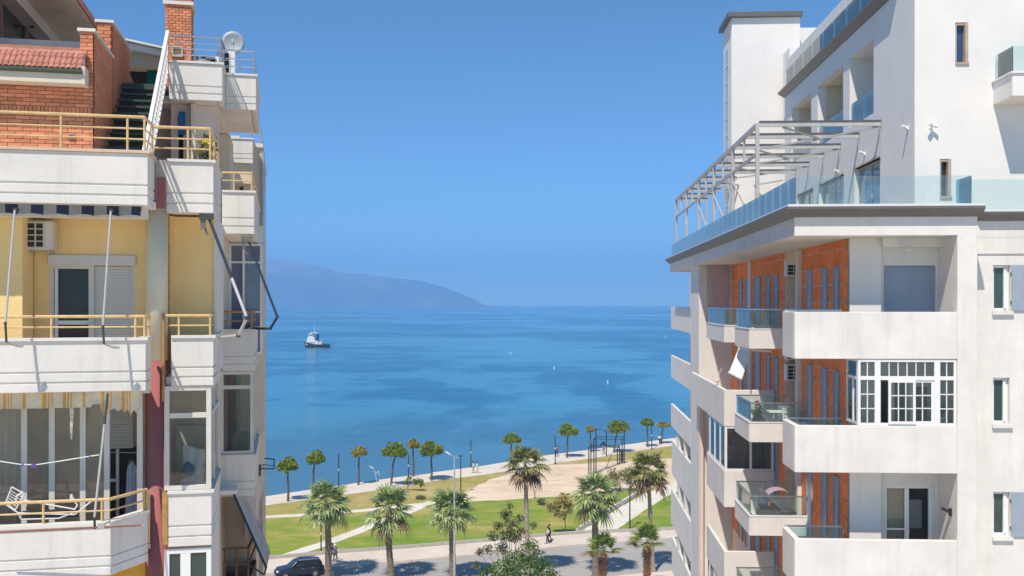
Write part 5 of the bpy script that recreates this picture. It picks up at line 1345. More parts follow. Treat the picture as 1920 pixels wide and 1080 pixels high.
# cctv and lights on the walls
for px, py, lab in ((1745, 238, 'small white security camera on the penthouse front wall'),):
    x, _, z = f.Y(px, py, YP); t = T('security_camera', lab, 'camera', (x, YP, z), RF, own=True)
    mb = MB(); mb.box(-.05,.05,-.03,0,-.05,.05); mb.bar((0,-.03,0),(.02,-.16,0),.03,.03); t.add(mb, 'bracket', WHITEM); mb = MB(); mb.tube((.02,-.12,.02),(-.14,-.26,.05),.05,8); mb.tube((.02,-.14,.02),(.14,-.2,-.02),.05,8); t.add(mb, 'camera_body', WHITEM)
for px, py, lab in ((1703, 240, 'white wall light with a hanging cable on the penthouse side wall, near corner'), (1622, 288, 'white wall light above the nearest terrace door'), (1574, 322, 'white wall light above the second terrace door')):
    y, z = yz(px, py, XP); t = T('wall_light', lab, 'lamp', (XP, y, z), RF, 'white wall lights of the penthouse', own=True)
    mb = MB(); mb.box(-.05,0,-.06,.06,-.05,.05); t.add(mb, 'bracket', WHITEM); mb = MB(); mb.tube((-.05,0,0),(-.2,-.05,.06),.05,8); t.add(mb, 'lamp_head', WHITEM)
# stair tower behind
yt = 50.6
x0 = f.Y(1372, 35, yt)[0]; x1 = f.Y(1500, 35, yt)[0]; zt = f.Y(1430, 33, yt)[2]
mb = MB(); mb.box(x0, x1, yt, yt + 2.6, 27.3, zt); bR.add(mb, 'stair_tower', WHITE_CLEAN)
mb = MB(); mb.box(x0 - .22, x1 + .1, yt - .22, yt + 2.9, zt + .003, zt + .25); bR.add(mb, 'tower_roof', SLATE, bv=.02)
mb = MB(); mb.box(x0 - .012, x0 - .001, yt + 1.0, yt + 1.9, 29, zt - 1.2); o = bR.add(mb, 'glass_block_strip', plain('pale_glass_block', (.55, .60, .60), .2))
for i in range(10):
    z = 29 + (zt - 1.2 - 29) * i / 10; mb = MB(); mb.box(x0 - .03, x0 - .013, yt + 1.0, yt + 1.9, z, z + .06); bR.add(mb, 'glazing_bar', PVC, o)
mb = MB(); mb.box(x0 - .018, x0 - .003, yt + .12, yt + .28, 28.5, zt - .05); bR.add(mb, 'pilaster', SOFFIT)
# white roof rooms beyond the roof edge
ya = 48.9
xa0 = f.Y(1480, 90, ya)[0]; z1 = f.Y(1480, 88, ya)[2]
mb = MB(); mb.box(xa0, xa0 + 6, ya, ya + 1.4, 34, z1); bR.add(mb, 'roof_room', WHITE_CLEAN, bv=.02)
mb = MB(); xb0 = x1 + .02; zz = f.Y(1500, 52, 52)[2]; mb.box(xb0, xb0 + 3.5, 52, 54, 27.4, zz); bR.add(mb, 'roof_room', WHITE_CLEAN)

# pergola: posts along the glass, trussed edge, beams to the wall
PG = T('pergola', 'white steel pergola frame without cover on the roof terrace of the right block', 'pergola', (6.35, 46, 27.38), RF)
zP = 30.9; Y0 = f.X(1420, 232, 6.36)[1]; Y1 = 58.6; step = (Y1 - Y0) / 10
YW_ = GALV
PW = plain('pale_painted_steel', (.46, .46, .45), .5, var=.1)
PDK = plain('weathered_steel_top', (.10, .10, .11), .5)
def bm_(a, b, w_, h_, nm, mat=PW): mb = MB(); mb.bar(a, b, w_, h_); return PG.add(mb, nm, mat)
bm_((6.36, Y0, zP), (6.36, Y1, zP), .12, .12, 'edge_rail'); bm_((6.36, Y0, zP - .95), (6.36, Y1, zP - .95), .09, .09, 'edge_rail')
for i in range(11):
    y = Y0 + step * i
    if i % 2 == 0 or i == 10: bm_((6.36, y, 27.38), (6.36, y, zP - .06), .12, .12, 'post')
    else: bm_((6.36, y, zP - .9), (6.36, y, zP - .06), .08, .08, 'strut')
    xw = XP if y < 48.3 else x0 - .05
    bm_((6.42, y, zP + .01), (xw - .02, y, zP + .01), .09, .15, 'beam')
    bm_((6.42, y, zP + .105), (xw - .02, y, zP + .105), .14, .045, 'beam_cap', PDK)
    if y < 48: bm_((xw - .04, y, zP - .06), (xw - .04, y, zP - 1.1), .025, .025, 'wall_rod', GALV)
for i in range(0, 8, 2):
    y = Y0 + step * i
    bm_((7.2, y, zP - .08), (9.0, y + step, zP - .08), .06, .06, 'brace', PINKISH if False else PW); bm_((9.0, y + step, zP - .08), (7.2, y + 2 * step, zP - .08), .06, .06, 'brace')
    bm_((9.0, y + step, zP - .08), (10.3, y, zP - .08), .06, .06, 'brace')
for i in (2, 4, 6):
    bm_((6.36, Y0 + step * i + .05, zP - 1.3), (6.36, Y0 + step * (i - 1), 28.5), .05, .05, 'brace')
bm_((6.36, Y1, zP - 2.3), (8.1, Y1, zP - 2.3), .07, .07, 'edge_rail')
bm_((8.1, Y1, 27.38), (8.1, Y1, zP), .1, .1, 'post')
# ------------------------------------------------------------------ LEFT BUILDING (frame LF)
f = LF
bL = T('apartment_building', 'older cream and yellow apartment block on the left with ochre railings and brick top', 'building', (-5, 28, 0), LF)
F0, F1, F2 = 17.4, 18.3, 23.1
ZA, ZM, ZB_ = 27.48, 24.44, 21.47
XE = -14.0
def xz(px, py, y): p = f.Y(px, py, y); return p[0], p[2]
def yz(px, py, x): p = f.X(px, py, x); return p[1], p[2]
SH = 0.0
def bands(zt, zb_):
    """three board bands with recessed grooves, heights as in the photo"""
    h = zt - zb_; g = .028
    a = zb_ + h * .185; b = zb_ + h * .385
    return [(zb_, a - g/2), (a + g/2, b - g/2), (b + g/2, zt)]
def parapet(path, zt, zb_, mat=LWHITE, th=.12, name='balcony', coping=.05, cmat=None):
    """parapet following a 2-D path (outside to the right of travel)"""
    mb = MB()
    for z0, z1 in bands(zt - coping, zb_): mb.sweep(path, [(-th, z0), (0, z0), (0, z1), (-th, z1)])
    mb.sweep(path, [(-th, zb_ + .02), (-.02, zb_ + .02), (-.02, zt - coping - .02), (-th, zt - coping - .02)])
    o = bL.add(mb, name, mat, bv=.008)
    mb = MB(); mb.sweep(path, [(-th - .03, zt - coping + .002), (.035, zt - coping + .002), (.035, zt), (-th - .03, zt)])
    bL.add(mb, 'coping', cmat or LWHITE, o)
    return o
def railing(par, path, zt, zs, mat, posts, r=.02, rt=.027, inset=.05):
    """rails along a path at heights zs, posts at fractions given as points"""
    pts = [Vector((p[0], p[1])) for p in path]
    for i, z in enumerate(zs):
        mb = MB(); mb.path([(p.x, p.y, z) for p in pts], rt if i == 0 else r * .75, 8); bL.add(mb, 'rail', mat, par)
    for p in posts:
        mb = MB(); mb.tube((p[0], p[1], zt - .02), (p[0], p[1], zs[0]), r, 8); bL.add(mb, 'post', mat, par)
def slab(x0, x1, y0, y1, z0, z1, mat=SOFFIT, name='floor_slab', parent=None):
    mb = MB(); mb.box(x0, x1, y0, y1, z0, z1); return bL.add(mb, name, mat, parent)

# --- body
slab(XE, -1.32, 21.2, 44, 0, 26.58, CREAM, 'wall')
slab(XE, -1.86, 25.3, 43.9, 26.60, 29.6, PINKISH, 'wall')
# far wing
mb = MB(); mb.box(-1.32, -.70, 36, 44, 0, 30.35); bL.add(mb, 'wing_wall', CREAM)
mb = MB(); mb.box(-1.4, -.66, 35.9, 44.1, 30.352, 30.48); bL.add(mb, 'coping', LWHITE)
for z0, z1 in ((21.2,22.6),(22.75,24.4),(24.6,26.5),(27,29)):
    mb = MB(); mb.box(-.698, -.66, 36.6, 38.2, z0, z1); o = bL.add(mb, 'window', PVC_OLD); mb = MB(); mb.box(-.659, -.645, 36.68, 38.12, z0 + .08, z1 - .08); bL.add(mb, 'pane', DARKPANE, o)
mb = MB(); mb.tube((-.67, 35.86, 15), (-.67, 35.86, 30.2), .05, 6); bL.add(mb, 'drainpipe', GALV)
for z in (27.9, 24.9, 21.9): mb = MB(); mb.box(-1.25, -.75, 35.95, 35.998, z - 1.3, z + .1); bL.add(mb, 'wing_panel', LWHITE)

# --- level A terrace
xr, xe2 = -2.14, -1.17
oA = parapet([(XE, F0), (xr, F0), (xr, F1 - .02)], ZA, 26.59, cmat=plain('ochre_coping', (.66,.50,.36), .7))
oA2 = parapet([(-1.95, F1), (xe2, F1), (xe2, 20.4)], ZA, 26.56, cmat=LWHITE)
mb = MB(); mb.box(-2.13, -1.952, F1 + .01, F1 + .12, 26.6, ZA - .02); bL.add(mb, 'balcony', plain('grey_render', (.45,.42,.38), .9))
slab(XE, xr - .13, F0 + .125, 24.2, 26.60, 26.74); slab(xr - .13, xe2 - .13, F1 + .125, 24.2, 26.601, 26.741)
zr = [28.03, 27.84, 27.67]
p3 = lambda px, y: f.Y(px, 300, y)[0]
railing(oA, [(XE, F0 + .06), (xr - .06, F0 + .06), (xr - .03, F1 - .1)], ZA, zr, GOLD, [(p3(113, F0), F0 + .06), (p3(238, F0), F0 + .06), (xr - .06, F0 + .06), (xr - .03, F1 - .1), (p3(-20, F0), F0 + .06)])
railing(oA2, [(xr - .03, F1 + .06), (xe2 - .06, F1 + .06), (xe2 - .06, 20.3)], ZA, zr, GOLD, [(p3(352, F1), F1 + .06), (xe2 - .06, F1 + .06), (xe2 - .06, 19.4), (xe2 - .06, 20.3)])
# --- column between the balconies
cx_, cyl = -2.13, 18.52
def col(z0, z1, r, mat): mb = MB(); mb.lathe([(r, z0), (r, z1)], (cx_, cyl, 0), 20); bL.add(mb, 'column', mat, smooth=False)
for z0, z1, r, m_ in ((0, 24.0, .19, RED_COL), (24.0, 26.6, .185, BEIGE_COL)):
    mb = MB(); mb.lathe([(r, z0), (r, z1)], (cx_, cyl, 0), 22)
    o = bL.add(mb, 'column', m_)
    for p in o.data.polygons: p.use_smooth = len(p.vertices) == 4
mb = MB(); mb.box(-2.10, -1.97, F1 - .03, F1 + .009, 26.62, 27.15); bL.add(mb, 'column_patch', RED_COL)

# --- level M (yellow loggia)
oM = parapet([(XE, F0), (xr - .03, F0), (xr - .03, F1 - .25)], ZM, 23.57)
xs2 = f.Y(321, 630, F1)[0]
oM2 = parapet([(xs2 + .12, F1 + .7), (xs2, F1 + .7), (xs2, F1), (xe2, F1), (xe2, 20.6)], ZM, 23.57) if False else parapet([(xs2, F1), (xe2, F1), (xe2, 20.6)], ZM, 23.57)
slab(XE, xr - .16, F0 + .125, 19.2, 23.58, 23.72); slab(-2.2, xe2 - .13, F1 + .125, 19.6, 23.581, 23.721)
railing(oM, [(XE, F0 + .06), (xr - .06, F0 + .06), (xr - .06, F1 - .3)], ZM, [24.78, 24.61], GOLD, [(p3(-40, F0), F0 + .06), (p3(95, F0), F0 + .06), (p3(253, F0), F0 + .06), (xr - .06, F0 + .06), (xr - .06, F1 - .3)])
railing(oM2, [(xs2 - .12, F1 + .06), (xe2 - .06, F1 + .06), (xe2 - .06, 20.0)], ZM, [24.78, 24.61], GOLD, [(xs2 + .12, F1 + .06), (xe2 - .06, F1 + .06), (xe2 - .06, 19.4)])
mb = MB(); mb.tube((xs2 - .13, F1 + .05, 23.3), (xs2 - .13, F1 + .05, 24.8), .03, 8); bL.add(mb, 'post', GOLD_OLD)
YMW = 19.0
xd0, zd1 = xz(93, 497, YMW); xd1, _ = xz(168, 497, YMW); xs1, _ = xz(253, 497, YMW)
zf = 23.72
x42 = xz(42, 500, 18.2)[0]
mb = MB(); mb.wall((x42, -2.0), (zf, 26.59), YMW, YMW + .25, fx, [(xd0, xs1, zf, zd1)]); bL.add(mb, 'loggia_wall', YELLOW)
mb = MB(); mb.box(XE, x42, 18.2, YMW + .25, zf, 26.59); bL.add(mb, 'loggia_wall', YELLOW)
xq, _ = xz(60, 500, YMW); mb = MB(); mb.box(x42 + .004, xq, YMW - .06, YMW - .002, zf, 26.58); bL.add(mb, 'pilaster', plain('darker_ochre_render', (.46,.29,.09), .9))
mb = MB(); mb.box(XE, -2.2, F0 + .35, F0 + .55, 26.40, 26.595); bL.add(mb, 'beam', LWHITE)
mb = MB(); mb.box(x42, -2.3, F0 + .56, YMW, 26.50, 26.597); bL.add(mb, 'ceiling', LWHITE)
# door (dark opening), mullion and roller shutter with box
zsb = xz(170, 478, YMW)[1]
mb = MB(); mb.box(xd0 - .02, xs1 + .02, YMW - .05, YMW + .2, zd1 + .002, zsb); o = bL.add(mb, 'shutter_box', PVC_OLD, bv=.01)
mb = MB(); w_ = .06
mb.box(xd0, xd0 + w_, YMW + .02, YMW + .14, zf, zd1); mb.box(xd1 - .02, xd1 + .07, YMW + .02, YMW + .14, zf, zd1); mb.box(xs1 - w_, xs1, YMW + .02, YMW + .14, zf, zd1); mb.box(xd0 + w_, xd1 - .02, YMW + .02, YMW + .14, zd1 - .06, zd1)
o = bL.add(mb, 'balcony_door', PVC_OLD)
mb = MB(); mb.box(xd0 + w_, xd1 - .02, YMW + .09, YMW + .12, zf + .9, zf + .97); mb.box(xd0 + w_ + .01, xd0 + w_ + .06, YMW + .06, YMW + .13, zf, zd1 - .06); bL.add(mb, 'sash', PVC, o)
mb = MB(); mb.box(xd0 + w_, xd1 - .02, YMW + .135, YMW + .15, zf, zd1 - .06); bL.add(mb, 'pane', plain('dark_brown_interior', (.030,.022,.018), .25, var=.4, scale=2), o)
sh_ = MB(); sh_.box(xd1 + .07, xs1 - w_, YMW + .10, YMW + .13, zf, zd1); so_ = bL.add(sh_, 'roller_shutter', PVC_OLD)
me = MB().box(0, xs1 - w_ - xd1 - .07, 0, .03, 0, .046).mesh('slat', PVC_OLD)
q = zf
while q < zd1 - .04: link('slat', me, so_, (xd1 + .07, YMW + .068, q)); q += .052
# section-2 loggia wall at level M
mb = MB(); mb.box(-1.98, xe2 - .05, F1 + .95, F1 + 1.2, zf, 26.56); bL.add(mb, 'loggia_wall', YELLOW)
mb = MB(); mb.box(xe2 - .048, xe2 + .0, F1 + .9, 21.3, zf, 26.56); bL.add(mb, 'wall', LWHITE)
mb = MB(); mb.box(-2.0, -1.90, F1 + .80, F1 + .948, zf, 26.56); bL.add(mb, 'pilaster', YELLOW)
mb = MB(); mb.tube((-1.98, F1 + .55, 23.75), (-1.98, F1 + .55, 26.55), .03, 6); bL.add(mb, 'drainpipe', GOLD_OLD)

# --- level B (glazed veranda with bent balcony)
xc, yc = f.D(207, 972, 16.37)[:2]; xd_, yd = f.D(278, 953, 17.27)[:2]
pathB = [(XE, F0), (xc, F0), (xd_, yd)]
oB = parapet(pathB, ZB_, 20.60, coping=.06)
mb = MB(); mb.prism([(XE, F0 + .13), (xc - .1, F0 + .13), (xd_ - .15, yd), (xd_ - .15, 19.3), (XE, 19.3)], lambda u, v, t: (u, v, t), 20.62, 20.78); bL.add(mb, 'floor_slab', SOFFIT)
railing(oB, [(XE, F0 + .05), (xc - .02, F0 + .05), (xd_ - .03, yd + .02)], ZB_, [21.82, 21.64], GOLD, [(p3(80, F0), F0 + .05), (p3(190, F0), F0 + .05), (xd_ - .03, yd + .02), (xd_ - .07, yd - .03), (p3(-30, F0), F0 + .05)])
mb = MB(); mb.tube((xd_ - .01, yd + .05, 20.9), (xd_ - .01, yd + .05, 21.8), .035, 8); bL.add(mb, 'post', GOLD)
YG = 18.35
zg1 = 23.57; zg0 = 20.78
mb = MB()
for px in (-60, 45, 97, 155, 200, 262):
    x = f.Y(px, 850, YG)[0]; mb.box(x - .045, x + .045, YG, YG + .08, zg0, zg1)
mb.box(XE, -2.2, YG + .002, YG + .078, zg1 - .12, zg1 - .001); mb.box(XE, -2.2, YG + .002, YG + .078, zg0, zg0 + .08)
o = bL.add(mb, 'veranda_glazing', PVC_OLD)
pxs = [-200, -60, 45, 97, 155, 200]
for a, b in zip(pxs[:-1], pxs[1:]):
    x0 = f.Y(a, 850, YG)[0] + .045; x1 = f.Y(b, 850, YG)[0] - .045
    mb = MB(); mb.box(x0, x1, YG + .035, YG + .043, zg0 + .08, zg1 - .12); bL.add(mb, 'pane', WGLASS, o)
# veranda interior: back wall, door, shutter, curtain
mb = MB(); mb.box(XE, -2.05, 19.75, 19.9, zg0, zg1); bL.add(mb, 'room_wall', DIMROOM)
mb = MB(); mb.box(-2.35, -2.05, 19.3, 19.74, zg0, zg1); bL.add(mb, 'room_wall', YELLOW)
xk0 = f.Y(205, 850, 19.6)[0]; xk1 = f.Y(248, 850, 19.6)[0]
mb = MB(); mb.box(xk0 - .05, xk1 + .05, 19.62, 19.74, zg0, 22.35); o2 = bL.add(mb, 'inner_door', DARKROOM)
mb = MB(); mb.box(xk0 - .02, xk1 + .02, 19.58, 19.618, 22.35, 23.1); o2 = bL.add(mb, 'roller_shutter', PVC_OLD)
me = MB().box(0, xk1 - xk0 + .02, 0, .02, 0, .04).mesh('slat', PVC_OLD)
for i in range(15): link('slat', me, o2, (xk0 - .01, 19.558, 22.36 + i * .048))
mb = MB(); mb.box(xk0 + .12, xk0 + .17, 19.56, 19.615, zg0, 22.34); mb.box(xk0 - .05, xk0 + .118, 19.562, 19.614, 21.75, 21.8); bL.add(mb, 'door_frame', PVC)
def pleats(x0, x1, y, z0, z1, n, amp=.03):
    mb = MB()
    for i in range(n):
        a = x0 + (x1 - x0) * i / n; b = x0 + (x1 - x0) * (i + 1) / n
        ya, yb_ = y + amp * math.sin(i * 1.9), y + amp * math.sin((i + 1) * 1.9)
        mb.face([(a, ya, z0), (b, yb_, z0), (b, yb_, z1), (a, ya, z1)])
    return mb
CURT = plain('beige_net_curtain', (.70, .57, .46), .9, var=.1); CURT2 = plain('grey_net_curtain', (.72, .63, .52), .9, var=.1)
for a, b, lab, m_ in ((-60, 44, 'beige curtain behind the leftmost veranda pane', CURT), (80, 100, 'narrow grey curtain gathered beside a mullion of the glazed veranda', CURT2)):
    x0 = f.Y(a, 850, 18.75)[0]; x1 = f.Y(b, 850, 18.75)[0]
    solo(pleats(x0, x1, 18.75, zg0 + .05, zg1 - .1, 22, .012), 'curtain', lab, 'curtain', m_, (x0, 18.75, zg0), LF, 'veranda curtains', smooth=True)
# section-2 enclosure at level B
oB2 = parapet([(xs2 - .06, F1), (xe2 - .03, F1), (xe2 - .03, 20.6)], 21.76, 20.80)
zw0, zw1 = 21.765, 23.565
xw0, xw1 = f.Y(308, 850, F1 + .05)[0], xe2 - .04
ztr = xz(340, 779, F1 + .05)[1]
mb = frame_mb(xw0, xw1, zw0, zw1, F1 + .03, .085, .09); mb.box(xw0 + .085, xw1 - .085, F1 + .032, F1 + .118, ztr - .045, ztr + .045)
o = bL.add(mb, 'veranda_window', PVC_OLD, bv=.006)
for z0, z1 in ((zw0 + .085, ztr - .045), (ztr + .045, zw1 - .085)): mb = MB(); mb.box(xw0 + .085, xw1 - .085, F1 + .07, F1 + .078, z0, z1); bL.add(mb, 'pane', WGLASS, o)
mb = MB(); mb.box(xw1 - .07, xw1, F1 + .13, F1 + .2, zw0, zw1); mb.box(xw1 - .07, xw1, 19.3, 19.37, zw0, zw1); mb.box(xw1 - .07, xw1, 20.5, 20.57, zw0, zw1); mb.box(xw1 - .069, xw1 - .001, F1 + .2, 20.5, ztr - .04, ztr + .04); mb.box(xw1 - .069, xw1 - .001, F1 + .2, 20.5, zw1 - .09, zw1)
o = bL.add(mb, 'side_window', PVC_OLD); mb = MB(); mb.box(xw1 - .04, xw1 - .032, F1 + .2, 20.5, zw0, zw1 - .09); bL.add(mb, 'pane', WGLASS, o)
mb = MB(); mb.box(-2.05, xe2 - .1, 20.0, 20.15, 20.7, 23.56); bL.add(mb, 'room_wall', DIMROOM)
slab(-2.1, xe2 - .16, F1 + .14, 20.0, 20.82, 20.95)
mb = MB(); mb.box(-2.02, -1.93, F1 - .02, F1 + .1, 20.85, 21.74); bL.add(mb, 'pilaster', GOLD_OLD)
# window below, at the frame edge
zw1 = 20.75; zw0 = 19.0
mb = frame_mb(xw0, xw1, zw0, zw1, F1 + .05, .085, .09); xm = xw0 + (xw1 - xw0) * .48; mb.box(xm - .11, xm + .06, F1 + .052, F1 + .13, zw0 + .085, zw1 - .085)
o = bL.add(mb, 'veranda_window', PVC, bv=.006)
for a, b in ((xw0 + .085, xm - .11), (xm + .06, xw1 - .085)): mb = MB(); mb.box(a, b, F1 + .085, F1 + .093, zw0 + .085, zw1 - .085); bL.add(mb, 'pane', GREENPANE, o)
mb = MB(); mb.box(XE, -2.3, 18.5, 19.2, 17.5, 20.61); bL.add(mb, 'wall', plain('deep_ochre_render', (.62,.34,.05), .9))
mb = MB(); mb.box(xw1 - .07, xw1, F1 + .16, 20.6, 17, 20.8); bL.add(mb, 'wall', LWHITE)

# --- section 3 (right rear balconies)
xi, xo = -1.30, -.61
oc = parapet([(xi, F2), (xo, F2), (xo, 27.8)], ZA, 26.52)
slab(xi, xo - .13, F2 + .13, 27.7, 26.53, 26.68)
railing(oc, [(xi, F2 + .06), (xo - .06, F2 + .06), (xo - .06, 27.6)], ZA, [28.0 - .13, 27.70], GOLD, [(xi + .25, F2 + .06), (xo - .06, F2 + .06), (xo - .06, 25)])
oe = parapet([(xi, F2), (xo, F2), (xo, 27.8)], ZM - .02, 23.50)
slab(xi, xo - .13, F2 + .13, 27.7, 23.51, 23.66)
railing(oe, [(xi, F2 + .06), (xo - .06, F2 + .06), (xo - .06, 27.6)], ZM - .02, [24.80, 24.60], GOLD_OLD, [(xi + .12, F2 + .06), (xo - .06, F2 + .06), (xo - .06, 25)])
og = parapet([(xi - .05, F2), (xo, F2), (xo, 27.8)], 21.66, 20.74)
slab(xi, xo - .13, F2 + .13, 27.7, 20.75, 20.9)
# veranda window (level M) further back
yv = 26.4; xv0 = -1.32; xv1 = -.50
mb = frame_mb(xv0, xv1, 23.7, 26.5, yv, .06, .08); xm = (xv0 + xv1) / 2 - .05; mb.box(xm - .03, xm + .03, yv + .002, yv + .078, 23.76, 26.44); mb.box(xv0 + .06, xm - .03, yv + .002, yv + .078, 24.75, 24.8); mb.box(xm + .03, xv1 - .06, yv + .002, yv + .078, 24.75, 24.8); mb.box(xv0 + .06, xm - .03, yv + .002, yv + .078, 26.0, 26.05); mb.box(xm + .03, xv1 - .06, yv + .002, yv + .078, 26.0, 26.05)
o = bL.add(mb, 'veranda_window', PVC); mb = MB(); mb.box(xv0 + .06, xv1 - .06, yv + .035, yv + .045, 23.76, 26.44); bL.add(mb, 'pane', plain('lavender_window_glass', (.16,.17,.27), .08, spec=.7), o)
mb = MB(); mb.box(xv0, xv1 + .03, yv + .1, 28.5, 20.9, 26.5); bL.add(mb, 'wall', CREAM)
mb = MB(); mb.box(xv0 - .0, xv1 + .02, yv - .05, yv + .09, 26.52, 26.95); bL.add(mb, 'wall', LWHITE)
# window under the level-M balcony (level B, section 3)
z0, z1 = 21.665, 23.49; ztr = xz(440, 726, F2 + .05)[1]
mb = frame_mb(xi - .04, xo - .02, z0, z1, F2 + .03, .07, .09); mb.box(xi + .03, xo - .09, F2 + .032, F2 + .118, ztr - .04, ztr + .04)
o = bL.add(mb, 'veranda_window', PVC_OLD)
for a, b in ((z0 + .07, ztr - .04), (ztr + .04, z1 - .07)): mb = MB(); mb.box(xi + .03, xo - .09, F2 + .07, F2 + .078, a, b); bL.add(mb, 'pane', WGLASS, o)
mb = MB(); mb.box(xo - .08, xo - .02, F2 + .13, F2 + .2, z0, z1); mb.box(xo - .08, xo - .02, 25.2, 25.27, z0, z1); mb.box(xo - .08, xo - .02, 27.5, 27.57, z0, z1); bL.add(mb, 'window_post', PVC_OLD)
mb = MB(); mb.box(xo - .055, xo - .045, F2 + .2, 27.5, z0, z1); bL.add(mb, 'pane', WGLASS)
mb = MB(); mb.box(xi - .1, xo - .1, 25.6, 25.7, 20.9, 23.5); bL.add(mb, 'room_wall', DIMROOM)
mb = MB(); mb.box(xi + .14, xi + .30, 25.4, 25.6, 21.0, 23.5); mb.tube((xi + .06, F2 + .4, 21.0), (xi + .06, F2 + .4, 23.5), .05); bL.add(mb, 'inner_pillar', plain('grey_brown_inner_wall', (.30,.27,.25), .9))
# bottom section 3: pinkish wall, brown rail balcony, awning
mb = MB(); mb.box(xi - .1, xo - .02, 25.4, 28, 10, 20.75); bL.add(mb, 'wall', PINKISH)
mb = MB(); mb.sweep([(xi, F2 + .2), (-.75, F2 + .2), (-.62, 25.4)], [(-.1, 17.2), (0, 17.2), (0, 18.75), (-.1, 18.75)]); oo = bL.add(mb, 'balcony', plain('dark_brown_board', (.05,.03,.02), .7))
railing(oo, [(xi, F2 + .2), (-.75, F2 + .2), (-.60, 25.4)], 18.75, [19.55, 19.2], BROWNW, [(xi + .05, F2 + .2), (xi + .3, F2 + .2), (-.75, F2 + .2)], r=.025)
mb = MB(); mb.box(xi - .1, -.8, F2 + .3, 25.4, 17.2, 17.4); bL.add(mb, 'floor_slab', SOFFIT)
mb = MB(); mb.box(-.9, -.82, 25.3, 25.39, 19.3, 20.3); bL.add(mb, 'window', PVC)
# b: small balcony further back at the upper level, plus wing railing
ob = parapet([(-1.75, 34.9), (-.97, 34.9), (-.97, 36)], 30.5, 29.66)
slab(-1.75, -1.1, 35.03, 36.5, 29.66, 29.75); slab(-1.75, -.98, 35.05, 42, 29.0, 29.655, CREAM, 'wall')
for px, py in ():
    pass
ow = bL.add(MB().box(-1.30, -.72, 36.1, 36.2, 30.482, 30.52), 'wing_kerb', LWHITE)
railing(ow, [(-1.3, 36.15), (-.74, 36.15), (-.74, 43)], 30.5, [31.05, 30.85, 30.68], STEEL, [(-1.05, 36.15), (-.74, 36.15), (-.74, 39)])
mb = MB(); mb.box(-4.5, -1.45, 36.25, 41, 26.6, 30.78); mb.box(-4.5, -1.87, 30, 36.2, 29.76, 30.45); mb.box(-1.86, -1.40, 28.6, 30.5, 26.6, 29.59); bL.add(mb, 'wall', CREAM)

# --- upper right: two roof balconies
YA1, YA2 = 24.0, 25.05; ZU = 30.48
xa1 = f.Y(417, 150, YA1)[0]; xa2 = -.62
oa1 = parapet([(-2.50, YA1), (xa1, YA1), (xa1, YA2 + .1)], ZU, 29.60)
oa2 = parapet([(xa1 + .01, YA2), (xa2, YA2), (xa2, 28.6)], ZU, 29.62)
slab(-2.50, xa1 - .13, YA1 + .13, 30, 29.605, 29.76); slab(xa1 - .131, xa2 - .13, YA2 + .13, 28.5, 29.625, 29.77)
slab(XE, -2.505, 24.4, 43.8, 29.602, 29.75)
railing(oa1, [(-2.48, YA1 + .06), (xa1 - .06, YA1 + .06), (xa1 - .06, YA2)], ZU, [31.05, 30.90, 30.77, 30.63], STEEL, [(xa1 - .06, YA1 + .06), (xa1 - .06, YA2), (-1.95, YA1 + .06)], r=.018, rt=.022)
railing(oa2, [(xa1 + .0, YA2 + .06), (xa2 - .06, YA2 + .06), (xa2 - .06, 28.4)], ZU, [31.04, 30.84, 30.66], STEEL, [(xa1 + .35, YA2 + .06), (xa2 - .06, YA2 + .06), (xa2 - .06, 26.6), (xa2 - .06, 28.4)], r=.018, rt=.022)
# wall of level A under the roof balconies
mb = MB(); mb.wall((-2.52, -1.46), (26.74, 29.6), 24.6, 24.8, fx, [(f.Y(334, 250, 24.6)[0], f.Y(344, 250, 24.6)[0], 26.75, 29.35)]); bL.add(mb, 'wall', PINKISH)
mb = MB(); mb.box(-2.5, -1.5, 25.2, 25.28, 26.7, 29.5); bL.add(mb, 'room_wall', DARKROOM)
mb = MB(); mb.box(f.Y(358, 250, 24.3)[0], f.Y(358, 250, 24.3)[0] + .1, 24.3, 24.59, 26.74, 29.58); bL.add(mb, 'pilaster', CREAM)
# ------------------------------------------------------------------ brick top of the left block
BR_ME = {}
def brick_mesh(l, h, d=.06):
    key = (round(l, 3), round(h, 3))
    if key not in BR_ME:
        mb = MB(); e = .006; a, b = l/2, h/2
        mb.prism([(-a+e,-b),(a-e,-b),(a,-b+e),(a,b-e),(a-e,b),(-a+e,b),(-a,b-e),(-a,-b+e)], lambda u, v, t: (u, t, v), 0, d)
        BR_ME[key] = mb.mesh('brick', BRICK)
    return BR_ME[key]
def brick_face(parent, x0, x1, y, z0, z1, L, h, soldier=(), lim=None):
    """bricks laid on a camera-facing wall, each an object; soldier = courses (z) set on end"""
    g = .010; z = z0; row = 0
    while z < z1 - h * .6:
        if row in soldier:
            x = x0 + .0; w_ = .07; hh = h * 2.6
            while x < x1 - w_ * .5:
                link('brick', brick_mesh(w_ - g, hh - g), parent, (min(x + w_/2, x1 - w_/2), y + random.uniform(-.004, .003), z + hh/2)); x += w_
            z += hh
        else:
            x = x0 - (L * .5 if row % 2 else 0)
            while x < x1 - .02:
                a = max(x, x0); b = min(x + L, x1)
                if b - a > .03: link('brick', brick_mesh(b - a - g, h - g), parent, ((a + b)/2, y + random.uniform(-.005, .004), z + h/2))
                x += L
            z += h
        row += 1
YBF = 20.8; XBS = -3.56
zt1 = f.Y(165, 60, YBF)[2]
xpl = f.Y(150, 100, YBF)[0]
xleft = f.Y(-14, 200, YBF)[0]
mb = MB(); mb.box(XE, XBS, YBF + .03, 24.3, 26.76, 29.9); mb.box(xpl, XBS, YBF + .03, 22.9, 29.9, zt1)
bw = bL.add(mb, 'brick_wall', MORTAR)
z_sol = 26.76
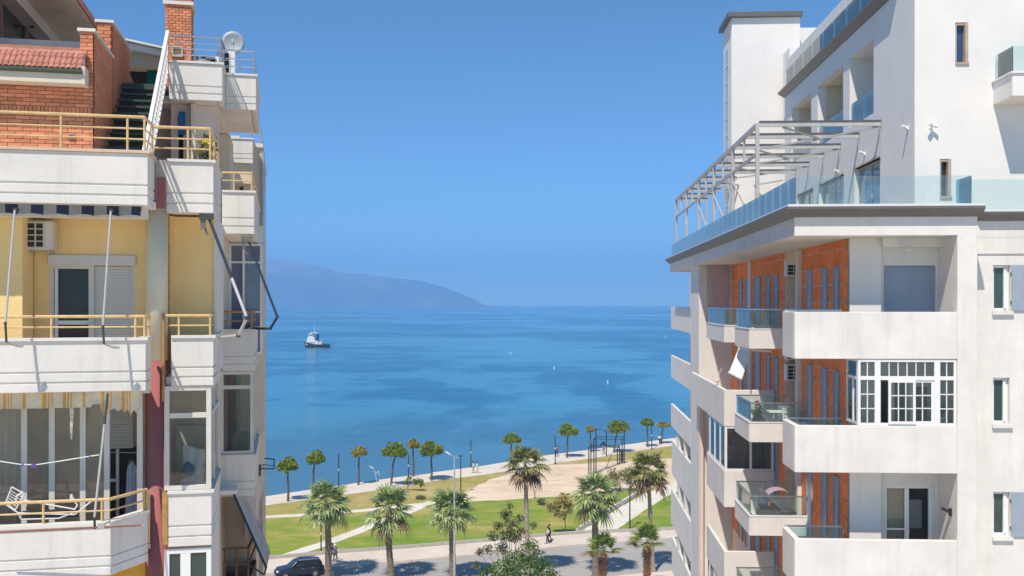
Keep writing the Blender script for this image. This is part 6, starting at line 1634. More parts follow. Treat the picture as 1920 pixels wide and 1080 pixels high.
brick_face(bw, xleft, XBS + .004, YBF - .02, 26.78, 29.25, .265, .074, soldier=(24,))
brick_face(bw, xpl, XBS + .004, YBF - .02, 29.26, zt1 - .0, .265, .074)
mb = MB(); mb.box(xpl - .04, XBS + .05, YBF - .06, 23.0, zt1 + .002, zt1 + .06); bL.add(mb, 'coping', LWHITE)
# side wall bricks, joined because each is only a few pixels
def brick_side(x, y0, y1, z0, z1, parent, L=.25, h=.074):
    mb = MB(); g = .014; z = z0; row = 0
    while z < z1 - .03:
        y = y0 - (L/2 if row % 2 else 0)
        while y < y1 - .02:
            a = max(y, y0); b = min(y + L, y1); q = random.uniform(-.003, .004)
            if b - a > .03:
                mb.face([(x + .02 + q, a + g/2, z + g/2), (x + .02 + q, b - g/2, z + g/2), (x + .02 + q, b - g/2, z + h - g/2), (x + .02 + q, a + g/2, z + h - g/2)])
                mb.face([(x, a + g/2, z + h - g/2), (x + .02 + q, a + g/2, z + h - g/2), (x + .02 + q, b - g/2, z + h - g/2), (x, b - g/2, z + h - g/2)])
            y += L
        z += h; row += 1
    return bL.add(mb, 'brick_facing', BRICK, parent, kind='stuff')
brick_side(XBS + .002, YBF + .0, 22.9, 26.78, zt1, bw)
Y2 = 22.92; zt2 = 30.95
x2l = f.Y(182, 80, Y2)[0]
mb = MB(); mb.box(x2l, XBS, Y2 + .03, 25.5, 26.76, zt2); bw2 = bL.add(mb, 'brick_wall', MORTAR)
brick_face(bw2, x2l, XBS + .004, Y2 - .02, zt1 + .07 if False else 29.9, zt2, .265, .074)
brick_side(XBS + .003, Y2 + .02, 25.5, 26.78, zt2, bw2)
mb = MB(); mb.box(x2l - .04, XBS + .06, Y2 - .06, 25.55, zt2 + .002, zt2 + .06); bL.add(mb, 'coping', LWHITE)
# air vent low on the brick wall
x, _, z = f.Y(134, 256, YBF - .05); mb = MB(); mb.box(x - .06, x + .06, YBF - .06, YBF - .026, z - .04, z + .04); o = bL.add(mb, 'vent', plain('vent_grey', (.35,.33,.31), .6))
mb = MB(); [mb.box(x - .045, x + .045, YBF - .066, YBF - .061, z - .028 + i*.02, z - .016 + i*.02) for i in range(3)]; bL.add(mb, 'louvre', DKSTEEL, o)

# tiled canopy in front of the brick wall
ye = 20.38; ze = f.Y(150, 130, ye)[2]; zu = f.Y(150, 101, YBF)[2]; xr_ = f.Y(155, 120, ye)[0]; zf_ = f.Y(150, 157, ye)[2]
mb = MB(); mb.prism([(ye + .03, zf_), (ye + .03, ze - .03), (YBF - .06, zu - .06), (YBF - .06, zf_)], lambda u, v, t: (t, u, v), XE, xr_ - .02); cn = bL.add(mb, 'canopy', CREAM)
mb = MB(); mb.box(XE, xr_, ye - .02, ye + .028, zf_ - .0, ze - .09); mb.box(xr_ - .019, xr_ + .045, ye - .03, YBF - .06, zf_ - .01, ze + .06); bL.add(mb, 'fascia', CREAM, cn)
mb = MB(); mb.tube((XE, ye - .05, ze - .055), (xr_, ye - .05, ze - .055), .045, 8); bL.add(mb, 'gutter', plain('green_gutter', (.05,.07,.045), .5), cn)
sl_ = Vector((0, YBF - .06 - ye, zu - ze)); Ls = sl_.length; an = math.atan2(sl_.z, sl_.y)
tw, tl = .098, Ls / 5 + .02
mb = MB(); N = 5
for i in range(N):
    a0, a1 = math.pi * i / N, math.pi * (i + 1) / N
    r0 = tw * .42
    mb.face([(-r0*math.cos(a0), 0, r0*.8*math.sin(a0)), (-r0*math.cos(a1), 0, r0*.8*math.sin(a1)), (-r0*.86*math.cos(a1), tl, r0*.7*math.sin(a1)), (-r0*.86*math.cos(a0), tl, r0*.7*math.sin(a0))])
mb.face([(-tw/2, 0, .004), (tw/2, 0, .004), (tw/2, tl, .002), (-tw/2, tl, .002)])
tme = mb.mesh('roof_tile', TILE)
n = int((xr_ - (-9.2)) / tw)
for j in range(5):
    for i in range(n):
        p = Vector((xr_ - tw * (i + .5), ye - .03, ze)) + sl_ * (j / 5) + Vector((0, 0, .012 * (j % 2)))
        link('roof_tile', tme, cn, tuple(p), (an + random.uniform(-.03, .03) + .03, 0, random.uniform(-.02, .02)))
mb = MB(); x = xr_ - .1
tb = MB(); tb.lathe([(.055,-.16),(.07,.0),(.06,.16)], (0,0,0), 8); tb.v = [(p[2], p[0], p[1]) for p in tb.v]; tbm = tb.mesh('ridge_tile', TILE)
for i in range(14): link('ridge_tile', tbm, cn, (xr_ - .15 - i * .32, YBF - .08, zu - .025), (0, random.uniform(-.03, .03), random.uniform(-.03, .03)))
# white band behind the canopy and the gabled attic with soffit
mb = MB(); mb.box(XE, f.Y(151, 80, 21.9)[0], 21.9, 22.1, 29.4, f.Y(100, 76, 21.9)[2]); bL.add(mb, 'attic_parapet', LWHITE)
zs = 31.6
mb = MB(); mb.box(XE, -5.85, 24.4, 34, 29.7, 31.36); mb.box(-5.85, -5.78, 27.2, 34, 29.7, 31.36); bL.add(mb, 'attic_wall', PINKISH)
mb = MB(); mb.box(-5.86, -5.74, 20.5, 21.3, 29.7, 31.36); mb.box(-5.86, -5.75, 23.0, 23.2, 29.7, 31.36); mb.box(-5.86, -5.75, 25.2, 25.4, 29.7, 31.36); aw = bL.add(mb, 'attic_window', plain('brown_window_frame', (.30,.13,.07), .5))
mb = MB(); mb.box(-5.84, -5.80, 20.5, 27.2, 29.7, 31.36); bL.add(mb, 'pane', DARKPANE, aw)
mb = MB(); mb.box(XE, -5.46, 20.5, 34, 31.37, 31.44); bL.add(mb, 'soffit', SOFFIT)
mb = MB(); mb.box(-5.60, -5.45, 20.5, 34, 31.44, 31.62); bL.add(mb, 'eaves_beam', LWHITE)
PATCHY = render_wall('patchy_soffit_boards', (.86,.77,.67), dirt=(.92,.90,.87), amount=.9, mott=.2)
mb = MB(); mb.prism([(-5.45, 31.60), (-4.42, 31.60), (-4.42, 31.64), (-5.45, 31.66)], lambda u, v, t: (u, t, v), 20.5, 33); bL.add(mb, 'soffit', PATCHY)
mb = MB(); mb.prism([(-4.44, 31.645), (-4.36, 31.60), (-4.33, 31.72), (-9, 34.3), (-9, 34.1)], lambda u, v, t: (u, t, v), 20.4, 33.2); rf_ = bL.add(mb, 'attic_roof', TILE)
for y in (22.3, 25.2):
    mb = MB(); mb.lathe([(.05,-.02),(.07,0)], (-5.63, y, 31.365), 10); bL.add(mb, 'spotlight', DARKROOM)
# roof room at the top of the stairs
yr = 26.6
xa_, xb_ = f.Y(236, 100, yr)[0], f.Y(366, 110, yr)[0]
za_, zb2 = f.Y(236, 86, yr)[2], f.Y(366, 114, yr)[2]
zo0, zo1 = f.Y(270, 153, yr)[2], f.Y(270, 126, yr)[2]
xo0, xo1 = f.Y(242, 140, yr)[0], f.Y(300, 140, yr)[0]
mb = MB(); mb.prism([(xa_, 29.75), (xb_, 29.75), (xb_, zo1), (xa_, zo1)], lambda u, v, t: (u, t, v), yr + .6, yr + 3); mb.prism([(xa_, zo1 + .001), (xb_, zo1 + .001), (xb_, zb2 - .1), (xa_, za_ - .12)], lambda u, v, t: (u, t, v), yr, yr + 3); mb.box(xo1, xb_, yr, yr + .599, 29.75, zo1); bL.add(mb, 'roof_room', CREAM)
mb = MB(); mb.prism([(xa_ - .1, za_ - .10), (xb_ + .1, zb2 - .12), (xb_ + .1, zb2 + .02), (xa_ - .1, za_ + .06)], lambda u, v, t: (u, t, v), yr - .25, yr + 3.2); mb.prism([(xa_ - .1, za_ + .07), (xb_ + .1, zb2 + .03), (xb_ + .1, zb2 + .07), (xa_ - .1, za_ + .12)], lambda u, v, t: (u, t, v), yr - .4, yr + 3.2); bL.add(mb, 'roof_room_roof', WHITEM)
mb = MB(); mb.box(xa_, xo1, yr + .55, yr + .599, zo0, zo1); bL.add(mb, 'opening_shade_sheet', DARKROOM)  # dark sheet on the back wall, painted as the shade inside the opening
solo(pleats(f.Y(273, 140, yr)[0], xo1, yr + .3, zo0, zo1, 14, .02), 'curtain', 'teal curtain in the opening at the top of the stairs', 'curtain', plain('teal_curtain', (.01,.22,.26), .8), (xo1, yr + .3, zo0), LF, smooth=True)
# outside stairs with green treads
nst = 17; ys0, ys1 = 20.2, 24.1; zs0, zs1 = 26.85, 29.95
STR = MB(); STR.box(XBS + .05, -2.56, ys1, 26.5, zs1 - .12, zs1 - .01); st_ = bL.add(STR, 'staircase', GREENST)
trd = MB().box(XBS + .06, -2.58, 0, .30, 0, .045).mesh('tread', GREENST); rsr = MB().box(XBS + .07, -2.59, .27, .285, .0, .135).mesh('riser', plain('dark_riser', (.05,.04,.035), .8))
for i in range(nst):
    yy = ys0 + (ys1 - ys0) * i / nst; zz = zs0 + (zs1 - zs0) * i / nst
    link('tread', trd, st_, (0, yy, zz)); link('riser', rsr, st_, (0, yy, zz + .046))
# white banister with lattice
mb = MB(); B0 = Vector((-2.54, 20.1, 27.83)); B1 = Vector((-2.54, YA1 + .08, 31.12))
mb.bar(B0, B1, .07, .10); bn = bL.add(mb, 'banister', WHITEM)
d_ = (B1 - B0)
for i in range(22):
    q = B0 + d_ * (i + .5) / 22
    mb = MB(); mb.bar(q, q + Vector((0, 0, -.85)), .03, .02, (0, 1, 0)); bL.add(mb, 'baluster', WHITEM, bn)
mb = MB(); mb.bar(B0 + Vector((0, 0, -.85)), B1 + Vector((0, 0, -.85)), .05, .06); mb.bar(B0 + Vector((0, 0, -.42)), B1 + Vector((0, 0, -.42)), .03, .03); mb.bar(B0 + Vector((0,0,.05)), B0 + Vector((0, -.02, -.95)), .07, .07, (0, 1, 0)); bL.add(mb, 'stringer', WHITEM, bn)

# brick chimney
yc_ = 26.0
xc0, xc1 = f.Y(310, 60, yc_)[0], f.Y(359, 60, yc_)[0]
zc0 = 29.76; zc1 = f.Y(335, 10, yc_)[2]
mb = MB(); mb.box(xc0 + .02, xc1 - .005, yc_ + .03, yc_ + .7, zc0, zc1 + 1.2); ch = bL.add(mb, 'chimney', MORTAR)
brick_face(ch, xc0, xc1, yc_ - .02, zc0 + .45, zc1, .16, .066, soldier=(11,))
brick_face(ch, xc0, xc1, yc_ - .02, zc1 + .12, zc1 + .5, .16, .066)
mb = MB(); mb.box(xc0 - .05, xc1 + .05, yc_ - .07, yc_ + .75, zc1 + .005, zc1 + .09); bL.add(mb, 'chimney_band', LWHITE, ch)
x, _, z = f.Y(333, 97, yc_); mb = frame_mb(x - .13, x + .13, z - .13, z + .13, yc_ - .07, .035, .05); o = bL.add(mb, 'chimney_vent', plain('cream_vent_frame', (.62,.52,.38), .7), ch)
mb = MB(); mb.box(x - .094, x + .094, yc_ - .04, yc_ - .025, z - .094, z + .094); bL.add(mb, 'chimney_vent', plain('dim_vent', (.22,.15,.09), .8), ch)

# ------------------------------------------------------------------ things on the left building
x, y, z = f.D(437, 80, 26.6)
t = T('satellite_dish', 'round pale satellite dish standing on the roof balcony at the top left', 'satellite dish', (x, y, 29.78), LF, own=True)
zz = z - 29.78
mb = MB(); prof = [(.0, .07), (.12, .055), (.22, .025), (.29, -.015), (.295, -.02), (.22, .012), (.12, .04), (.01, .055)]
mb.lathe([(r + .001, q) for r, q in prof], (0, 0, 0), 20); mb.v = [(p[0], p[2] - .0, p[1] + zz) for p in mb.v]; t.add(mb, 'dish', plain('pale_dish', (.36,.42,.46), .5, var=.1), smooth=True)
mb = MB(); mb.tube((0, .08, 0), (0, .08, zz - .05), .025, 8); mb.tube((0, .08, zz - .05), (0, .05, zz), .03, 6); t.add(mb, 'mast', DKSTEEL)
mb = MB(); mb.tube((0, -.02, zz - .24), (0, -.32, zz - .02), .012, 6); mb.tube((0, -.34, zz - .02), (0, -.24, zz + .01), .035, 8); t.add(mb, 'receiver_arm', WHITEM)
x, y, z = f.D(424, 138, 26.2)
tt = ac_unit((x, y, 30.62), LF, 'white air conditioner standing on the roof balcony next to the satellite dish', .46, .92, .3)
mb = MB(); mb.box(-.2, .2, .02, .28, -.84, -.06); tt.add(mb, 'stand', WHITEM)
x, y, z = f.D(398, 118, 25.6)
tt = ac_unit((x, y, 30.50), LF, 'low white air conditioner behind the roof railing, left of the satellite dish', .5, .72, .3)
mb = MB(); mb.box(-.2, .2, .02, .28, -.72, -.06); tt.add(mb, 'stand', WHITEM)
x, y, z = f.D(389, 118, 25.2)
t = T('water_tank', 'grey rounded tank partly hidden behind the upper roof railing', 'tank', (x - .1, y, 30.2), LF, own=True)
mb = MB(); mb.lathe([(.02,.0),(.26,.0),(.28,.5),(.22,.78),(.05,.86)], (0,0,0), 14); t.add(mb, 'body', plain('grey_tank', (.25,.24,.22), .5), smooth=True); mb = MB(); mb.box(-.22,.22,-.22,.22,-.42,-.002); t.add(mb, 'stand', DKSTEEL); mb = MB(); mb.lathe([(.06,.86),(.06,.92)], (0,0,0), 8); t.add(mb, 'cap', DKSTEEL)
# yellow loggia air conditioner
x0, z0 = xz(52, 468, YMW - .42); x1, z1 = xz(90, 414, YMW - .42)
ac_unit(((x0 + x1)/2 + .02, YMW - .44, z0), LF, 'cream air conditioner on the yellow loggia wall with a square-grid grille', x1 - x0 + .12, z1 - z0, .36, old=True)
mb = MB(); x = xz(59, 500, YMW - .05)[0]; mb.tube((x, YMW - .10, zf + .05), (x, YMW - .10, z0), .012, 6)
solo(mb, 'drain_hose', 'thin drain hose running down below the yellow loggia air conditioner', 'hose', GOLD_OLD, (x, YMW - .1, zf), LF)
# plant and towel under the roof balcony
x, y, z = f.D(389, 290, 18.9)
t = T('potted_plant', 'potted plant with yellow flowers in the railing corner of the upper terrace', 'plant', (x - .02, y, 27.02), LF, own=True)
mb = MB(); mb.box(-.13,.13,-.13,.13,-.27,-.002); t.add(mb, 'stand', BROWNW)
mb = MB(); mb.lathe([(.13,0),(.2,.38),(.18,.375),(.16,.3)], (0,0,0), 12); t.add(mb, 'pot', TERRA)
mb = MB(); cloud(mb, [((0,0,.75),(.22,.2,.30)), ((.05,0,1.0),(.16,.14,.16))], 260, .05, .1); t.add(mb, 'foliage', LEAFG)
mb = MB(); cloud(mb, [((.04,-.04,.97),(.12,.1,.08))], 90, .035, .2); t.add(mb, 'flowers', plain('yellow_petal', (.75,.60,.03), .7))
t = T('flower_stand', 'dark wooden plant rack behind the yellow-flowered pot', 'rack', (x - .10, y + .45, 26.75), LF, own=True)
for q in (-.17, .17): mb = MB(); mb.box(q-.02, q+.02, -.02, .02, 0, 1.15); t.add(mb, 'post', BROWNW)
for q in (.35, .7, 1.1): mb = MB(); mb.box(-.15, .15, -.015, .015, q, q+.07); t.add(mb, 'shelf', BROWNW)
x, y, z = f.Y(341, 232, 24.5)
solo(pleats(x - .06, x + .08, y, z - .25, z + .28, 8, .02), 'towel', 'bright blue towel hanging by the dark door slit of the upper terrace', 'towel', plain('blue_towel', (.04,.22,.50), .9), (x, y, z - .25), LF)

# awnings with striped valances ---------------------------------------
NAVYC = plain('navy_stripe', (.022,.032,.065), .9, var=.3); GREYC = plain('grey_stripe', (.30,.285,.26), .9, var=.2)
CRM = plain('cream_stripe', (.66,.59,.46), .9, var=.2); OCH = plain('ochre_stripe', (.62,.36,.08), .9, var=.2)
def valance(t, x0, x1, y, zt, zb_, sw, mats, wav=.02, scallop=.0, name='valance', ragged=None):
    mb = MB(); n = max(1, int((x1 - x0) / sw * 4)); 
    for i in range(n):
        a = x0 + (x1-x0)*i/n; b = x0 + (x1-x0)*(i+1)/n
        mb.mi = mats(a - x0)
        za = zb_ + scallop * abs(math.sin((a-x0)/sw*math.pi*.5)); zb3 = zb_ + scallop * abs(math.sin((b-x0)/sw*math.pi*.5))
        if ragged: za += ragged(a - x0); zb3 += ragged(b - x0)
        ya, yb_ = y + wav*math.sin(a*17), y + wav*math.sin(b*17)
        mb.face([(a, ya, za), (b, yb_, zb3), (b, y, zt), (a, y, zt)])
        mb.face([(a, ya+.006, za), (a, y+.006, zt), (b, y+.006, zt), (b, yb_+.006, zb3)])
    return mb
def arm(t, pts, r, mats):
    for (a, b), m_ in zip(zip(pts[:-1], pts[1:]), mats):
        mb = MB(); mb.tube(a, b, r, 8); t.add(mb, 'arm', m_)
    for p in pts[1:-1]:
        mb = MB(); mb.lathe([(r*.8,-r*1.2),(r*1.3,-r*.8),(r*1.3,r*.8),(r*.8,r*1.2)], p, 8); t.add(mb, 'joint', DKSTEEL)
ARMW = plain('grey_white_tube', (.44,.44,.44), .5, var=.08); ARMD = plain('blue_grey_tube', (.035,.055,.08), .8, spec=.1)
x1_ = f.Y(264, 395, F0 + .12)[0]
t = T('awning', 'rolled awning with navy and grey striped valance under the upper front balcony', 'awning', (x1_ - 1.5, F0 + .1, 26.59), LF)
z_t = 26.575; z_b = f.Y(200, 405, F0 + .1)[2]
t.add(valance(t, XE, x1_, F0 + .10, z_t, z_b, .19, lambda u: 0 if int(u / .19) % 2 else 1, .008, .025), 'valance', [NAVYC, GREYC])
mb = MB(); mb.tube((XE, F0 + .16, 26.54), (x1_, F0 + .16, 26.54), .045, 8); t.add(mb, 'roller', BROWNW)
for (pa, pb, pc) in (((28, 392), (10, 606), (12, 642)), ((208, 394), (193, 612), (195, 645))):
    a = f.Y(*pa, F0 - .10); b = f.Y(*pb, F0 - .48); c = f.Y(*pc, F0 - .50)
    arm(t, [a, b, c], .018, [ARMW, DKSTEEL])
    mb = MB(); mb.box(a[0]-.03, a[0]+.03, F0 - .12, F0 + .05, a[2]-.02, a[2]+.02); t.add(mb, 'bracket', DKSTEEL)
    e = (c[0] + .12, F0 - .38, c[2] - .06); mb = MB(); mb.tube(c, e, .014, 6); mb.bar(e, (e[0] + .08, F0 - .34, e[2] - .005), .05, .04); t.add(mb, 'foot', GALV)
x1_ = f.Y(264, 745, F0 + .3)[0]
t = T('awning', 'torn awning with cream and ochre stripes above the glazed veranda', 'awning', (x1_ - 1.5, F0 + .3, 23.57), LF)
def stripe(u):
    q = (u % .30) / .30
    return 1 if q < .16 or .26 < q < .33 or .41 < q < .47 else 0
def torn(u, w_=x1_ - XE):
    r = w_ - u
    v = 0
    if r < .62: v = -.11 + .09 * abs(math.sin(u * 31)) * (1 if r < .3 else .4) - .05 * math.sin(u * 11)
    elif .62 <= r < .75: v = .05
    return v
z_b = f.Y(150, 764, F0 + .3)[2]
t.add(valance(t, XE, x1_, F0 + .28, 23.565, z_b, .36 / 4, stripe, .02, 0, ragged=torn), 'valance', [CRM, OCH])
mb = MB(); mb.tube((XE, F0 + .34, 23.53), (x1_, F0 + .34, 23.53), .05, 8); t.add(mb, 'roller', CRM)
xs_ = f.Y(134, 800, F0 + .28)[0]
mb = MB(); zq = f.Y(134, 824, F0 + .28)[2]; ztq = f.Y(134, 756, F0 + .28)[2]
for i in range(6):
    a = ztq + (zq - ztq) * i / 6; b = ztq + (zq - ztq) * (i + 1) / 6; w1 = .034 - .004 * i; mb.mi = 0
    mb.face([(xs_ - w1, F0 + .27 + .02*math.sin(i), a), (xs_ + w1, F0 + .29, a), (xs_ + w1 - .004, F0 + .29 + .02*math.sin(i+1), b), (xs_ - w1 + .004, F0 + .27 + .02*math.sin(i + 1), b)])
t.add(mb, 'torn_strip', [CRM, OCH])
a = f.Y(202, 738, F0 + .0); b = f.Y(177, 972, F0 - .42); c = f.Y(178, 992, F0 - .45)
mid = tuple(a[i] + (b[i] - a[i]) * .24 for i in range(3))
arm(t, [a, mid, b, c], .019, [DKSTEEL, ARMW, BLACKM])
a = f.Y(-20, 999, F0 - .40); b = f.Y(266, 985, F0 - .55); q = f.Y(190, 987, F0 - .5)
mb = MB(); mb.tube(a, b, .013, 6); t.add(mb, 'front_bar', plain('rusty_red_bar', (.26,.08,.06), .6, var=.3))
mb = MB(); mb.tube(b, (b[0] + .02, b[1], b[2] + .001), .02, 6); mb.box(q[0]-.05, q[0]+.05, q[1]-.03, q[1]+.03, q[2]-.03, q[2]+.04); mb.tube((q[0], q[1], q[2]), (q[0] + .05, F0 - .01, q[2] - .02), .014); t.add(mb, 'bracket', GALV)

def drop_arm(label, top, elbow, low, end, d, foot):
    P = [f.D(*top, d[0]), f.D(*elbow, d[1]), f.D(*low, d[2]), f.D(*end, d[3])]
    t = T('folding_awning', label, 'awning', P[0], LF, 'folding awning arms without cloth')
    mid = tuple(P[0][i] + (P[1][i] - P[0][i]) * .6 for i in range(3))
    arm(t, [P[0], mid, P[1], P[2], P[3]], .027, [ARMD, ARMW if foot else ARMD, ARMW if foot else ARMD, ARMW if foot else ARMD])
    mb = MB(); a = P[0]; mb.box(a[0]-.16, a[0]+.08, a[1]-.05, a[1]+.05, a[2]-.02, a[2]+.12); mb.tube((a[0]-.12, a[1], a[2]-.02), (a[0]-.02, a[1], a[2]-.3), .02); mb.box(a[0]-.14, a[0]-.06, a[1]-.04, a[1]+.04, a[2]-.18, a[2]-.02); t.add(mb, 'mount', plain('grimy_metal', (.16,.15,.14), .6, var=.3))
drop_arm('folding awning arm hanging below the upper corner balcony, nearer one', (392, 410), (463, 596), (447, 629), (412, 633), (17.7, 17.0, 17.2, 17.9), True)
drop_arm('folding awning arm hanging below the rear balcony against the sea, farther one', (466, 452), (520, 594), (507, 616), (474, 616), (22.4, 22.0, 22.2, 22.6), False)
# large side drop awning near the bottom
t = T('awning', 'grey drop awning slanting out from the rear of the left block above the lawn', 'awning', f.D(450, 924, 22.5), LF)
P = [Vector(f.D(440, 926, 21.9)), Vector(f.D(461, 922, 25.0)), Vector(f.D(506, 1034, 25.4)), Vector(f.D(500, 1062, 22.2))]
nn = (P[1]-P[0]).cross(P[3]-P[0]).normalized() * .02
mb = MB(); mb.face([tuple(p) for p in P]); mb.face([tuple(p + nn) for p in P[::-1]])
for i in range(4): mb.face([tuple(P[i]), tuple(P[(i+1)%4]), tuple(P[(i+1)%4]+nn), tuple(P[i]+nn)])
t.add(mb, 'cloth', plain('grey_awning_cloth', (.42,.42,.43), .9))
for a, b in ((P[0], P[3]), (P[1], P[2]), (P[3], P[2])): mb = MB(); mb.tube(a + nn, b + nn, .025, 6); t.add(mb, 'arm', ARMD)
mb = MB(); mb.tube(P[3], P[3] + Vector((-.05, 0, -.18)), .02); mb.tube(P[3] + Vector((-.05, 0, -.18)), P[3] + Vector((-.5, .1, .12)), .018); t.add(mb, 'foot', DKSTEEL)
mb = MB(); mb.box(P[0].x - .3, P[0].x + .05, P[0].y - .05, P[1].y + .05, P[0].z - .0, P[0].z + .08); t.add(mb, 'cassette', WHITEM)
# clothes-line frame at the far end, over the sea
x, y, z = f.D(487, 885, 30.0)
t = T('drying_rack', 'dark wall-mounted drying frame jutting out towards the sea beside the first pine', 'drying rack', (x, y, z), LF)
pts = [f.D(478, 857, 30), f.D(514, 861, 30), f.D(514, 879, 30), f.D(488, 879, 30)]
mb = MB(); mb.path(pts, .018); mb.tube(f.D(489, 861, 30), f.D(486, 884, 30), .02); mb.tube(f.D(482, 870, 30.6), f.D(513, 873, 30.6), .012); mb.tube(pts[0], f.D(470, 858, 30.5), .018); t.add(mb, 'frame', BLACKM)
mb = MB(); a = f.D(476, 874, 30.4); mb.box(a[0], a[0] + .2, a[1], a[1] + .3, a[2] - .3, a[2]); t.add(mb, 'basket', DKSTEEL)
mb = MB(); a = f.D(474, 893, 31.0); b2 = f.D(489, 893, 31.0); mb.box(a[0] - .3, b2[0], a[1], a[1] + 4, f.D(480, 940, 31)[2], a[2]); bL.add(mb, 'balcony', LWHITE)

# drying rack, clothes line, robe on the bent balcony
x, y, z = f.Y(100, 970, F0 + .45)
t = T('drying_rack', 'white folding rack tipped over behind the railing of the bent balcony', 'drying rack', (x, F0 + .45, 20.8), LF)
def P_(px, py, yy=F0 + .40): return f.Y(px, py, yy)
mb = MB()
mb.path([P_(10, 945), P_(22, 913), P_(46, 926), P_(28, 958), P_(10, 945)], .011)
for i in range(6): q = i / 6; mb.tube(P_(11 + 10*q, 942 - 27*q), P_(28 + 16*q, 955 - 27*q), .006)
t.add(mb, 'wire_panel', WHITEM)
mb = MB(); mb.path([P_(10, 945), P_(34, 962), P_(140, 965), P_(176, 936)], .013); mb.path([P_(45, 938), P_(140, 955), P_(145, 948), P_(135, 930)], .013); mb.path([P_(28, 948), P_(32, 930), P_(44, 922)], .016); mb.tube(P_(134, 927), P_(134, 941), .022); mb.path([P_(34, 962), P_(40, 974), P_(110, 972), P_(142, 960)], .012); t.add(mb, 'frame', WHITEM)
mb = MB()
for i in range(12): mb.tube(P_(50 + 7*i, 949 + .8*i), P_(48 + 7.4*i, 968), .006)
mb.box(P_(40, 960)[0], P_(144, 960)[0], F0 + .42, F0 + .5, P_(90, 972)[2], P_(90, 958)[2]); t.add(mb, 'shelf', DKSTEEL)
mb = MB(); L_ = [P_(-20, 860, F0 + .25), P_(0, 865, F0 + .25), P_(40, 871, F0 + .25), P_(68, 871.5, F0 + .25), P_(110, 865, F0 + .25), P_(165, 856, F0 + .25), P_(186, 853, F0 + .25)]
mb.path(L_, .009, 6)
t = T('clothes_line', 'white clothes line with purple pegs across the glazed veranda', 'clothes line', L_[2], LF)
t.add(mb, 'line', WHITEM)
for px, py in ((60, 872), (63, 872.5), (66, 873), (42, 871), (168, 857)):
    a = P_(px, py, F0 + .24); mb = MB(); mb.box(a[0]-.009, a[0]+.009, a[1]-.012, a[1]+.012, a[2]-.04, a[2]+.03); t.add(mb, 'peg', plain('purple_peg', (.18,.09,.42), .5))
x, y, z = f.Y(249, 960, F1 + .35)
t = T('robe', 'long white robe on a hanger at the right end of the glazed veranda', 'robe', (x, y, z), LF)
mb = MB(); n = 18; rows = [(862, 3), (869, 7), (885, 9.5), (920, 11), (968, 13)]
for (pa, wa), (pb, wb) in zip(rows[:-1], rows[1:]):
    for i in range(n):
        u0, u1 = -1 + 2*i/n, -1 + 2*(i+1)/n
        yy0, yy1 = y + .03*math.sin(i*1.7), y + .03*math.sin((i+1)*1.7)
        mb.face([f.Y(247+u0*wa, pa, yy0), f.Y(247+u1*wa, pa, yy1), f.Y(247+u1*wb, pb, yy1), f.Y(247+u0*wb, pb, yy0)])
t.add(mb, 'cloth', plain('pale_lavender_cloth', (.62,.62,.72), .9), smooth=True)
mb = MB(); mb.path([f.Y(240, 872, y-.02), f.Y(247, 862, y-.02), f.Y(255, 872, y-.02)], .01); mb.tube(f.Y(247, 862, y-.02), f.Y(247, 855, y-.02), .008); t.add(mb, 'hanger', BLACKM)
mb = MB(); mb.tube(f.Y(200, 848, y), f.Y(262, 849, y), .006); t.add(mb, 'rail', GALV)

# contents of the corner veranda
zf3 = 20.955
t = T('cardboard_box', 'open cardboard box on the floor of the corner veranda', 'box', (f.Y(328, 930, 18.9)[0], 18.9, zf3), LF, own=True)
CARD = plain('cardboard', (.40,.27,.15), .9)
zt_ = f.Y(328, 910, 18.9)[2] - zf3
mb = MB(); mb.box(-.19,.19,-.15,.15,0,zt_); t.add(mb, 'body', CARD); mb = MB(); mb.bar((-.19,0,zt_),(-.32,0,zt_+.16),.3,.01,(0,1,0)); mb.bar((.19,0,zt_),(.27,0,zt_+.12),.3,.01,(0,1,0)); t.add(mb, 'flap', CARD)
x = f.Y(358, 880, 19.2)[0]
t = T('chair', 'chair buried under a white sheet in the corner veranda', 'chair', (x, 19.3, zf3), LF, own=True)
mb = MB(); mb.box(-.2,.2,-.2,.2,.42,.46); t.add(mb, 'seat', BROWNW); mb = MB(); mb.box(-.2,.2,.16,.2,.46,1.0); t.add(mb, 'backrest', BROWNW)
for sx in (-1,1):
    for sy in (-1,1): mb = MB(); mb.box(sx*.18-.02,sx*.18+.02,sy*.18-.02,sy*.18+.02,0,.42); t.add(mb, 'leg', BROWNW)
def sheet_cloth(x0, x1, y, ztop, zbot, n=10, m_=8, seed=1, bow=.12):
    rg = random.Random(seed); mb = MB()
    for j in range(m_+1):
        v = j / m_
        for i in range(n+1):
            u = i / n; mb.v.append((x0+(x1-x0)*u + rg.uniform(-.012,.012), y - bow*math.sin(v*1.57) + .025*math.sin(u*14+v*2) + rg.uniform(-.01,.01), ztop+(zbot-ztop)*v + .05*math.sin(u*3.1+seed)*(1-v)))
    for j in range(m_):
        for i in range(n): a = j*(n+1)+i; mb.f.append((a, a+1, a+n+2, a+n+1)); mb.m.append(0)
    return mb
za = f.Y(350, 838, 19.1)[2]; zb4 = f.Y(350, 903, 19.1)[2]
solo(sheet_cloth(f.Y(343, 870, 19.1)[0], f.Y(384, 870, 19.1)[0], 19.12, za, zb4, seed=2), 'sheet', 'white sheet draped over the chair in the corner veranda', 'cloth', CLOTHW, (x, 19.1, zb4), LF, smooth=True)
blob_cloth('sheet', 'crumpled pale sheet lying beside the cardboard box in the corner veranda', (f.Y(362, 918, 18.8)[0], 18.8, f.Y(362, 926, 18.8)[2]), (.26,.2,.16), plain('pale_blue_cloth', (.58,.64,.70), .9), LF, seed=9, cat='cloth')
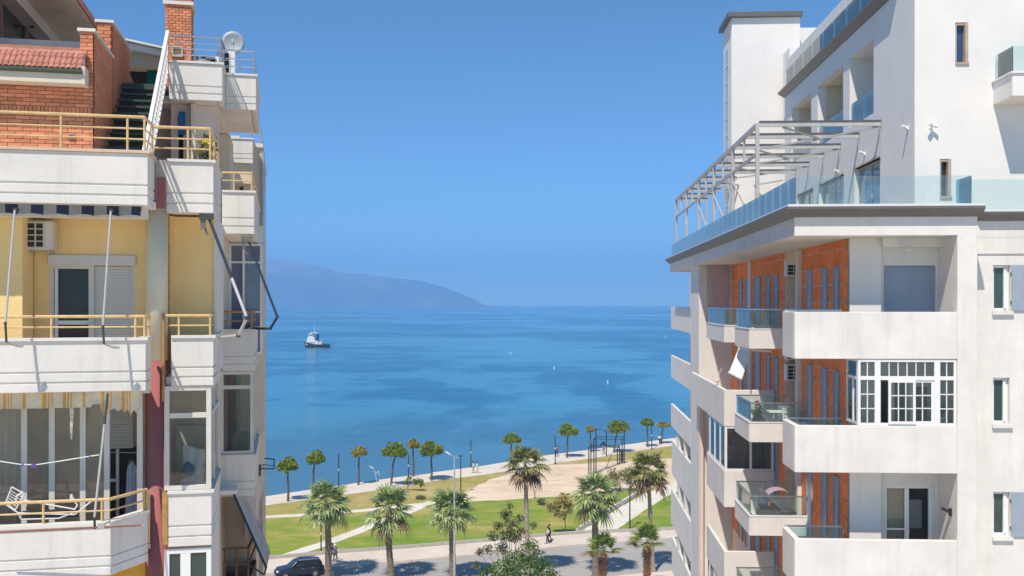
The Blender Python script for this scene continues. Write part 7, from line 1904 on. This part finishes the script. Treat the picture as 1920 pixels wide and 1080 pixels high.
blob_cloth('bag', 'dark bag under the pale sheet in the corner veranda', (f.Y(372, 930, 18.75)[0], 18.75, zf3), (.22,.16,.24), plain('dark_bag', (.05,.05,.055), .8), LF, seed=12, cat='bag')
blob_cloth('bag', 'blue bag in front of the draped chair in the corner veranda', (f.Y(352, 890, 18.9)[0], 19.0, f.Y(352, 897, 18.9)[2]), (.10,.1,.14), plain('blue_bag', (.02,.12,.25), .7), LF, seed=15, cat='bag')
mb = MB(); mb.box(f.Y(330, 850, 19.5)[0], f.Y(384, 850, 19.5)[0], 19.55, 19.95, zf3, f.Y(350, 800, 19.5)[2])
solo(mb, 'wardrobe', 'beige cupboard at the back of the corner veranda', 'cupboard', plain('beige_cupboard', (.36,.32,.25), .7), (f.Y(350, 850, 19.5)[0], 19.7, zf3), LF)
# rear veranda: grey dresser and chair silhouettes
x = f.Y(445, 840, 23.8)[0]
t = T('armchair', 'grey armchair inside the rear veranda window', 'chair', (x, 24.2, 20.92), LF, own=True)
GRF = plain('grey_upholstery', (.22,.22,.22), .9)
mb = MB(); mb.box(-.25,.25,-.25,.25,.15,.5); t.add(mb, 'seat', GRF, bv=.04); mb = MB(); mb.box(-.25,.25,.18,.3,.5,1.1); t.add(mb, 'backrest', GRF, bv=.04)
for sx in (-1,1):
    mb = MB(); mb.box(sx*.25-.06,sx*.25+.06,-.25,.25,.15,.68); t.add(mb, 'armrest', GRF, bv=.03)
    for sy in (-1,1): mb = MB(); mb.tube((sx*.2,sy*.2,0),(sx*.2,sy*.2,.15),.025); t.add(mb, 'leg', BLACKM)
x, y, z = f.Y(432, 1000, 25.39)
mb = MB(); 
for i in range(5): mb.bar((x, y - .02, z + 1.02), (x + .12*math.cos(i*1.26), y - .04, z + 1.02 + .12*math.sin(i*1.26)), .08, .02, (0,1,0))
solo(mb, 'wall_fan', 'dark bladed fan on the pinkish wall under the grey drop awning', 'fan', BLACKM, (x, y, z + 1.0), LF)
t = T('barrel', 'blue plastic drum on the brown-railed balcony under the grey drop awning', 'barrel', (-1.12, F2 + .9, 17.41), LF, own=True)
mb = MB(); mb.lathe([(.16,0),(.19,.1),(.19,1.2),(.15,1.35)], (0,0,0), 14); t.add(mb, 'body', plain('blue_plastic', (.02,.05,.20), .5), smooth=True); mb = MB(); mb.lathe([(.12,1.35),(.12,1.4)], (0,0,0), 10); t.add(mb, 'lid', BLACKM)
